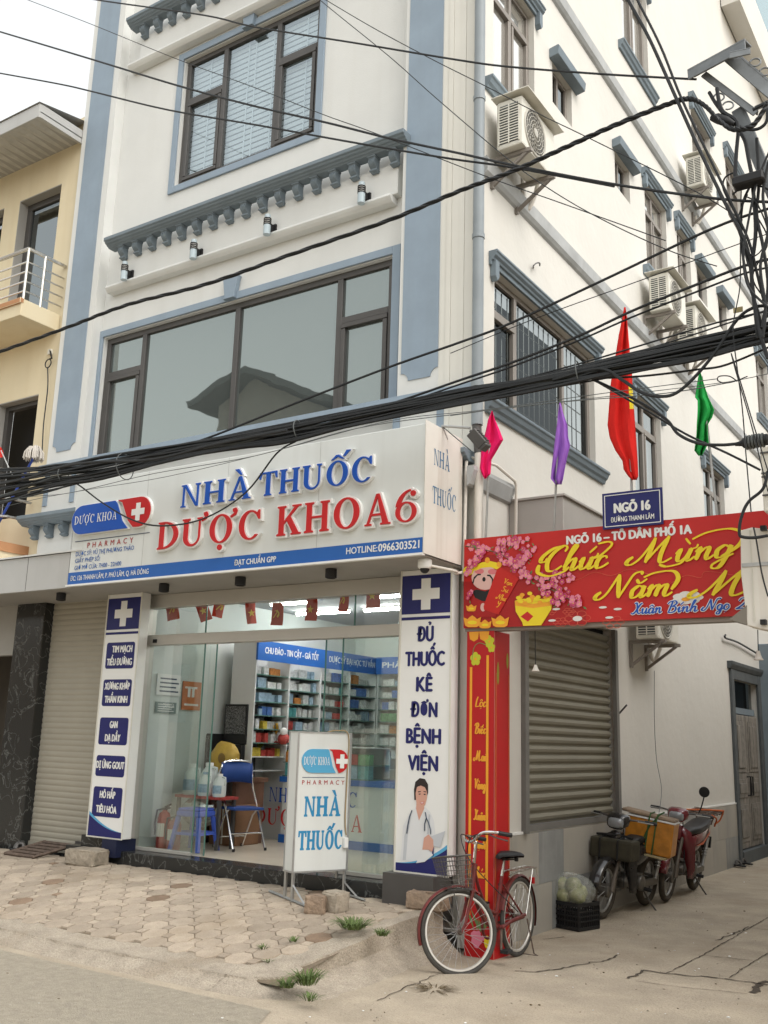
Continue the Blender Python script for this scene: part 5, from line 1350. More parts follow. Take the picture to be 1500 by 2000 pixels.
# folding chair with blue seat and chrome frame, seen in the open doorway
t = thing('folding_chair', 'chrome folding chair with blue seat and back in the open doorway', 'chair', (-7.72, 8.84, FZ), R(70))
M['chairb'] = mat('chair_blue', (.02, .06, .24), .55, var=.1)
mb = MB()
for s_ in (-1, 1):
    mb.tube(spline([(s_*.20, -.26, .0), (s_*.20, -.05, .40), (s_*.20, .10, .68), (s_*.215, .15, .80), (s_*.20, .13, .88)], 5), .0125, 8)
    mb.tube([(s_*.18, .24, .0), (s_*.18, .03, .36), (s_*.18, -.08, .44)], .0115, 8)
mb.tube(spline([(-.20, .13, .88), (-.16, .135, .94), (0, .14, .955), (.16, .135, .94), (.20, .13, .88)], 4), .0125, 8)
mb.tube([(-.2, -.165, .18), (.2, -.165, .18)], .009, 6); mb.tube([(-.18, .17, .12), (.18, .17, .12)], .009, 6)
mb.build('frame', M['chrome'], t)
mb = MB(); mb.box(-.19, .19, -.22, .14, .425, .455); mb.build('seat', M['chairb'], t, bevel=.015, seg=2)
mb = MB(); n = 8; V = []
for i in range(n+1):
    for z in (.72, .95):
        a = (i/n-.5)*2
        V.append((a*.2, .125+.03*(1-a*a)+(z-.72)*.08, z-.02*a*a)); 
mb.mesh(V, [(2*i, 2*i+2, 2*i+3, 2*i+1) for i in range(n)], 0, True)
o = mb.build('backrest', M['chairb'], t); sm_ = o.modifiers.new('solid', 'SOLIDIFY'); sm_.thickness = .025
mb = MB()
for s_ in (-1, 1): mb.lathe([(.016, 0), (.016, .03)], (s_*.2, -.262, 0), n=8); mb.lathe([(.016, 0), (.016, .03)], (s_*.18, .24, 0), n=8)
mb.build('rubber_foot', M['black'], t)
# bunting behind the transom glass
M['flagr'] = mat('paper_flag_red', (.48, .04, .02), .7, var=.1); M['flagy'] = mat('paper_flag_gold', (.72, .48, .05), .6)
t = thing('bunting_string', 'thin string holding the small red flags behind the transom glass', 'string')
FL = [((333, 1172), -14, 1), ((391, 1174), -22, .9), ((432, 1165), 8, .8), ((488, 1176), -10, .75), ((543, 1178), 2, 1), ((610, 1168), 3, 1), ((674, 1150), 8, 1), ((728, 1141), -2, 1)]
P = [on_y(x, y, 8.03) for (x, y), a, s_ in FL]
mb = MB(); mb.tube([P[0]+Vector((-.2, 0, .1))]+P+[P[-1]+Vector((.3, 0, .0))], .003, 5); mb.build('string', M['white'], t)
nth = ['first', 'second', 'third', 'fourth', 'fifth', 'sixth', 'seventh', 'eighth']
for i, ((x, y), a, s_) in enumerate(FL):
    em = 'star' if i % 2 else 'hammer and sickle'
    if i == 7: em = 'star'
    if i == 6: em = 'hammer and sickle'
    t = thing('paper_flag', 'red paper flag with gold %s, %s from left behind the transom' % (em, nth[i]), 'flag', P[i], group='small red flags behind the transom glass')
    t.rotation_euler = (0, R(a), R([20, 35, 60, 62, 5, 0, -15, 10][i]))
    mb = MB(); w_, h_ = .15*s_, .235
    V = [(-w_/2+w_*j/4, .012*math.sin(j*1.4+k*.8), -h_*k/4) for k in range(5) for j in range(5)]
    mb.mesh(V, [(k*5+j, k*5+j+1, k*5+j+6, k*5+j+5) for k in range(4) for j in range(4)], 0, True); mb.build('cloth', M['flagr'], t)
    X_ = lambda u, v, w: Vector((u, -.018-w, v))
    mb = MB(X_)
    if em == 'star': mb.poly(star_pts(0, -.12, .045), .0)
    else:
        mb.poly(arc(.0, -.12, .042, .042, -60, 130, 10)+arc(-.008, -.114, .03, .03, 130, -60, 10), .0); mb.poly([(-.035, -.155), (-.027, -.163), (.018, -.098), (.010, -.090)], .001); mb.poly([(-.008, -.088), (.012, -.072), (.024, -.086), (.010, -.098)], .001)
    mb.build('emblem', M['flagy'], t)
# ------------------------------------------------------------------ festive arch: pillar and banner across the alley
YB = 7.72
B_ = MF(YB)
def BZ(zx, zy): q = on_y(880+zx/2.419, 930+zy/2.419, YB); return (q.x, q.z)
ban = thing('banner', 'red new year banner with yellow script spanning the alley mouth', 'banner')
BX0, BX1, BZ0, BZ1 = -4.25, -1.60, 2.70, 3.50
mb = MB(); mb.box(BX0, BX1, YB, YB+.03, BZ0, BZ1); mb.build('panel', M['bred'], ban)
mb = MB(); mb.box(BX0, BX1, YB+.032, YB+.14, BZ0-.035, BZ0+.03); mb.box(BX0, BX1, YB+.032, YB+.14, BZ1-.06, BZ1-.01); mb.build('steel_frame', mat('banner_frame', (.30, .27, .24), .6, metal=.3), ban)
mb = MB(B_)
for (px, py), r_ in (((360, 330), .05), ((700, 690), .0)):
    pass
mb = MB(B_); mb.poly([BZ(62, 500), BZ(380, 470), BZ(640, 620), BZ(640, 700), BZ(62, 720)], .0008); mb.build('printed_shade', M['bdred'], ban)
# printed clouds and line flowers
mb = MB(B_)
def ring(cx, cy, rx, ry, t, w, a0=0, a1=360, n=20): 
    o_, i_ = arc(cx, cy, rx, ry, a0, a1, n), arc(cx, cy, rx-t, ry-t, a0, a1, n)
    for k in range(n): mb.face([(*o_[k], w), (*o_[k+1], w), (*i_[k+1], w), (*i_[k], w)])
for (zx, zy), r_ in (((600, 672), .10), ((520, 690), .06), ((770, 690), .08), ((560, 640), .05), ((470, 640), .05)):
    c = BZ(zx, zy); 
    for k in range(6):
        ring(c[0]+r_*.75*math.cos(R(k*60)), c[1]+r_*.42*math.sin(R(k*60)), r_*.42, r_*.26, .004, .0015+k*.0001)
for P in ([(520, 500), (600, 490), (680, 455), (760, 470), (850, 440), (960, 465), (1070, 430)], [(1020, 520), (1110, 470), (1180, 480), (1210, 450), (1350, 470)]):
    Q = spline([BZ(*q) for q in P], 5); mb.tube([(q.x, q.y, .001) for q in Q], .0022, 4)
mb.build('printed_line_art', mat('banner_coral_line', (.62, .10, .06), .5), ban)
mb = MB(B_); c = BZ(600, 673); mb.poly(arc(*c, .042, .022, 0, 345, 18), .0025); c = BZ(1120, 575)
for k in range(7): mb.poly(arc(c[0]+.075*math.cos(R(k*51)), c[1]+.03*math.sin(R(k*51)), .05, .024, 0, 340, 12), .0022+.0002*k)
for q in ((720, 620), (790, 628), (750, 668), (500, 628), (480, 682)): mb.poly(arc(*BZ(*q), .035, .010, 0, 345, 12), .0024)
mb.build('printed_white_petals', mat('printed_white', (.72, .70, .66), .5), ban)
mb = MB(B_); mb.poly(arc(*BZ(1112, 582), .035, .016, 0, 345, 14), .005); mb.build('printed_flower_heart', M['orange'], ban)
# blossom branch
rg = random.Random(31)
mbr, mp1, mp2, ml, mc = MB(B_), MB(B_), MB(B_), MB(B_), MB(B_)
BR = [[(70, 330), (150, 345), (240, 370), (320, 430), (420, 500), (520, 560), (600, 600)], [(240, 370), (260, 320), (330, 300)], [(320, 430), (360, 380), (370, 350)], [(420, 500), (500, 480), (560, 470)], [(70, 460), (110, 430), (150, 345)]]
for P in BR:
    Q = spline([BZ(*q) for q in P], 6); mbr.tube([(q.x, q.y, .0015) for q in Q], .006, 4)
spots_ = []
for P in BR:
    Q = spline([BZ(*q) for q in P], 5)
    for q in Q:
        for _ in range(2): spots_.append((q.x+rg.gauss(0, .028), q.y+rg.gauss(0, .028)))
for zx, zy, n in ((290, 400, 10), (370, 470, 10), (450, 530, 12), (520, 570, 10), (590, 595, 8), (80, 410, 8), (85, 560, 6), (245, 310, 7), (330, 310, 7), (370, 375, 6)):
    c = BZ(zx, zy)
    for _ in range(n): spots_.append((c[0]+rg.gauss(0, .035), c[1]+rg.gauss(0, .03)))
e = .003
for (x, y) in spots_:
    if not (BX0+.03 < x and BZ0+.03 < y < BZ1-.03): continue
    r_ = rg.uniform(.013, .026); a0 = rg.uniform(0, 72); tgt = mp1 if rg.random() < .62 else mp2
    for k in range(5):
        e += .00002; tgt.poly(arc(x+r_*.6*math.cos(R(a0+72*k)), y+r_*.6*math.sin(R(a0+72*k)), r_*.52, r_*.52, 0, 315, 7), e)
    e += .00002; mc.poly(arc(x, y, r_*.22, r_*.22, 0, 300, 5), e+.0001)
    if rg.random() < .4:
        a = rg.uniform(0, 2*math.pi); l = rg.uniform(.03, .05); e += .00002; px, py = x+r_*math.cos(a), y+r_*math.sin(a)
        ml.poly([(px, py), (px+l*.5*math.cos(a)-l*.16*math.sin(a), py+l*.5*math.sin(a)+l*.16*math.cos(a)), (px+l*math.cos(a), py+l*math.sin(a)), (px+l*.5*math.cos(a)+l*.16*math.sin(a), py+l*.5*math.sin(a)-l*.16*math.cos(a))], .0025)
mbr.build('printed_branch', mat('printed_branch', (.16, .10, .05), .6), ban); mp1.build('printed_blossom', M['pink'], ban); mp2.build('printed_blossom', M['pink2'], ban); ml.build('printed_leaf', M['leaf'], ban); mc.build('printed_stamen', M['gold'], ban)
# festive bearded figure with gold hat, red scroll, gold pot and ingots
def shp(name, m_, P, w): mb = MB(B_); mb.poly([BZ(*p_) for p_ in P], w); return mb.build(name, m_, ban)
def ell(cx, cy, rx, ry, n=20): return [(cx+rx*math.cos(2*math.pi*i/n), cy+ry*math.sin(2*math.pi*i/n)) for i in range(n)]
BW = .0075
shp('printed_robe', M['bdred'], [(110, 540), (220, 500), (240, 600), (215, 665), (120, 670), (95, 620)], BW)
shp('printed_robe', mat('printed_robe_red', (.33, .015, .015), .5), [(118, 428), (132, 392), (165, 372), (205, 374), (235, 395), (244, 430)], BW+.0003)
shp('printed_face', mat('printed_pink_face', (.66, .42, .38), .5), ell(164, 480, 63, 58), BW+.0006)
shp('printed_hat_band', M['gold'], [(108, 440), (115, 425), (150, 408), (190, 402), (232, 412), (240, 428), (232, 446), (190, 430), (150, 434), (118, 448)], BW+.0009)
for c in ((120, 418), (176, 398), (232, 418)): shp('printed_hat_knob', M['orange'], ell(*c, 12, 14, 12), BW+.0012)
shp('printed_beard', M['black'], [(105, 545), (125, 535), (165, 545), (205, 528), (205, 570), (180, 592), (150, 590), (118, 575)], BW+.0010)
for P in ([(104, 505), (112, 478), (130, 462), (145, 462), (146, 468), (130, 470), (116, 486), (110, 510)], [(175, 466), (190, 466), (204, 486), (202, 515), (196, 515), (197, 488), (186, 474), (174, 472)]): shp('printed_moustache', M['black'], P, BW+.0013)
shp('printed_nose', M['black'], ell(160, 488, 8, 11, 12), BW+.0014)
for c in ((138, 450), (200, 452)): shp('printed_cheek', mat('printed_cheek', (.62, .18, .20), .5) if 'printed_cheek' not in bpy.data.materials else bpy.data.materials['printed_cheek'], ell(*c, 22, 13), BW+.0008)
shp('printed_hand', bpy.data.materials['printed_pink_face'], ell(155, 620, 12, 20), BW+.0012)
shp('printed_scroll', mat('printed_scroll_red', (.50, .02, .015), .5), [(222, 440), (238, 430), (326, 485), (316, 500), (228, 655), (160, 632), (158, 615)], BW+.0016)
for i, s_ in enumerate(('Vạn', 'Sự', 'Như', 'Ý')):
    c = BZ(272-16*i, 500+36*i); cursive('printed_words', s_, B_, c[0]-.03*len(s_)*.5, c[1]-.01, BW+.002, .047, .028*len(s_)+.01, M['orange'], ban, thick=.22, thin=.10, shear=.1, rot=R(-18))
shp('printed_pot', M['gold'], [(305, 590), (330, 580), (450, 580), (482, 592), (478, 630), (440, 690), (430, 705), (345, 708), (340, 690), (310, 640)], BW+.0012)
shp('printed_pot_rim', M['orange'], [(305, 590), (390, 604), (482, 592), (480, 612), (390, 624), (308, 612)], BW+.0015)
shp('printed_diamond', M['sred'], [(365, 640), (393, 663), (368, 688), (333, 664)], BW+.0018)
rg = random.Random(8)
for i in range(26):
    x, y = rg.uniform(320, 470), rg.uniform(545, 592); y -= (1-abs(x-395)/80)*20*0; shp('printed_coin', [M['gold'], M['orange']][i % 2], ell(x, y+abs(x-395)*.25, 12, 9, 10), BW+.002+.0001*i)
for cx, cy, s_ in ((105, 690, 1.0), (165, 702, .75), (237, 690, 1.0), (100, 625, .6)):
    shp('printed_ingot', M['orange'], [(cx-42*s_, cy-22*s_), (cx-22*s_, cy-14*s_), (cx-12*s_, cy-24*s_), (cx, cy-32*s_), (cx+12*s_, cy-24*s_), (cx+22*s_, cy-14*s_), (cx+42*s_, cy-24*s_), (cx+34*s_, cy+16*s_), (cx+20*s_, cy+24*s_), (cx-20*s_, cy+24*s_), (cx-34*s_, cy+16*s_)], BW+.0022+cx*1e-6)
    shp('printed_ingot_glint', M['gold'], ell(cx, cy+2*s_, 22*s_, 9*s_), BW+.0028+cx*1e-6)
shp('printed_flower', M['gold'], ell(86, 448, 26, 22, 9), BW+.001)
# lettering
a, b = BZ(550, 320), BZ(1138, 268)
txt('lettering', 'NGÕ 16 – TỔ DÂN PHỐ 1A', B_, (a[0]+b[0])/2, (a[1]+b[1])/2-.004, .002, .070, M['white'], ban, width=b[0]-a[0], offset=.045)
def script(s_, z0, z1, zcap, m_, w, thick, thin, shear=.30, grow=0.0, extra=()):
    a, b = BZ(*z0), BZ(*z1); c = BZ(z0[0], z0[1]-zcap)
    cursive('script_lettering', s_, B_, a[0], (a[1]+b[1])/2, w, c[1]-a[1], b[0]-a[0], m_, ban, thick=thick, thin=thin, shear=shear, grow=grow, extra=extra)
script('Chức', (425, 458), (740, 428), 112, M['gold'], .012, .25, .06, extra=[[(1.62, .40), (1.92, .46), (2.22, .86), (2.10, 1.02), (1.75, .98)], [(-.10, .30), (-.05, -.02), (.4, -.20), (.85, -.06), (1.0, .12)]])
script('Mừng', (850, 422), (1330, 382), 118, M['gold'], .012, .23, .055, extra=[[(1.62, .80), (2.0, 1.02), (2.6, 1.08), (3.02, .84), (3.0, .42), (2.62, .05)], [(.9, -.08), (1.15, -.18), (1.5, -.1), (1.6, .05)]])
script('Năm', (700, 592), (1045, 556), 112, M['gold'], .012, .24, .06, extra=[[(1.28, .80), (1.6, .96), (2.15, .98), (2.4, .66), (2.3, .24)]])
script('M', (1150, 578), (1410, 556), 118, M['gold'], .012, .25, .06)
for s_, z0, z1 in (('Xuân', (858, 656), (1000, 642)), ('Bính', (1022, 650), (1168, 634)), ('Ngọ', (1196, 640), (1320, 625)), ('2', (1348, 632), (1400, 625))):
    for m_, w, g in ((M['white'], .010, .006), (M['sblue'], .013, .0)): script(s_, z0, z1, 52, m_, w, .20, .085, shear=.2, grow=g)
# street plate on top of the banner
sp = thing('street_plate', 'navy street plate with white words fixed on top of the red banner', 'street sign')
Pn = MF(7.70); a, b = on_y(1176, 966, 7.70), on_y(1293, 955, 7.70); c = on_y(1178, 1030, 7.70)
mb = MB(Pn); mb.box(a.x, b.x, BZ1-.035, a.z+.005, -.012, 0); mb.build('plate', M['navy'], sp)
mb = MB(Pn); u0, u1, v0, v1 = a.x+.018, b.x-.018, BZ1-.018, a.z-.014; t_ = .006
mb.box(u0, u1, v0, v0+t_, .001, .003); mb.box(u0, u1, v1-t_, v1, .001, .003); mb.box(u0, u0+t_, v0+t_, v1-t_, .001, .003); mb.box(u1-t_, u1, v0+t_, v1-t_, .001, .003); mb.build('border', M['white'], sp)
cx = (a.x+b.x)/2
txt('lettering', 'NGÕ 16', Pn, cx, v0+.115, .003, .078, M['white'], sp, width=.30, offset=.045)
txt('lettering', 'ĐƯỜNG THANH LÃM', Pn, cx, v0+.036, .003, .040, M['white'], sp, width=.365, offset=.015)
# pillar
pil = thing('festive_pillar', 'square red pillar with gold script words carrying the banner at the shop corner', 'pillar')
PX0, PX1, PY0, PY1, PZ1 = -4.228, -3.955, 7.745, 8.05, 2.665
M['pred'] = mat('pillar_red', (.43, .010, .012), .35, var=.08, vscale=2)
mb = MB(); mb.box(PX0, PX1, PY0, PY1, -.08, PZ1); mb.build('shaft', M['pred'], pil, bevel=.004)
PF, PS = MF(PY0), MS(PX1)
mb = MB(PF); mb.box(PX0+.035, PX0+.058, .3, 2.35, .001, .003); mb.box(PX1-.075, PX1-.052, .3, 2.45, .001, .003); mb.build('printed_stripe', M['orange'], pil)
mb = MB(PS); mb.box(PY0+.025, PY0+.04, .1, 2.3, .001, .003); mb.box(PY1-.03, PY1-.018, .1, 2.3, .001, .003); mb.build('printed_stripe', mat('dull_orange_print', (.5, .12, .04), .5), pil)
mb = MB(PS); mb.box(PY0-.002, PY0+.012, -.06, PZ1, .0005, .002); mb.build('pale_edge', mat('pillar_edge', (.5, .12, .10), .5), pil)
def PP(px, py): q = on_y(px, py, PY0); return q.x, q.z
for s_, py in (('Lộc', 1380), ('Biếc', 1432), ('Mai', 1485), ('Vàng', 1540), ('Xuân', 1600), ('Hạnh', 1655), ('Phúc', 1712)):
    u, v = PP(918, py); cursive('script_lettering', s_, PF, PX0+.085, v, .002, .085, .115, M['orange'], pil, thick=.20, thin=.09, shear=.12)
mb, m2, m3 = MB(PF), MB(PF), MB(PF)
for (px, py), r_ in (((929, 1287), .05), ((956, 1253), .045), ((960, 1265), .035)):
    c = PP(px, py)
    for k in range(5): mb.poly(arc(c[0]+r_*.6*math.cos(R(72*k+20)), c[1]+r_*.7*math.sin(R(72*k+20)), r_*.5, r_*.55, 0, 320, 9), .002+.0001*k)
    m2.poly(arc(*c, r_*.25, r_*.25, 0, 300, 6), .0035)
Q = spline([PP(*q) for q in ((922, 1290), (926, 1265), (936, 1256), (950, 1260))], 5); m3.tube([(q.x, q.y, .001) for q in Q], .0035, 4)
mb.build('printed_apricot_flower', M['lime'], pil); m2.build('printed_stamen', M['orange'], pil); m3.build('printed_twig', M['leaf'], pil)
mb = MB(PF)
for px in (926, 946): c = PP(px, 1238); mb.poly([(c[0]-.05, PZ1-.004), (c[0]-.04, PZ1-.07), (c[0], PZ1-.09), (c[0]+.04, PZ1-.07), (c[0]+.05, PZ1-.004)], .002+px*1e-6)
mb.build('printed_gold_coin', M['orange'], pil)
mb = MB(PS)
for u, v, a_, b_ in ((PY0+.07, 2.30, .022, .10), (PY1-.05, 2.42, .022, .07)): mb.poly(arc(u, v, a_, b_, 0, 340, 12), .002)
mb.build('printed_apricot_flower', mat('dull_lime_print', (.28, .25, .03), .5), pil)
mb, m2 = MB(PF), MB(PF); c = PP(934, 1832)
rg = random.Random(3)
for i in range(26):
    a_, r_ = rg.uniform(0, 360), rg.uniform(0, .055); mb.poly(arc(c[0]+r_*math.cos(R(a_)), c[1]+r_*1.2*math.sin(R(a_)), .022, .022, 0, 300, 6), .0015+i*.00005)
mb.build('printed_peony', M['pink'], pil)
for i in range(9):
    a_ = rg.uniform(50, 130); l = rg.uniform(.09, .2); u, v = c[0]+rg.uniform(-.04, .05), c[1]+.05; m2.poly([(u, v), (u+l*.5*math.cos(R(a_))+.012, v+l*.5*math.sin(R(a_))), (u+l*math.cos(R(a_)), v+l*math.sin(R(a_))), (u+l*.5*math.cos(R(a_))-.012, v+l*.5*math.sin(R(a_)))], .001+i*.00004)
m2.build('printed_leaf', M['leaf'], pil)
mb = MB(PF); q = PP(952, 1840); mb.poly(arc(q[0], q[1], .03, .05, 0, 330, 12), .0035); mb.build('printed_gold_fruit', M['gold'], pil)

# ------------------------------------------------------------------ flags on poles
def flag(name, label, col, rows, off, sc, pole, yp, ripple=.024, folds=2.2, band=None, seed=0):
    t = thing(name, label, 'flag')
    (pa, pb) = pole
    a, b = on_y(*pa, yp), on_y(*pb, yp); b.z = min(b.z, BZ1-.05) if b.z < 3.8 else b.z
    mb = MB(); mb.tube([a, b], .011, 8); mb.build('pole', M['steel'], t)
    C = 12; V = []
    R_ = []
    for (z0, l0, r0), (z1, l1, r1) in zip(rows, rows[1:]):
        n = max(1, int(abs(z1-z0)/25))
        for i in range(n): f_ = i/n; R_.append((z0+(z1-z0)*f_, l0+(l1-l0)*f_, r0+(r1-r0)*f_))
    R_.append(rows[-1]); n = len(R_)
    for i, (zy, zl, zr) in enumerate(R_):
        v_ = i/(n-1)
        for j in range(C+1):
            u_ = j/C
            dy = ripple*math.sin(u_*folds*math.pi*1.6+v_*2.2+seed)*min(1, .25+v_*1.5) + ripple*.5*math.sin(u_*9+v_*6+seed*2)
            V.append(on_y(off[0]+(zl+(zr-zl)*u_)/sc, off[1]+zy/sc, yp-.02+dy))
    F = [(i*(C+1)+j, i*(C+1)+j+1, (i+1)*(C+1)+j+1, (i+1)*(C+1)+j) for i in range(n-1) for j in range(C)]
    mb = MB(); mb.mesh(V, F, 0, True)
    if band:
        for k, (i, j) in enumerate([(i, j) for i in range(n-1) for j in range(C)]):
            if band[0] <= R_[i][0] <= band[1] and band[2] <= j < band[3]: mb.mi[k] = 1
    o = mb.build('cloth', [col, M['gold']], t); s_ = o.modifiers.new('solid', 'SOLIDIFY'); s_.thickness = .003
    return t
def cloth(n, c): return mat(n, c, .9, var=.10, vscale=8, spec=.04)
flag('flag', 'bright pink flag on a thin pole above the left banner end', cloth('pink_cloth', (.80, .02, .14)), [(262, 802, 808), (350, 765, 835), (450, 745, 880), (545, 722, 915), (650, 700, 855), (740, 690, 800), (820, 680, 795), (880, 705, 790), (925, 728, 745)], (800, 750), 5, ((959, 810), (948, 1056)), 7.80, seed=1)
flag('flag', 'purple flag drooping on a pole left of the large red flag', cloth('purple_cloth', (.33, .14, .55)), [(1225, 570, 576), (1300, 562, 598), (1400, 553, 632), (1500, 540, 640), (1560, 532, 655), (1650, 522, 632), (1750, 508, 612), (1820, 502, 600), (1865, 540, 588)], (950, 480), 4, ((1093, 790), (1081, 1044)), 7.80, seed=2.6)
flag('flag', 'large red flag with yellow star part drooping above the street plate', cloth('red_cloth', (.68, .03, .025)), [(480, 1075, 1088), (560, 1062, 1098), (700, 1035, 1110), (850, 1012, 1120), (1000, 985, 1135), (1100, 970, 1140), (1250, 960, 1150), (1400, 948, 1160), (1500, 965, 1168), (1600, 1010, 1175), (1680, 1065, 1180), (1750, 1075, 1183), (1800, 1110, 1185), (1830, 1140, 1172)], (950, 480), 4, ((1222, 700), (1236, 985)), 7.82, ripple=.032, band=(1080, 1265, 10, 12), seed=.5)
flag('flag', 'green flag folded over itself on a pole right of the street plate', cloth('green_cloth', (.03, .36, .08)), [(900, 465, 472), (1000, 448, 500), (1105, 430, 535), (1130, 450, 548), (1200, 450, 580), (1260, 447, 565), (1320, 443, 528), (1400, 440, 532), (1460, 432, 538), (1520, 424, 505), (1560, 455, 485)], (1250, 500), 4, ((1370, 735), (1402, 1010)), 7.82, seed=4, ripple=.03)

# ------------------------------------------------------------------ air conditioners on the alley wall
def make_ac():
    t = thing('air_conditioner', 'x', 'air conditioner', (0, 0, 0), group='air conditioners on the alley wall')
    W, H, D = .80, .55, .29                                 # local: +x out of the wall, y along the wall, origin at back lower centre
    mb = MB(); mb.box(.12, .12+D, -W/2, W/2, 0, H); mb.build('casing', M['offwhite'], t, bevel=.02, seg=2)
    mb = MB(); c = (.12+D, -.10, H*.5)
    mb.torus(c, (1, 0, 0), .245, .016, 32, 8)
    for r_ in (.05, .09, .13, .17, .21): mb.torus((c[0]+.012, c[1], c[2]), (1, 0, 0), r_, .004, 28, 5)
    for k in range(18):
        a = 2*math.pi*k/18; P = [(c[0]+.008, c[1]+r_*math.cos(a+r_*4), c[2]+r_*math.sin(a+r_*4)) for r_ in (.04, .10, .17, .245)]
        mb.tube(P, .004, 4)
    mb.lathe([(.045, 0), (.045, .012), (.0, .016)], (c[0]+.008, c[1], c[2]), (1, 0, 0), 14)
    mb.build('fan_grille', mat('ac_grille', (.46, .44, .39), .5) if 'ac_grille' not in bpy.data.materials else bpy.data.materials['ac_grille'], t)
    mb = MB(); mb.lathe([(.235, 0), (.235, .004)], (c[0]+.001, c[1], c[2]), (1, 0, 0), 28); mb.build('fan_opening', mat('ac_dark', (.10, .10, .095), .7) if 'ac_dark' not in bpy.data.materials else bpy.data.materials['ac_dark'], t)
    mb = MB(); mb.box(.155, .375, -W/2-.003, -W/2-.001, .05, H-.06); mb.build('fin_opening', mat('ac_fin', (.06, .07, .075), .5) if 'ac_fin' not in bpy.data.materials else bpy.data.materials['ac_fin'], t)
    mb = MB()
    for k in range(14): z = .06+k*(H-.12)/14; mb.box(.15, .38, -W/2-.012, -W/2-.004, z, z+.011)
    for x in (.15, .262, .375): mb.box(x-.006, x+.006, -W/2-.013, -W/2-.003, .045, H-.05)
    mb.build('side_grille', M['offwhite'], t)
    mb = MB(); mb.box(.08, .50, -W/2-.05, W/2+.06, H+.035, H+.045); mb.build('rain_cover', M['offwhite'], t)
    for y in (-W*.36, W*.36):
        mb = MB(); mb.box(0, .46, y-.02, y+.02, -.045, -.005); mb.box(0, .035, y-.02, y+.02, -.34, -.045)
        mb.mesh([(.02, y-.015, -.33), (.02, y+.015, -.33), (.42, y+.015, -.05), (.42, y-.015, -.05), (.02, y-.015, -.29), (.02, y+.015, -.29), (.37, y+.015, -.045), (.37, y-.015, -.045)], [(0, 1, 2, 3), (4, 5, 6, 7), (0, 3, 7, 4), (1, 2, 6, 5)])
        mb.build('bracket', M['alu2'], t)
    mb = MB(); mb.tube(spline([(.20, W/2-.02, .15), (.16, W/2+.10, .05), (.06, W/2+.10, -.18), (.02, W/2+.05, -.1), (.02, W/2+.06, .3)], 6), .025, 8); mb.build('hose', M['pvc'], t)
    return t
ac = make_ac()
acs = [((XS+.002, 8.44, 7.60), 'air conditioner beside the grey drainpipe on the alley wall, nearest the street'), ((XS+.002, 13.20, 7.72), 'air conditioner below the pair of tall windows behind the red flag'), ((XS+.002, 14.50, 7.74), 'air conditioner partly covered by the cable bundle, right of another unit'), ((XS+.002, 15.38, 10.82), 'highest air conditioner on the alley wall, right of the steel bracket beam'), ((XS+.002, 12.22, 3.0), 'low air conditioner hanging below the red banner next to the alley shutter')]
for i, (loc, lab) in enumerate(acs):
    if i == 0: ac.location = loc; ac['label'] = lab
    else: dup(ac, loc, 0, lab)
# hose and box under the first unit, drain pipe, conduits
t = thing('drainpipe', 'grey drainpipe running down the cream corner of the white townhouse', 'pipe')
xp, yp_ = -4.195, 7.845
mb = MB(); mb.tube([(xp, yp_, TOP), (xp, yp_, 4.62)], .055, 12); mb.build('pipe', M['pipe'], t)
for z in (5.0, 6.55, 8.1, 9.8): mb = MB(); mb.tube([(xp, yp_, z), (xp, yp_, z+.05)], .063, 12); mb.build('collar', M['pipe'], t)
mb = MB(); mb.tube(spline([(xp, yp_, 4.66), (xp, yp_, 4.55), (xp+.03, yp_-.03, 4.43), (xp+.04, yp_-.03, 4.33)], 5), .045, 12); mb.build('elbow', M['alu'], t)
mb = MB(); mb.tube([(xp+.04, yp_-.03, 4.36), (xp+.04, yp_-.03, 2.6)], .042, 12); mb.build('white_pipe', M['pvc'], t)
t = thing('conduit', 'thin white conduit looping over the string course beside the pharmacy sign', 'conduit')
P = [(-4.27, 7.75, 3.12), (-4.27, 7.78, 4.25), (-4.26, 7.82, 4.31), (-4.12, 8.1, 4.28), (-4.12, 8.5, 4.22), (-4.12, 8.53, 4.18), (-4.13, 8.53, 3.3)]
mb = MB(); mb.tube(P, .016, 8); mb.build('pipe', M['pvc'], t)
t = thing('security_camera', 'white dome security camera under the right end of the pharmacy sign', 'security camera')
q = on_z(830, 1092, 3.25); q.y = max(q.y, 7.2)
mb = MB(); mb.lathe([(.055, 0), (.062, -.01), (.062, -.07), (.05, -.085)], (q.x, q.y, 3.249), n=20); mb.build('housing', M['white'], t)
mb = MB(); mb.blob((q.x, q.y, 3.165), (.043, .043, .043), 14, 9); mb.build('dome', M['black'], t)
mb = MB(); mb.tube(spline([(q.x+.05, q.y, 3.19), (q.x+.2, q.y+.2, 3.16), (-4.28, 7.6, 3.17), (-4.27, 7.72, 3.2)], 6), .012, 6); mb.build('lead', M['pvc'], t)
t = thing('floodlight', 'grey floodlight on a thin arm sticking out over the pink flag', 'floodlight')
a, b = on_y(863, 832, 7.35), on_y(918, 836, 7.35); c = on_y(934, 858, 7.35)
mb = MB(); mb.tube([a, b], .012, 8); mb.tube([a, a+Vector((0, .1, -.1))], .010, 6); mb.build('arm', M['steel'], t)
mb = MB(); 
for sx_, sy_, sz_, off_ in ((.05, .05, .085, 0),): mb.box(-sx_, sx_, -sy_, sy_, -sz_, sz_)
mb.box(-.04, .04, -.055, .055, -.115, -.085); 
for k in range(5): mb.box(.05, .062, -.045, .045, -.07+.03*k, -.06+.03*k)
mb.box(-.015, .015, -.02, .02, .085, .11)
o = mb.build('head', M['alu'], t, bevel=.006); o.location = c; o.rotation_euler = (R(10), R(-38), 0)
mb = MB(); mb.tube([a, on_y(920, 880, 7.6)], .005, 5); mb.build('lead', M['cable2'], t)
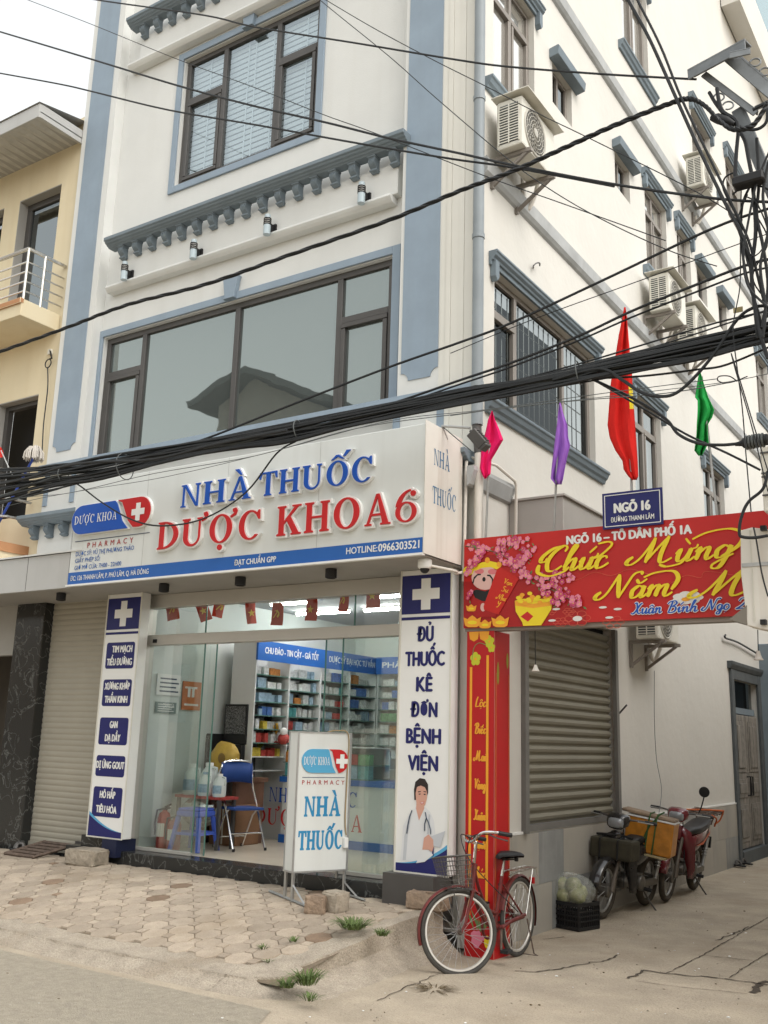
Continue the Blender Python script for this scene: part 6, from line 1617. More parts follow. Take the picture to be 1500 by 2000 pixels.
# lamps on the frieze
M['lampg'] = mat('lamp_glass', (.42, .50, .54), .15, spec=.6)
lamp0 = None
for i, ((px, py), wh) in enumerate((((243, 530), 'leftmost of the four on the frieze'), ((378, 488), 'second from the left on the frieze'), ((522, 440), 'third from the left on the frieze'), ((706, 378), 'rightmost of the four on the frieze'))):
    q = on_y(px, py, 7.84)
    if lamp0 is None:
        t = thing('wall_lamp', 'x', 'wall lamp', group='cylindrical wall lamps on the frieze')
        mb = MB(); mb.lathe([(.042, -.12), (.042, .0)], (0, 0, 0), n=16); mb.build('lower_glass', M['lampg'], t)
        mb = MB(); mb.lathe([(.036, .075), (.036, .13), (.03, .135)], (0, 0, 0), n=16); mb.build('upper_glass', M['lampg'], t)
        for k in range(4):
            mb = MB(); mb.lathe([(.046, .0+k*.024), (.046, .012+k*.024)], (0, 0, 0), n=16); mb.build('black_ring', M['black'], t)
        mb = MB(); mb.lathe([(.038, 0), (.038, .09)], (0, 0, 0), n=14); mb.build('core', M['white'], t)
        mb = MB(); mb.box(.0, .03, .03, .10, -.05, .03); mb.box(-.045, .05, .09, .115, -.08, .05); mb.build('bracket', M['black'], t)
        lamp0 = t; t.location = q
    else: t = dup(lamp0, q, 0)
    t['label'] = 'striped cylindrical wall lamp, '+wh
# small things on the alley wall
t = thing('wall_bracket', 'small black iron bracket stub sticking out of the white alley wall', 'bracket'); a = on_x(1210, 1393, XS+.01); b = on_x(1224, 1377, XS+.12); mb = MB(); mb.tube([a, b], .012, 6); mb.build('rod', M['alu'], t)
t = thing('wall_cable', 'black cable stub curving across the white wall above the alley door', 'cable'); P = [on_x(x, y, XS+.05) for x, y in ((1417, 1240), (1417, 1246), (1440, 1254), (1468, 1270), (1482, 1279))]; mb = MB(); mb.tube(spline(P, 5), .016, 7); mb.build('cable', M['cable'], t)
t = thing('wall_hook', 'small iron hook in the alley wall above the big barred window', 'hook'); P = [on_x(x, y, XS+z) for x, y, z in ((1042, 523, 0), (1042, 519, .05), (1048, 514, .06), (1054, 514, .06), (1054, 520, .05))]; mb = MB(); mb.tube(spline(P, 5), .008, 6); mb.build('hook', M['alu'], t)
t = thing('light_bulb', 'white lampholder hanging on a wire in front of the alley shutter', 'lamp'); a, b = on_y(1045, 1228, 7.9), on_y(1046, 1303, 7.9); mb = MB(); mb.tube([a, b], .004, 5); mb.build('wire', M['cable'], t)
mb = MB(); mb.lathe([(.012, .02), (.018, .0), (.026, -.02), (.034, -.03), (.034, -.036)], b, n=12); mb.build('holder', M['pvc'], t)
t = thing('light_bulb', 'white lampholder hanging above the alley door near the right edge', 'lamp'); a, b = on_y(1480, 1230, 9.0), on_y(1481, 1278, 9.0); mb = MB(); mb.tube([a, b], .004, 5); mb.build('wire', M['cable'], t)
mb = MB(); mb.lathe([(.015, .03), (.02, .0), (.03, -.03), (.042, -.045), (.042, -.05)], b, n=12); mb.build('holder', M['pvc'], t)
t = thing('thin_wire', 'thin wire hanging from the low air conditioner to the orange box', 'wire'); P = [on_x(1278, 1310, XS+.1), on_x(1278, 1400, XS+.08), on_x(1282, 1480, XS+.08), on_x(1292, 1540, XS+.2), on_x(1287, 1590, XS+.4)]; mb = MB(); mb.tube(spline(P, 6), .004, 5); mb.build('wire', M['cable2'], t)

# ------------------------------------------------------------------ right edge: wrapped post, meter box, bracket
t = thing('sign_post', 'pale panelled box post at the right banner end beside the frame edge', 'post')
YQ = 7.50
Q_ = MF(YQ)
a, b = on_y(1447, 1040, YQ), on_y(1458, 1222, YQ)
o1 = [on_y(x, y, YQ) for x, y in ((1446, 1036), (1468, 1030), (1560, 1040), (1560, 1245), (1459, 1222), (1452, 1160), (1447, 1120))]
mb = MB(Q_); mb.prism([(q.x, q.z) for q in o1], -.18, 0); mb.build('cladding', M['signside'], t, bevel=.006)
mb = MB(Q_); c = on_y(1468, 1100, YQ); mb.box(c.x-.004, c.x+.004, o1[4].z+.03, o1[1].z-.02, .001, .006); mb.build('seam', M['offwhite'], t)
mb = MB(Q_); c = on_y(1449, 1104, YQ); d = on_y(1487, 1101, YQ); mb.box(c.x, c.x+.34, c.z-.015, c.z+.012, .001, .008); mb.build('metal_strap', M['steel'], t)
mb = MB(Q_); P = [on_y(x, y, YQ) for x, y in ((1424, 1210), (1459, 1182), (1459, 1220))]; mb.prism([(q.x, q.z) for q in P], -.17, .004); mb.build('corner_flap', mat('flap_grey', (.22, .20, .17), .6), t)
mb = MB(Q_)
for x, y in ((1493, 1033), (1493, 1216)): q = on_y(x, y, YQ); mb.box(q.x-.02, q.x+.02, q.z-.018, q.z+.018, .002, .05)
mb.build('clamp', M['black'], t)
t = thing('meter_box', 'pale grey meter box at the right edge above the red banner', 'meter box')
mb = MB(); a = on_y(1484, 872, 7.2); mb.box(a.x, a.x+.4, 7.2, 7.45, on_y(1490, 1000, 7.2).z, a.z); mb.build('box', M['offwhite'], t, bevel=.008)
mb = MB(); 
for y in (885, 925, 932, 968): q = on_y(1484, y, 7.2); mb.box(a.x-.001, a.x+.3, 7.192, 7.199, q.z-.008, q.z+.004)
mb.build('vent_slot', M['alu'], t)
t = thing('steel_bracket', 'angle steel bracket frame holding the cables at the upper right', 'bracket')
YK2 = 6.2
M['galv'] = mat('weathered_galvanised', (.20, .215, .225), .55, metal=.3, var=.2, vscale=10)
def bar(P0, P1, h_, y0, y1, nm, d=.05):
    a, b = on_y(*P0, y0), on_y(*P1, y1); dr = (b-a); L = dr.length
    m = MB(); m.box(0, L, -d/2, d/2, h_*.32, h_/2); m.box(0, L, -d/2, -d/2+.012, -h_/2, h_*.32)
    o = m.build(nm, M['galv'], t, bevel=.002); o.location = a; o.rotation_mode = 'QUATERNION'; o.rotation_quaternion = dr.to_track_quat('X', 'Z')
bar((1350, 152), (1462, 92), .085, YK2, YK2-.1, 'beam', .10)
bar((1374, 148), (1476, 225), .05, YK2, YK2+.1, 'arm')
bar((1424, 112), (1540, 210), .10, YK2, YK2+.1, 'arm')
bar((1476, 215), (1530, 190), .035, YK2+.1, YK2+.1, 'brace')
bar((1442, 215), (1520, 400), .085, YK2+.12, YK2+.1, 'strut')
bar((1425, 112), (1466, 103), .05, YK2-.18, YK2-.16, 'end_plate')
for px, py, y in ((1475, 122, 6.2), (1494, 140, 6.2), (1404, 190, 6.2), (1422, 206, 6.2)): q = on_y(px, py, y); mb = MB(); mb.torus(q, (.3, -1, .2), .035, .006, 16, 6, a0=.3, a1=5.2); mb.build('spiral_hook', M['galv'], t)
t2 = thing('utility_pole', 'concrete utility pole just beyond the right edge carrying the bracket', 'pole')
q = on_y(1560, 200, 6.35); mb = MB(); mb.lathe([(.17, 0), (.12, 9.0)], (q.x+.05, 6.4, 0), n=16); mb.build('pole', M['concrete'], t2)

# ------------------------------------------------------------------ overhead cables
def cable(label, pts, y, r_, m_=None, n=6, name='cable', group=None, twist=0):
    ys = y if isinstance(y, (list, tuple)) else (y, y)
    P = [Vector((a, b, 0)) for a, b in pts]
    Q = spline(P, 6); L = len(Q)
    W = [on_y(q.x, q.y, ys[0]+(ys[1]-ys[0])*i/(L-1)) for i, q in enumerate(Q)]
    mb = MB(); m_ = m_ or M['cable']
    if twist:
        k = 0; D = []
        for i in range(L-1):
            nn = 5
            for s_ in range(nn): D.append(W[i].lerp(W[i+1], s_/nn))
        for ph in (0, 2.1, 4.2):
            mb.tube([p_+Vector((0, math.cos(i*.28+ph), math.sin(i*.28+ph)))*r_*.62 for i, p_ in enumerate(D)], r_*.62, 5)
    else: mb.tube(W, r_, n)
    return tag(mb.build(name, m_), label, 'cable', group)
cable('thin wire crossing the top left sky down to the drainpipe', [(-40, -37), (55, 0), (180, 48), (350, 117), (500, 172), (632, 224), (732, 260), (948, 344), (1100, 398), (1300, 470)], 6.3, .004)
cable('black cable running along the very top from the third floor to the bracket beam', [(120, -15), (190, 0), (400, 30), (500, 53), (700, 85), (900, 118), (1000, 131), (1180, 145), (1360, 155)], 6.2, .009)
cable('upper one of two black cables sloping across the third floor window', [(-40, 50), (0, 62), (183, 117), (350, 168), (500, 208), (640, 240), (760, 270), (900, 300), (1000, 322), (1200, 360), (1400, 388), (1540, 396)], 6.2, .0105)
cable('lower one of two black cables sloping across the third floor window', [(-40, 136), (0, 143), (120, 165), (185, 180), (330, 215), (500, 244), (700, 280), (880, 310), (1000, 327), (1200, 364)], 6.25, .0095)
cable('thick twisted cable rising from the yellow balcony to the bracket', [(-40, 700), (0, 687), (130, 640), (250, 595), (400, 556), (560, 500), (760, 430), (900, 372), (1000, 335), (1100, 290), (1200, 245), (1300, 205), (1345, 193), (1375, 205), (1400, 230), (1430, 252), (1470, 245), (1500, 200)], 6.1, .016, twist=1)
cable('left one of two parallel cables dropping from the top edge to the tangle', [(1215, -30), (1227, 0), (1268, 75), (1318, 186), (1365, 290), (1413, 390), (1457, 477), (1470, 560), (1480, 660)], (5.9, 6.3), .012)
cable('right one of two parallel cables dropping from the top edge to the tangle', [(1232, -30), (1245, 0), (1290, 90), (1330, 190), (1375, 285), (1425, 390), (1462, 470), (1480, 540), (1500, 620)], (5.9, 6.3), .009)
cable('thin wire from the top edge passing below the first air conditioner', [(610, -20), (625, 0), (760, 110), (850, 190), (967, 290), (1040, 347), (1150, 415), (1296, 485), (1400, 520)], 6.4, .004)
cable('thin wire passing over the fan of the first air conditioner', [(620, -10), (730, 55), (850, 119), (950, 169), (1058, 225), (1153, 271), (1357, 373), (1450, 430)], 6.4, .004)
cable('black cable rising past the big barred window to the right edge', [(300, 892), (420, 850), (556, 796), (752, 720), (900, 668), (1000, 630), (1187, 543), (1390, 447), (1500, 408), (1540, 400)], 6.4, .011)
cable('upper black cable of the close pair crossing the barred window lintel', [(560, 850), (760, 790), (900, 742), (1000, 708), (1133, 655), (1233, 608), (1350, 560), (1467, 515), (1540, 500)], 6.4, .011)
cable('lower black cable of the close pair crossing the barred window lintel', [(560, 856), (760, 797), (900, 750), (1000, 716), (1133, 664), (1233, 620), (1350, 574), (1467, 530), (1540, 518)], 6.45, .008)
cable('thin wire crossing the first string course behind the red flag top', [(880, 690), (1000, 640), (1097, 603), (1250, 548), (1447, 475), (1520, 450)], 6.5, .004)
cable('slack black cable looping down over the logo and the red letters', [(120, 938), (150, 945), (200, 982), (260, 1016), (320, 1027), (400, 1012), (480, 962), (540, 886), (578, 862)], 6.45, .008)
cable('thick black cable looping below the bundle between red and green flags', [(1080, 742), (1170, 720), (1215, 742), (1250, 765), (1285, 774), (1320, 768), (1360, 733), (1400, 684), (1435, 630), (1465, 604), (1500, 600), (1540, 640)], 6.3, .012)
cable('black cable ending in the grey splice box at the right edge', [(1160, 742), (1240, 780), (1300, 818), (1325, 848), (1365, 866), (1410, 869), (1445, 866)], 6.5, .011)
cable('black cable slanting down behind the green flag pole', [(1150, 736), (1260, 800), (1340, 848), (1420, 885), (1485, 918)], 6.7, .008)
cable('thin grey wire running just under the bundle on the left', [(-30, 985), (60, 970), (140, 962), (300, 925), (500, 890), (700, 836), (900, 808), (1100, 785), (1300, 768), (1420, 748)], 6.3, .0035, M['cable2'])
cable('lower thin grey wire crossing the top of the logo', [(-30, 1000), (70, 975), (180, 955), (330, 930), (540, 880), (760, 822), (950, 800), (1180, 768), (1400, 740)], 6.3, .003, M['cable2'])
cable('thin white wire tied to the purple flag tip', [(880, 812), (1000, 795), (1093, 785), (1250, 767), (1420, 746), (1500, 730)], 7.2, .003, M['cable2'])
# the bundle
rg = random.Random(17)
MID = [(-40, 958), (0, 950), (110, 931), (200, 915), (350, 884), (470, 862), (560, 846), (700, 816), (900, 775), (1050, 748), (1200, 716), (1350, 686), (1480, 655), (1560, 640)]
SPR = [34, 32, 24, 20, 13, 14, 17, 14, 13, 12, 17, 19, 17, 17]
for k in range(26):
    b = -1+2*k/25; P = []
    for (x, y), s_ in zip(MID, SPR):
        b2 = b+rg.gauss(0, .22); P.append((x, y+s_*max(-1.15, min(1.15, b2))))
    cable('black cable inside the thick bundle strung across the pharmacy front', P, 6.35+rg.uniform(-.05, .05), rg.choice([.007, .010, .012, .014]), M['cable'] if rg.random() < .88 else M['cable2'], 6, group='cables of the thick black bundle')
cable('thick black cable rising above the bundle at the left end', [(0, 945), (60, 932), (120, 912), (190, 902), (300, 897), (420, 868), (560, 840)], 6.2, .014)
cable('upper thin cable just above the bundle before the red flag', [(900, 768), (1000, 745), (1150, 705), (1300, 660), (1420, 625), (1540, 600)], 6.4, .007)
cable('second thin cable above the bundle before the red flag', [(900, 775), (1050, 738), (1200, 700), (1350, 655), (1500, 605), (1540, 595)], 6.4, .006)
cable('thin cable sagging just under the bundle below the red flag', [(1000, 762), (1120, 742), (1250, 735), (1360, 722), (1420, 712), (1520, 670)], 6.4, .008)
# plastic ties round the bundle
for (x, y, h_), wh in (((380/3.077, 450+1470/3.077, 40), 'near the left end'), ((750/3.077, 450+1420/3.077, 66), 'above the logo'), ((583, 840, 44), 'above the letters'), ((1130, 728, 44), 'in front of the barred window')):
    q = on_y(x, y, 6.35); s_ = h_/1922*q.y*1.2
    t = MB(); t.torus(q, (1, .15, .1), s_*.5, .005, 20, 6); tag(t.build('cable_tie', M['cable2']), 'grey wire tie round the cable bundle '+wh, 'cable tie', 'ties round the cable bundle')
# splice box
t = thing('splice_box', 'ribbed grey splice box on a cable at the right edge', 'splice box'); a, b = on_y(1436, 868, 6.5), on_y(1500, 858, 6.5)
mb = MB(); mb.tube([a, a.lerp(b, .2), a.lerp(b, .25), b], [.012, .02, .035, .04], 10); mb.build('sleeve', M['cable'], t)
mb = MB()
for k in range(6): c = a.lerp(b, .35+k*.1); mb.torus(c, (b-a), .042, .008, 14, 6)
mb.build('rib', M['cable2'], t)
# tangle at the bracket
tang = [
 ('thick black cable hanging from the bracket hook to the junction', [(1400, 172), (1410, 215), (1440, 240), (1438, 300), (1436, 345), (1445, 360)], .013),
 ('second thick black cable hanging from the bracket to the junction', [(1440, 250), (1455, 275), (1462, 310), (1470, 345), (1480, 352)], .013),
 ('big black loop hanging under the bracket at the right edge', [(1470, 215), (1495, 205), (1498, 235), (1480, 252), (1450, 250), (1425, 235), (1400, 205), (1385, 180)], .012),
 ('black loop bulging left beside the highest air conditioner', [(1440, 335), (1418, 345), (1412, 365), (1425, 395), (1440, 425), (1450, 470), (1462, 520)], .007),
 ('black cable dropping straight through the tangle to the bundle', [(1478, 270), (1482, 360), (1478, 420), (1490, 480), (1500, 560), (1488, 640)], .011),
 ('black cable bowing left of the strut down to the bundle', [(1470, 355), (1450, 400), (1448, 470), (1458, 540), (1478, 600), (1490, 650)], .009),
 ('black cable crossing the tangle from upper right to lower left', [(1510, 280), (1480, 350), (1462, 430), (1452, 500), (1462, 560), (1500, 600)], .008),
 ('wavy black cable at the far right of the tangle', [(1505, 300), (1490, 380), (1500, 450), (1485, 520), (1495, 600), (1490, 660)], .010),
 ('thin loop of cable in the middle of the tangle', [(1460, 380), (1440, 440), (1470, 500), (1500, 460), (1480, 400), (1460, 385)], .005),
 ('thin cable arching over the junction', [(1430, 380), (1460, 362), (1500, 370), (1510, 400)], .007),
 ('thin grey wire hanging from the tangle past the green flag to the banner', [(1448, 350), (1446, 470), (1445, 560), (1432, 640), (1440, 720), (1450, 800), (1458, 900), (1467, 1000)], .004),
 ('thin pale wire slanting from the bundle to the meter box', [(1428, 690), (1440, 735), (1465, 820), (1485, 900), (1500, 960)], .004),
 ('second thin pale wire slanting beside another to the meter box', [(1428, 690), (1446, 745), (1475, 840), (1500, 920)], .004),
 ('black cable curling from the meter box round the post top', [(1500, 920), (1490, 955), (1462, 980), (1448, 1010), (1444, 1042), (1452, 1049), (1475, 1050), (1500, 1046)], .010),
 ('black wire crossing in front of the post', [(1472, 1030), (1478, 1060), (1488, 1120), (1500, 1165)], .005),
 ('small bow of wire tied beside the green flag', [(1440, 745), (1425, 735), (1405, 735), (1402, 743), (1415, 748), (1434, 745), (1460, 735)], .004),
 ('thick black cable leaving the junction downwards behind the bundle', [(1470, 360), (1476, 450), (1468, 540), (1482, 640), (1500, 700)], .013),
 ('thin black wire zigzagging at the far right under the bracket', [(1490, 330), (1470, 400), (1500, 470), (1470, 540), (1500, 590)], .005),
]
for i, (lab, P, r_) in enumerate(tang): cable(lab, P, 6.15+.02*(i % 6), r_)
t = thing('cable_junction', 'black taped clamp where the hanging cables meet left of the strut', 'cable clamp')
mb = MB(); q = on_y(1466, 352, 6.15); mb.box(q.x-.11, q.x+.09, 6.10, 6.20, q.z-.035, q.z+.035); mb.build('clamp', M['black'], t, bevel=.012)
mb = MB(); q = on_y(1410, 235, 6.15); mb.tube([q+Vector((-.07, 0, .045)), q+Vector((-.03, 0, .025)), q+Vector((.03, 0, -.02)), q+Vector((.08, 0, -.06))], [.02, .035, .035, .018], 10); mb.build('taped_splice', M['black'], t)
t = thing('cable_tag', 'small yellow tag on a cable left of the tangle', 'tag'); q = on_y(1442, 606, 6.3); mb = MB(); mb.box(q.x-.03, q.x+.03, 6.29, 6.296, q.z-.018, q.z+.018); o = mb.build('tag', mat('yellowed_tag', (.30, .25, .12), .7), t)
# ------------------------------------------------------------------ free-standing light box sign on the pavement
st = thing('standing_sign', 'white free-standing pharmacy light box on steel legs in front of the shop', 'standing sign')
A0 = Vector((-5.65, 7.20)); A1 = Vector((-5.42, 7.71)); dU = (A1-A0).normalized(); Wd = (A1-A0).length; nU = Vector((dU.y, -dU.x))   # face looks towards nU
def ST(u, v, w): p_ = A0+dU*u+nU*w; return Vector((p_.x, p_.y, v))
SB, STP = .545, 1.755
mb = MB(ST); mb.box(0, Wd, SB, STP, -.16, 0); mb.build('light_box', M['signface'], st, bevel=.004)
mb = MB(ST); t_ = .014
for a, b, c, d in ((-.004, t_, SB-.003, STP+.003), (Wd-t_, Wd+.004, SB-.003, STP+.003), (t_, Wd-t_, STP-.010, STP+.004), (t_, Wd-t_, SB-.004, SB+.010)): mb.box(a, b, c, d, .0005, .006)
mb.box(-.006, -.001, SB-.003, STP+.003, -.165, -.150); mb.box(-.006, -.001, SB-.003, SB+.012, -.150, .0); mb.box(-.006, -.001, STP-.006, STP+.003, -.150, .0)
mb.build('edge_frame', M['steel'], st)
pill_logo(st, ST, .045, Wd-.03, 1.50, .21, .001, .001, M['cyan'] if False else mat('faded_logo_blue', (.09, .36, .58), .5), M['sred'], .07, grow=0)
mb = MB(ST); mb.box(.06, Wd-.06, 1.352, 1.357, .001, .003); mb.build('logo_rule', M['ink'], st)
txt('lettering', 'PHARMACY', ST, Wd/2, 1.292, .002, .038, M['redink'], st, width=Wd-.12, spacing=1.8, offset=.006)
serif('NHÀ', ST, Wd*.50, 1.02, .001, .165, Wd*.66, M['cyan'], st, name='lettering', flat=True, one=True, fat=.005)
serif('THUỐC', ST, Wd*.49, .735, .001, .155, Wd*.80, M['cyan'], st, name='lettering', flat=True, one=True, fat=.005)
for u in (.02, Wd-.02):
    for w in (-.15, -.01):
        mb = MB(); g = ST(u, 0, w); mb.box(g.x-.011, g.x+.011, g.y-.011, g.y+.011, zs(g.y)-.005, SB-.004); mb.build('leg', M['steel'], st)
    a, b = ST(u, 0, -.46), ST(u, 0, .36)
    mb = MB(); mb.tube([Vector((a.x, a.y, zs(a.y)+.012)), Vector((b.x, b.y, zs(b.y)+.012))], .013, 4); mb.build('foot_bar', M['steel'], st)
    a, b = ST(u, .52, .0), ST(u, 0, .22); b.z = zs(b.y)+.02; a.z = .44
    mb = MB(); mb.tube([a, b], .010, 4); mb.build('brace', M['steel'], st)
mb = MB(ST); mb.tube(spline([(Wd*.62, STP+.004, -.08), (Wd*.75, STP+.02, -.02), (Wd*.93, STP-.02, .01), (Wd*.93, 1.4, .012), (Wd*.92, 1.0, .012), (Wd*.95, .85, .012)], 6), .006, 6); mb.build('power_lead', mat('tan_cable', (.35, .26, .14), .6), st)
mb = MB(ST); mb.box(Wd*.90, Wd*.97, .74, .83, .003, .04); mb.build('switch', M['white'], st, bevel=.004)

# ------------------------------------------------------------------ stones, ramp, sandals
def stone(name, label, c, s_, rz, seed, m_=None, cat='stone'):
    rg = random.Random(seed); m = MB(); n = 3
    bm = bmesh.new(); bmesh.ops.create_cube(bm, size=2)
    bmesh.ops.bevel(bm, geom=bm.edges[:], offset=.28, segments=2, affect='EDGES', profile=.6)
    bmesh.ops.subdivide_edges(bm, edges=bm.edges[:], cuts=1, use_grid_fill=True)
    for v in bm.verts:
        v.co += Vector((rg.gauss(0, .05), rg.gauss(0, .05), rg.gauss(0, .045))); v.co.x *= s_[0]/2; v.co.y *= s_[1]/2; v.co.z *= s_[2]/2
    me = bpy.data.meshes.new(name); bm.to_mesh(me); bm.free()
    for p_ in me.polygons: p_.use_smooth = True
    me.set_sharp_from_angle(angle=R(38)); me.materials.append(m_ or M['stone'])
    o = bpy.data.objects.new(name, me); COL.objects.link(o); o.location = (c[0], c[1], c[2]+s_[2]/2-.012); o.rotation_euler = (0, 0, rz)
    return tag(o, label, cat)
q = on_z(172, 1687, .33); stone('stone_block', 'squared pale stone block beside the step below the left sign panel', (q.x, q.y-.02, zs(q.y)), (.40, .26, .17), .1, 1)
q = on_z(614, 1776, zs(7.3)); stone('stone', 'brown broken stone on the sign stand foot, left of its neighbour', (q.x, q.y+.03, zs(q.y)), (.17, .15, .15), .3, 2, mat('brown_stone', (.29, .215, .155), .9, var=.35, vscale=14, bump=.8, bscale=30))
q = on_z(651, 1777, zs(7.25)); stone('stone', 'pale topped broken stone by the sign stand, right of its neighbour', (q.x, q.y+.03, zs(q.y)), (.19, .16, .17), -.2, 3)
q = on_z(846, 1784, .27); stone('stone', 'reddish brown rock lying behind the front wheel of the bicycle', (q.x+.03, q.y-.12, zs(q.y-.12)), (.34, .24, .15), .25, 4, bpy.data.materials['brown_stone'])
t = thing('ramp_grate', 'rusty iron slatted ramp lying against the left shutter sill', 'ramp')
P = [on_z(30, 1675, .31), on_z(80, 1680, .31), on_z(143, 1652, .31), on_z(95, 1645, .31)]
a, b, c, d = P; a.z = b.z = zs(7.6)+.02; c.z = d.z = zs(7.7)+.13
a = Vector((-9.93, 7.42, zs(7.42)+.015)); b = Vector((-9.44, 7.42, zs(7.42)+.015)); c = Vector((-9.36, 7.93, .44)); d = Vector((-9.88, 7.93, .44))
mb = MB(); mb.tube([a, d], .018, 4); mb.build('side_bar', M['rust'], t); mb = MB(); mb.tube([b, c], .018, 4); mb.build('side_bar', M['rust'], t)
for i in range(6):
    f_ = .03+i*.18; mb = MB(); p0, p1 = a.lerp(d, f_), b.lerp(c, f_); mb.tube([p0, p1], .022, 4, flat=.5); mb.build('slat', M['rust'], t)
def sandal(loc, rz, lab, grp):
    t = thing('sandal', lab, 'sandal', loc, rz, grp)
    out = [(-.045, 0), (-.04, .05), (-.035, .12), (-.048, .19), (-.04, .24), (0, .265), (.04, .245), (.05, .19), (.035, .12), (.04, .05), (.03, 0), (0, -.012)]
    m = MB(); m.prism(out, 0, .022); m.build('sole', M['black'], t, bevel=.004)
    m = MB(); m.tube(spline([(-.045, .14, .015), (-.03, .16, .06), (.0, .17, .07), (.035, .16, .06), (.045, .14, .015)], 4), .02, 6, flat=1.2); m.build('strap', M['alu'], t)
q = on_z(25, 1664, .32); sandal((q.x, q.y, zs(q.y)), .5, 'dark sandal at the marble pillar foot, nearer the pillar edge', 'sandals by the marble pillar'); q = on_z(44, 1665, .32); sandal((q.x, q.y-.03, zs(q.y)), 1.0, 'dark sandal at the marble pillar foot, nearer the iron ramp', 'sandals by the marble pillar')
q = on_z(1455, 1694, -.02); sandal((q.x, q.y, q.z), .9, 'dark slipper on the alley floor by the worn door, left of the pair', 'slippers by the alley door'); q = on_z(1462, 1689, -.02); sandal((q.x+.05, q.y, q.z), 1.1, 'dark slipper on the alley floor by the worn door, right of the pair', 'slippers by the alley door')

# ------------------------------------------------------------------ weeds and litter
def tuft(label, px, py, z, n, h_, r_, seed, name='weed_tuft', m_=None, flatten=1.0):
    h_ *= .72; r_ *= .9
    rg = random.Random(seed); q = on_z(px, py, z); q = on_z(px, py, zs(q.y) if z > .02 else z); m = MB()
    for i in range(n):
        a = rg.uniform(0, 2*math.pi); rr = r_*math.sqrt(rg.random())*.6; b = Vector((q.x+rr*math.cos(a), q.y+rr*math.sin(a), q.z-.004)); l = h_*rg.uniform(.5, 1.1); sp = r_*rg.uniform(.2, .9)
        d = Vector((math.cos(a), math.sin(a), 0)); s_ = Vector((-d.y, d.x, 0))*rg.uniform(.0025, .005)
        P = [b, b+d*sp*.35+Vector((0, 0, l*.6*flatten)), b+d*sp*.8+Vector((0, 0, l*.95*flatten)), b+d*sp*1.25+Vector((0, 0, l*rg.uniform(.6, 1.0)*flatten))]
        m.mesh([P[0]-s_, P[0]+s_, P[1]+s_, P[1]-s_, P[2]+s_*.7, P[2]-s_*.7, P[3]], [(0, 1, 2, 3), (3, 2, 4, 5), (5, 4, 6)], 0, raw=True)
    return tag(m.build(name, m_ or M['grass']), label, 'weeds' if not m_ else 'dry grass')
tuft('largest green weed tuft on the pavement right of the standing sign stones', 690, 1812, .2, 220, .09, .17, 1)
tuft('small bright weed tuft right of the largest tuft on the pavement', 747, 1826, .2, 70, .06, .08, 2)
tuft('green weed tuft at the slab corner nearest the road', 600, 1920, .06, 150, .11, .13, 3)
tuft('low green weed tuft left of the slab corner tuft', 560, 1926, .06, 80, .06, .10, 4)
tuft('tiny weed sprouting between pavers, right of two others', 572, 1838, .18, 25, .05, .05, 5)
tuft('tiny weed sprouting between pavers in the middle of three', 514, 1852, .16, 28, .04, .06, 6)
tuft('tiny weed between pavers near the kerb, lowest of the three', 525, 1878, .13, 16, .03, .05, 7)
tuft('dark weed sprigs in the gap under the slab corner', 605, 1952, .03, 40, .05, .08, 8)
tuft('little heap of dry straw on the alley concrete left of the bicycle wheel', 850, 1932, 0, 70, .035, .16, 9, 'straw_heap', M['straw'], .5)
m = MB(); rg = random.Random(77)
for i in range(420):
    px, py = rg.uniform(0, 1500), rg.uniform(1700, 2000); q = on_z(px, py, 0)
    if q.x < -4.1 and q.y > 5.3 : continue
    if q.x < -4.25 and q.y > 8: continue
    s_ = rg.uniform(.003, .010)*rg.choice([.6, 1, 1.4]); m.blob((q.x, q.y, gz(q.x, q.y)+.002), (s_, s_*rg.uniform(.5, 1), s_*.4), 6, 4, rg.choice([0, 0, 1, 2]))
tag(m.build('litter', [M['stone'], M['straw'], M['white']]), 'small pebbles and scraps scattered over the road and alley floor', 'litter', kind='stuff')

# ------------------------------------------------------------------ bicycle
M['bred_f'] = mat('bicycle_red', (.125, .020, .018), .42, var=.25, vscale=18, col2=(.09, .04, .025), c2scale=12, c2lo=.55, c2hi=.75)
M['rim'] = mat('pale_rim', (.50, .48, .44), .35, metal=.4)
bk = thing('bicycle', 'old red step-through bicycle with wire basket parked at the red pillar', 'bicycle', (-3.885, 8.06, -.03), R(-90))
WR = .315
def wheel(parent, c, nm='wheel', hubm=None):
    m = MB(); m.torus(c, (0, 1, 0), WR-.018, .019, 48, 8); w = m.build(nm, M['rubber'], parent)
    m = MB(); m.torus(c, (0, 1, 0), WR-.044, .012, 48, 6); m.build('rim', M['rim'], w)
    m = MB()
    for i in range(28):
        a = 2*math.pi*i/28; s_ = 1 if i % 2 else -1
        m.tube([(c[0]+.02*math.cos(a+.9*s_), c[1]+s_*.022, c[2]+.02*math.sin(a+.9*s_)), (c[0]+(WR-.05)*math.cos(a), c[1], c[2]+(WR-.05)*math.sin(a))], .0016, 4)
    m.build('spokes', M['steel'], w)
    m = MB(); m.lathe([(.016, -.05), (.024, -.03), (.014, -.02), (.014, .02), (.024, .03), (.016, .05)], c, (0, 1, 0), 12); m.build('hub', M['rust'], w)
    return w
def fender(parent, c, a0, a1, mat_, r_=None, wv=.024):
    m = MB(); r_ = r_ or WR+.022; n = 22; V = []
    for i in range(n+1):
        a = R(a0+(a1-a0)*i/n)
        for s_, dr in ((-1, -.014), (-.5, .0), (.5, .0), (1, -.014)): V.append((c[0]+(r_+dr)*math.cos(a), c[1]+wv*s_, c[2]+(r_+dr)*math.sin(a)))
    m.mesh(V, [(i*4+j, i*4+j+1, (i+1)*4+j+1, (i+1)*4+j) for i in range(n) for j in range(3)], 0, True)
    return m.build('fender', mat_, parent)
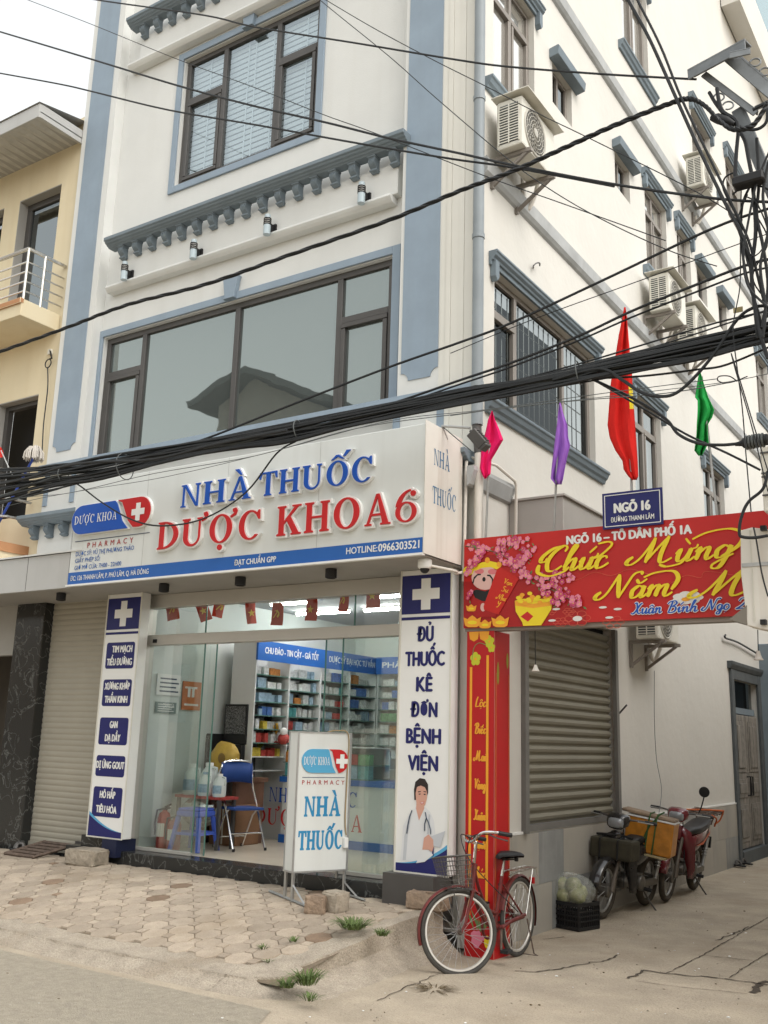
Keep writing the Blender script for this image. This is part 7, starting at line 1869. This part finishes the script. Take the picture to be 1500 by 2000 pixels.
wheel(bk, (0, 0, WR)); fender(bk, (0, 0, WR), 15, 200, M['bred_f'])
m = MB()
BB = (.43, 0, .285); HT, HB2 = Vector((.775, 0, .80)), Vector((.825, 0, .60))
m.tube(spline([HB2+Vector((-.012, 0, .05)), (.74, 0, .50), (.62, 0, .37), (.50, 0, .30), BB], 6), .0165, 8)
m.tube(spline([HT+Vector((-.0, 0, -.06)), (.70, 0, .60), (.58, 0, .46), (.46, 0, .40), (.39, 0, .39)], 6), .013, 8)
m.tube([BB, (.30, 0, .66)], .0165, 8)
for s_ in (-1, 1):
    m.tube([(.43, s_*.03, .285), (.0, s_*.055, WR)], .010, 7); m.tube([(.32, s_*.02, .60), (0, s_*.055, WR)], .008, 7)
m.tube([HT, HB2], .021, 10)
m.lathe([(.022, -.04), (.022, .04)], BB, (0, 1, 0), 12)
m.build('frame', M['bred_f'], bk)
m = MB(); m.tube([(.30, 0, .66), (.262, 0, .80)], .0125, 8); m.build('seat_post', M['chrome'], bk)
m = MB()
V = []
prof = [(-.15, .10, .0), (-.13, .118, .03), (-.06, .112, .038), (.02, .06, .034), (.10, .028, .03), (.14, .018, .012)]
for x, hw, z in prof:
    for k in range(9):
        a = math.pi*k/8; V.append((.245+x, hw*math.cos(a), .80+z*.6+.032*math.sin(a)*1.0))
m.mesh(V, [(i*9+k, i*9+k+1, (i+1)*9+k+1, (i+1)*9+k) for i in range(5) for k in range(8)]+[tuple(range(9)), tuple(range(45, 54))], 0, True)
m.mesh([(.10, .09, .80), (.10, -.09, .80), (.37, -.015, .80), (.37, .015, .80)], [(0, 1, 2, 3)])
for y in (-.05, .05): m.tube([(.13, y, .77), (.13, y, .80)], .018, 8)
m.tube([(.13, -.05, .785), (.30, 0, .79), (.13, .05, .785)], .006, 6)
m.build('saddle', M['black'], bk)
m = MB()                                                    # rear rack
for s_ in (-1, 1): m.tube([(.24, s_*.03, .655), (.15, s_*.055, .685), (-.24, s_*.06, .69), (-.26, s_*.05, .69)], .006, 6); m.tube([(-.17, s_*.06, .69), (-.01, s_*.07, WR+.01)], .005, 6)
for x in (.12, .02, -.08, -.18, -.255): m.tube([(x, -.057, .69), (x, .057, .69)], .005, 6)
m.tube([(-.25, .055, .69), (-.27, .055, .62)], .004, 5)
m.build('rear_rack', M['inox'], bk)
m = MB(); m.torus((.43, -.06, .285), (0, 1, 0), .09, .006, 24, 6); m.box(.0, .46, -.075, -.068, .24, .34) if False else None
m.prism([], 0, 0) if False else None
m.tube(spline([(.0, -.065, WR+.045), (.2, -.065, .345), (.43, -.065, .385), (.525, -.065, .30), (.43, -.065, .19), (.2, -.065, .245), (.0, -.065, WR-.045), (-.05, -.065, WR), (.0, -.065, WR+.045)], 5), .012, 6)
m.tube([(.45, .065, .30), (.43, .065, .285), (.25, .066, .32), (.0, .066, WR+.02)], .014, 6)
m.build('chain_guard', M['bred_f'], bk)
for s_, dz, dx in ((1, -.16, .05), (-1, .16, -.05)):
    m = MB(); m.tube([(.43, s_*.06, .285), (.43+dx, s_*.085, .285+dz)], .010, 6); c = m.build('crank', M['rust'], bk)
    m = MB(); m.box(.43+dx-.045, .43+dx+.045, s_*.095-.0, s_*.165, .285+dz-.013, .285+dz+.013); m.build('pedal', M['black'], c, bevel=.003)
m = MB(); m.tube([(.0, .085, WR-.01), (-.10, .10, .02), (-.12, .13, .0), (-.12, -.13, .0), (-.10, -.10, .02), (.0, -.085, WR-.01)], .006, 6); m.build('stand', M['rust'], bk)
m = MB(); m.box(-.30, -.275, -.02, .02, .55, .60); m.build('rear_reflector', M['sred'], bk)
# steered front end, turned towards the wall
ax0 = HB2; ang = R(-40); axd = (HT-HB2).normalized(); RM = Matrix.Translation(ax0) @ Matrix.Rotation(ang, 4, axd) @ Matrix.Translation(-ax0)
front = []
FHB = (.965, 0, WR)
w_ = wheel(bk, FHB); front += [w_]+list(w_.children)
f_ = fender(bk, FHB, -12, 128, M['bred_f']); front.append(f_)
m = MB()
for s_ in (-1, 1): m.tube(spline([(.828, s_*.035, .60), (.87, s_*.045, .50), (.915, s_*.05, .39), (.965, s_*.052, WR)], 5), [.014]*6+[.012]*5+[.010]*5, 8)
m.tube([(.828, -.04, .60), (.828, .04, .60)], .018, 8); front.append(m.build('fork', M['bred_f'], bk))
m = MB(); m.tube([(.825, 0, .62), (.745, 0, .965)], .013, 8); m.tube([(.745, 0, .95), (.775, 0, .965)], .014, 8); front.append(m.build('stem', M['chrome'], bk))
m = MB()
m.tube(spline([(.56, -.26, .985), (.66, -.25, 1.01), (.76, -.19, 1.02), (.79, -.08, .975), (.785, 0, .965), (.79, .08, .975), (.76, .19, 1.02), (.66, .25, 1.01), (.56, .26, .985)], 5), .011, 8); hb = m.build('handlebar', M['chrome'], bk); front.append(hb)
for s_ in (-1, 1):
    m = MB(); m.tube([(.55, s_*.261, .983), (.66, s_*.25, 1.008)], .017, 8); g = m.build('grip', M['black'], hb); front.append(g)
    m = MB(); m.tube(spline([(.72, s_*.215, 1.0), (.66, s_*.235, .97), (.58, s_*.245, .945)], 4), .006, 6); g = m.build('brake_lever', M['alu'], hb); front.append(g)
m = MB(); m.tube(spline([(.70, .22, 1.0), (.82, .10, 1.0), (.84, .0, .85), (.84, 0, .62)], 5), .004, 5); m.tube(spline([(.70, -.22, 1.0), (.84, -.08, 1.02), (.80, 0, .80), (.45, 0, .42)], 5), .004, 5); front.append(m.build('brake_cable', M['black'], bk))
m = MB()                                                    # wire basket
for z in (.62, .655, .69, .725, .76, .795, .83, .865):
    k = .8+.2*(z-.62)/.245
    m.tube([(.865, -.15*k, z), (.865+.21*k, -.15*k, z), (.865+.21*k, .15*k, z), (.865, .15*k, z), (.865, -.15*k, z)], .0022 if z < .86 else .006, 4)
for i in range(15):
    y = -.15+.3*i/14; m.tube([(.865, y*.8, .62), (.865, y, .865)], .002, 4); m.tube([(.865+.168, y*.8, .62), (.865+.21, y, .865)], .002, 4); m.tube([(.865, y*.8, .62), (.865+.168, y*.8, .62)], .002, 4)
for i in range(1, 9):
    x = i/9
    for s_ in (-1, 1): m.tube([(.865+.168*x, s_*.12, .62), (.865+.21*x, s_*.15, .865)], .002, 4)
bs = m.build('basket', M['alu'], bk); front.append(bs)
m = MB(); m.tube([(.84, -.05, .61), (1.0, -.05, .612)], .006, 5); m.tube([(.84, .05, .61), (1.0, .05, .612)], .006, 5); m.tube([(1.0, .06, .612), (.968, .062, WR)], .004, 5); m.tube([(1.0, -.06, .612), (.968, -.062, WR)], .004, 5); front.append(m.build('basket_bracket', M['alu'], bk))
for o in front:
    o.data.transform(RM)

# ------------------------------------------------------------------ motorcycles
M['mblack'] = mat('gloss_black_plastic', (.018, .017, .018), .22, spec=.5, coat=.3, var=.2, vscale=7)
M['mred'] = mat('metallic_red_plastic', (.13, .010, .018), .25, spec=.5, coat=.5, var=.15)
M['engine'] = mat('engine_alloy', (.14, .13, .115), .45, metal=.5, var=.3, vscale=25)
M['vinyl'] = mat('seat_vinyl', (.022, .021, .021), .45, var=.15)
M['lens'] = mat('headlight_lens', (.22, .235, .25), .08, spec=.7, coat=.5)
M['dusty'] = mat('dusty_tyre', (.07, .06, .048), .85, var=.3, vscale=14)
def loft(secs, mi=0, m=None, closed=True):           # secs: list of rings of equal length
    m = m or MB(); n = len(secs[0]); V = [p_ for s_ in secs for p_ in s_]
    F = [(i*n+k, i*n+(k+1) % n, (i+1)*n+(k+1) % n, (i+1)*n+k) for i in range(len(secs)-1) for k in range(n if closed else n-1)]
    if closed: F += [tuple(range(n))[::-1], tuple(range((len(secs)-1)*n, len(secs)*n))]
    m.mesh(V, F, mi, True); return m
def ring_x(x, zc, hw, hh, n=12, pw=.7):
    out = []
    for k in range(n):
        a = 2*math.pi*k/n; c, s_ = math.cos(a), math.sin(a)
        out.append((x, hw*math.copysign(abs(c)**pw, c), zc+hh*math.copysign(abs(s_)**pw, s_)))
    return out
def moto(name, label, loc, rz, bodym, accent, lean=-7):
    t = thing(name, label, 'motorcycle', loc, rz); t.rotation_euler = (R(lean), 0, rz)
    Rw = .285; FX = 1.22
    for x, nm, tw in ((0, 'wheel', .042), (FX, 'wheel', .034)):
        m = MB(); m.torus((x, 0, Rw), (0, 1, 0), Rw-tw, tw, 40, 10); w = m.build(nm, M['dusty'], t)
        m = MB(); m.torus((x, 0, Rw), (0, 1, 0), Rw-tw*2-.006, .016, 36, 6); m.build('rim', M['steel'], w)
        m = MB()
        for i in range(18):
            a = 2*math.pi*i/18; s_ = 1 if i % 2 else -1; m.tube([(x+.04*math.cos(a+.8*s_), s_*.04, Rw+.04*math.sin(a+.8*s_)), (x+(Rw-tw*2-.01)*math.cos(a), 0, Rw+(Rw-tw*2-.01)*math.sin(a))], .003, 4)
        m.build('spokes', M['steel'], w)
        m = MB(); m.lathe([(.03, -.075), (.065, -.06), (.07, 0), (.065, .06), (.03, .075)], (x, 0, Rw), (0, 1, 0), 16); m.build('hub', M['engine'], w)
    m = MB(); HX, HZ = .955, .86
    for s_ in (-1, 1): m.tube([(FX, s_*.085, Rw), (FX-.05, s_*.08, Rw+.14)], .028, 10); m.tube([(FX-.05, s_*.08, Rw+.14), (HX+.03, s_*.075, HZ-.1)], .021, 10)
    m.build('fork', mat('dusty_fork', (.13, .11, .09), .5, metal=.3, var=.2) if 'dusty_fork' not in bpy.data.materials else bpy.data.materials['dusty_fork'], t)
    m = MB(); n = 16; V = []
    for i in range(n+1):
        a = R(12+(150-12)*i/n); r_ = Rw+.035+.02*(i/n)
        for yy, dr in ((-.065, -.05), (-.055, -.01), (-.02, .008), (.02, .008), (.055, -.01), (.065, -.05)): V.append((FX+(r_+dr)*math.cos(a), yy, Rw+(r_+dr)*math.sin(a)))
    m.mesh(V, [(i*6+j, i*6+j+1, (i+1)*6+j+1, (i+1)*6+j) for i in range(n) for j in range(5)], 0, True)
    o = m.build('front_fender', bodym, t); sm_ = o.modifiers.new('solid', 'SOLIDIFY'); sm_.thickness = .006
    # leg shield: front column cover plus two wings reaching down beside the engine
    m = MB()
    for s_ in (-1, 1):
        P = []
        for (x, y, z) in ((1.02, .05, .86), (1.00, .17, .80), (.965, .215, .66), (.915, .225, .50), (.86, .215, .36), (.80, .19, .25)): P.append((x, s_*y, z))
        Q = [(1.03, s_*.02, .86), (1.05, s_*.03, .78), (1.02, s_*.06, .64), (.96, s_*.10, .50), (.91, s_*.13, .37), (.86, s_*.14, .25)]
        V = P+Q; m.mesh(V, [(i, i+1, 7+i, 6+i) for i in range(5)], 0, True)
    o = m.build('leg_shield', bodym, t); sm_ = o.modifiers.new('solid', 'SOLIDIFY'); sm_.thickness = .012
    m = loft([ring_x(1.07, .80, .03, .06), ring_x(1.05, .78, .07, .10), ring_x(.98, .76, .085, .12), ring_x(.90, .70, .07, .10), ring_x(.80, .60, .055, .08), ring_x(.66, .52, .06, .08), ring_x(.54, .53, .08, .10)]); m.build('front_cowl', bodym, t)
    m = loft([ring_x(.64, .50, .03, .06), ring_x(.56, .58, .095, .13), ring_x(.40, .62, .125, .12), ring_x(.15, .67, .13, .10), ring_x(-.10, .72, .115, .085), ring_x(-.32, .78, .075, .06), ring_x(-.44, .82, .03, .025)]); m.build('body', bodym, t)
    m = MB()
    for s_ in (-1, 1): m.mesh([(.50, s_*.128, .60), (.20, s_*.136, .64), (-.15, s_*.118, .74), (-.32, s_*.085, .79), (-.15, s_*.122, .70), (.22, s_*.138, .60)], [(0, 1, 5), (1, 2, 4, 5), (2, 3, 4)])
    m.build('side_stripe', accent, t)
    m = loft([ring_x(.56, .735, .04, .02), ring_x(.48, .755, .095, .04), ring_x(.25, .765, .12, .05), ring_x(.05, .785, .125, .055), ring_x(-.15, .82, .12, .05), ring_x(-.36, .845, .085, .035), ring_x(-.42, .85, .03, .015)]); m.build('seat', M['vinyl'], t)
    # handlebar cover with headlight
    m = loft([ring_x(1.09, .965, .05, .035), ring_x(1.06, .965, .105, .075), ring_x(1.0, .985, .13, .075), ring_x(.93, 1.0, .11, .055), ring_x(.88, 1.01, .05, .03)]); hd_ = m.build('handlebar_cover', bodym, t)
    m = loft([ring_x(1.112, .955, .03, .02), ring_x(1.10, .957, .075, .045), ring_x(1.06, .96, .095, .062)]); m.build('headlight', M['lens'], hd_)
    m = MB(); m.tube(spline([(.86, -.34, 1.0), (.90, -.22, 1.005), (.95, -.1, 1.0), (.95, .1, 1.0), (.90, .22, 1.005), (.86, .34, 1.0)], 5), .011, 8); hb = m.build('handlebar', M['alu'], t)
    for s_ in (-1, 1):
        m = MB(); m.tube([(.845, s_*.37, .998), (.885, s_*.25, 1.004)], .018, 8); m.build('grip', M['black'], hb)
        m = MB(); m.tube([(.96, s_*.2, 1.0), (.93, s_*.36, 1.0)], .006, 6); m.build('lever', M['steel'], hb)
    m = MB(); m.box(.36, .60, -.09, .09, .24, .40); m.lathe([(.055, 0), (.06, .02), (.06, .18), (.05, .2)], (.58, 0, .33), (1, 0, -.15), 14); m.lathe([(.08, .0), (.085, .03), (.07, .045), (.03, .05)], (.47, .09, .31), (0, 1, 0), 18); m.lathe([(.08, .0), (.085, .03), (.07, .045), (.03, .05)], (.47, -.09, .31), (0, -1, 0), 18)
    m.build('engine', M['engine'], t, bevel=.008)
    m = MB(); m.tube(spline([(.66, -.06, .28), (.60, -.10, .20), (.40, -.12, .20), (.15, -.13, .24)], 5), .018, 8); m.tube([(.15, -.13, .24), (-.10, -.14, .30), (-.30, -.15, .36)], [.03, .045, .04], 12); m.build('exhaust', M['steel'], t)
    m = MB(); m.box(-.05, .42, .085, .11, .245, .33); m.build('chain_case', M['engine'], t, bevel=.01)
    m = MB()
    for s_ in (-1, 1): m.tube([(.02, s_*.10, Rw+.03), (-.10, s_*.11, .66)], .022, 10); m.torus((-.02, s_*.10, .45), (-.3, 0, .95), .028, .008, 12, 5); m.torus((-.05, s_*.105, .52), (-.3, 0, .95), .028, .008, 12, 5); m.torus((-.035, s_*.10, .485), (-.3, 0, .95), .028, .008, 12, 5)
    m.build('shock_absorber', M['steel'], t)
    m = MB(); m.tube([(.40, -.19, .24), (.40, .19, .24)], .011, 8); m.tube([(.40, .12, .245), (.40, .21, .245)], .02, 8); m.tube([(.40, -.12, .245), (.40, -.21, .245)], .02, 8); m.build('foot_peg', M['black'], t)
    m = MB(); m.tube([(.36, .10, .22), (.30, .17, .10), (.26, .235, .015)], .010, 7); m.box(.235, .285, .22, .265, .0, .012); m.build('side_stand', M['alu'], t)
    m = MB(); V = []
    for i in range(9):
        a = R(95+60*i/8); r_ = Rw+.06
        for yy in (-.06, .06): V.append((r_*math.cos(a), yy, Rw+r_*math.sin(a)))
    m.mesh(V, [(2*i, 2*i+1, 2*i+3, 2*i+2) for i in range(8)], 0, True); m.box(-.44, -.40, -.08, .08, .50, .64)
    o = m.build('rear_fender', M['black'], t)
    m = loft([ring_x(-.40, .80, .06, .03), ring_x(-.45, .79, .05, .025), ring_x(-.47, .785, .02, .012)]); m.build('tail_light', M['sred'], t)
    m = MB(); m.tube([(FX-.03, .11, Rw+.05), (FX-.2, .13, .32), (.98, .1, .6), (.98, .06, .9)], .006, 6); m.build('brake_cable', M['cable'], t)
    return t
m1 = moto('motorcycle', 'black motorcycle with covered front basket parked beside the stone dado', (-4.00, 11.58, -.035), R(-92), M['mblack'], mat('teal_sticker', (.10, .25, .28), .4))
bg = thing('saddlebag', 'dark olive bag strapped over the front of the black motorcycle', 'bag')
q = Vector((-3.94, 10.52, .66))
mb = MB(); mb.box(-.24, .24, -.11, .11, -.11, .10); o = mb.build('body', mat('olive_canvas', (.05, .045, .03), .85, var=.3, vscale=12), bg, bevel=.03, seg=2); o.location = q; o.rotation_euler = (0, R(4), R(-4))
mb = MB(); 
for k in (-.12, .08): mb.tube([(k, -.115, -.1), (k, -.118, .09), (k+.01, -.02, .112), (k, .11, .10)], .010, 5)
mb.tube(spline([(-.2, -.02, .12), (-.05, -.06, .135), (.06, .03, .13), (.2, -.02, .12)], 5), .013, 6)
o2 = mb.build('strap', M['black'], bg); o2.location = q; o2.rotation_euler = (0, R(4), R(-4))
m2 = moto('motorcycle', 'dark red motorcycle with round mirror and rear rack behind the orange box', (-3.93, 13.20, -.03), R(-88), M['mred'], mat('orange_sticker', (.55, .10, .03), .4))
mb = MB(); mb.tube(spline([(.92, .22, 1.02), (.92, .25, 1.12), (.93, .27, 1.22)], 4), .008, 6); mir = mb.build('mirror', M['black'], m2)
mb = MB(); mb.lathe([(.045, -.012), (.062, 0), (.062, .012), (.0, .014)], (.93, .27, 1.28), (1, 0, 0), 18); mb.build('mirror_head', M['black'], mir)
for o in (mir, mir.children[0]): pass
mb = MB()                                                   # rear rack of flat iron
for y in (-.17, -.06, .06, .17): mb.tube([(.12, y, .93), (-.52, y, .96)], .010, 4)
for x in (.12, -.04, -.2, -.36, -.52): mb.tube([(x, -.19, .945), (x, .19, .945)], .010, 4)
mb.tube([(-.52, -.19, .96), (-.56, 0, .965), (-.52, .19, .96)], .011, 4); 
for s_ in (-1, 1): mb.tube([(-.36, s_*.12, .945), (-.30, s_*.09, .80)], .010, 5)
rk = mb.build('rear_rack', M['rust'], m2)
mb = MB()
for P in ([(.10, .19, .955), (-.1, .20, .90), (-.2, .16, .80)], [(.12, -.19, .96), (-.2, .05, .985), (-.5, .19, .985)], [(-.5, .19, .98), (-.52, .15, .86), (-.45, .1, .80)]): mb.tube(spline(P, 5), .011, 6)
mb.build('elastic_strap', mat('orange_strap', (.55, .13, .04), .7), rk)

# orange box with plank lid and green rope on the first motorcycle
bx = thing('orange_box', 'orange wooden box with plank lid tied by green rope on the black motorcycle', 'box')
c = on_y(1272, 1630, 11.32)
bx.location = c; bx.rotation_euler = (0, R(9), R(7))
M['obox'] = mat('orange_wrapped_box', (.50, .20, .02), .35, var=.3, vscale=9, spec=.5, bump=.3, bscale=14)
M['plank'] = mat('weathered_plank', (.24, .175, .12), .85, var=.3, vscale=7)
mb = MB(); mb.box(-.26, .26, -.16, .16, -.19, .17); mb.build('body', M['obox'], bx, bevel=.012)
mb = MB(); mb.box(-.265, .265, -.165, .165, .171, .185); mb.build('white_rim', M['white'], bx)
mb = MB(); mb.box(-.34, .25, -.13, .15, .19, .225); o = mb.build('lid', M['plank'], bx, bevel=.012); o.rotation_euler = (0, R(2), 0)
mb = MB(); mb.box(-.24, .22, -.20, .17, -.215, -.195); mb.build('tray', mat('pale_board', (.36, .30, .17), .7), bx)
mb = MB()
for x in (-.02, .06): mb.tube([(x, -.17, -.19), (x+.01, -.172, .18), (x+.01, -.13, .235), (x, .15, .235)], .008, 6)
mb.tube(spline([(-.06, -.172, -.1), (0, -.178, .1), (.05, -.176, .17), (.09, -.16, .24), (.14, -.14, .28)], 5), .009, 6)
mb.build('rope', mat('green_rope', (.04, .10, .03), .8), bx)
# crate with bagged cabbages
cr = thing('plastic_crate', 'black plastic crate on the alley floor in front of the black motorcycle', 'crate', (-4.13, 9.72, -.035), R(-16))
L_, D_, H_ = .50, .33, .25
mb = MB()
for z0, z1 in ((0, .03), (.075, .088), (.12, .133), (.165, .178), (H_-.035, H_)):
    mb.box(-L_/2, L_/2, -D_/2, -D_/2+.012, z0, z1); mb.box(-L_/2, L_/2, D_/2-.012, D_/2, z0, z1); mb.box(-L_/2, -L_/2+.012, -D_/2+.012, D_/2-.012, z0, z1); mb.box(L_/2-.012, L_/2, -D_/2+.012, D_/2-.012, z0, z1)
mb.box(-L_/2+.012, L_/2-.012, -D_/2+.012, D_/2-.012, .0, .012)
mb.build('crate_body', M['black'], cr)
mb = MB()
n = 15
for i in range(n+1):
    x = -L_/2+.006+(L_-.012)*i/n; wv = .009 if i in (0, n, 5, 10) else .004
    mb.box(x-wv, x+wv, -D_/2+.001, -D_/2+.011, .03, H_-.035); mb.box(x-wv, x+wv, D_/2-.011, D_/2-.001, .03, H_-.035)
for i in range(1, 10):
    y = -D_/2+D_*i/10
    for s_ in (-1, 1): mb.box(s_*(L_/2-.006)-.005, s_*(L_/2-.006)+.005, y-.004, y+.004, .03, H_-.035)
mb.build('ribs', M['black'], cr)
mb = MB(); mb.box(-L_/2+.02, L_/2-.02, -D_/2+.02, D_/2-.02, .013, .15); mb.build('liner', M['dark'], cr)
M['film'] = mat('cloudy_film', (.62, .64, .60), .28, spec=.6)
M['film'].node_tree.nodes['Principled BSDF'].inputs['Alpha'].default_value = .2
bg = thing('cabbage_bag', 'clear plastic bag of pale green cabbages on the black crate', 'bag of cabbages', (-4.13, 9.72, -.035+H_), R(-16))
M['cab'] = mat('cabbage_leaf', (.26, .27, .12), .5, var=.4, vscale=14, col2=(.46, .44, .32), c2scale=9)
rg = random.Random(2)
for i, (x, y, z) in enumerate(((-.15, -.05, .04), (0, -.07, .03), (.15, -.05, .05), (-.08, .06, .06), (.08, .07, .07), (-.06, -.03, .13), (.08, -.02, .14))):
    mb = MB(); mb.blob((x, y, z), (.085, .08, .075), 14, 9, jit=.10, seed=i); mb.build('cabbage', M['cab'], bg)
mb = MB(); mb.blob((.02, 0, .095), (.285, .185, .155), 34, 20, jit=.06, seed=12); mb.build('film', M['film'], bg)
# things at the far end of the alley
mb = MB(); mb.box(-4.9, -3.86, 18.75, 19.2, -.2, 3.6); tag(mb.build('grey_pier', M['blue_dk'], bevel=.01), 'dark grey pier at the far end of the alley wall beyond the worn door', 'pier')
fs = thing('far_shutter', 'brown roller shutter in the alley beyond the worn door', 'shutter')
slats(MS(-3.95), 19.2, 23.0, 0, 3.2, .10, .012, 0).build('curtain', mat('brown_shutter', (.16, .14, .12), .6), fs)
mb = MB(MS(-3.95)); mb.box(19.2, 23.0, 3.2, 3.5, -.02, .05); mb.build('housing', M['band'], fs)
# ------------------------------------------------------------------ buildings across the street and the alley (seen in the windows' reflections, and they shade the lane)
ob = thing('opposite_house', 'grey gabled house across the street mirrored in the second floor window', 'building')
V0 = on_y(490, 722, 22.1); VL = on_y(395, 790, 22.1); VR = on_y(640, 775, 22.1)
Yo = 2*YC-22.1
M['oh'] = mat('opposite_plaster', (.34, .32, .28), .9, var=.1); M['oroof'] = mat('dark_tin_roof', (.09, .10, .10), .7, var=.2)
xl, xr, xm = VL.x-.1, VR.x+2.2, V0.x
zr = lambda x: V0.z-(V0.z-VL.z)*abs(x-xm)/abs(VL.x-xm)
zl_ = lambda x: V0.z-(xm-x)*(V0.z-VL.z)/(xm-VL.x); zr_ = lambda x: V0.z-(x-xm)*(V0.z-VR.z)/(VR.x-xm)
mb = MB(); mb.prism([(xl+.8, 0), (xr-.5, 0), (xr-.5, zr_(xr)-.1), (xm, V0.z-.35), (xl+.8, zl_(xl)-.1)], 0, 8)
mb.v = [Vector((a.x, Yo-a.z, a.y)) for a in mb.v]; mb.build('wall', M['oh'], ob)
mb = MB(); mb.prism([(xl, zl_(xl)-.2), (xl, zl_(xl)), (xm, V0.z), (xr, zr_(xr)), (xr, zr_(xr)-.2), (xm, V0.z-.25)], -.6, 8.4)
mb.v = [Vector((a.x, Yo-a.z, a.y)) for a in mb.v]; mb.build('roof', M['oroof'], ob)
ofn = MF(Yo)
for x in (xm-3, xm+.5, xm+4):
    for z in (2, 6):
        mb = MB(); mb.box(x, x+1.4, Yo+.01, Yo+.05, z, z+1.8); mb.build('window', M['dark'], ob)
def block(nm, lab, x0, x1, y0, y1, h_, m_, face):
    t = thing(nm, lab, 'building')
    mb = MB(); mb.box(x0, x1, y0, y1, -.1, h_); mb.build('wall', m_, t)
    mb = MB(); mb.box(x0-.2, x1+.2, y0-.2, y1+.2, h_, h_+.3); mb.build('roof', M['oroof'], t)
    if face == 'x':
        for y in [y0+1.5+i*3.2 for i in range(int((y1-y0)/3.2))]:
            for z in [1.0+3.2*k for k in range(int(h_/3.2))]: mb = MB(); mb.box(x0-.05, x0-.01, y, y+1.2, z, z+1.6); mb.build('window', M['glassD'] if z > 3 else M['alu2'], t)
    else:
        for x in [x0+1.0+i*2.6 for i in range(int((x1-x0)/2.6))]:
            for z in [0.3+3.2*k for k in range(int(h_/3.2))]: mb = MB(); mb.box(x, x+1.4, y1+.01, y1+.05, z, z+2.0); mb.build('window', M['dark'] if z > 3 else M['alu2'], t)
    return t
block('alley_house', 'cream three storey house on the other side of the alley', .4, 9, 7.2, 30, 6.9, mat('alley_house_plaster', (.55, .50, .42), .9, var=.1), 'x')
block('street_house', 'ochre shop house across the street beside the gabled house', -2.5, 4.5, -14, -6.2, 6.5, mat('ochre_plaster', (.50, .36, .18), .9, var=.1), 'y')
block('street_house', 'tall pale shop house across the street at the right', 4.6, 12, -14, -6.2, 9.5, mat('pale_plaster', (.52, .50, .46), .9, var=.1), 'y')
block('street_house', 'low brown shop house across the street at the far left', -40, xl-.2, -14, -6.2, 5.5, mat('brown_plaster', (.30, .23, .16), .9, var=.1), 'y')
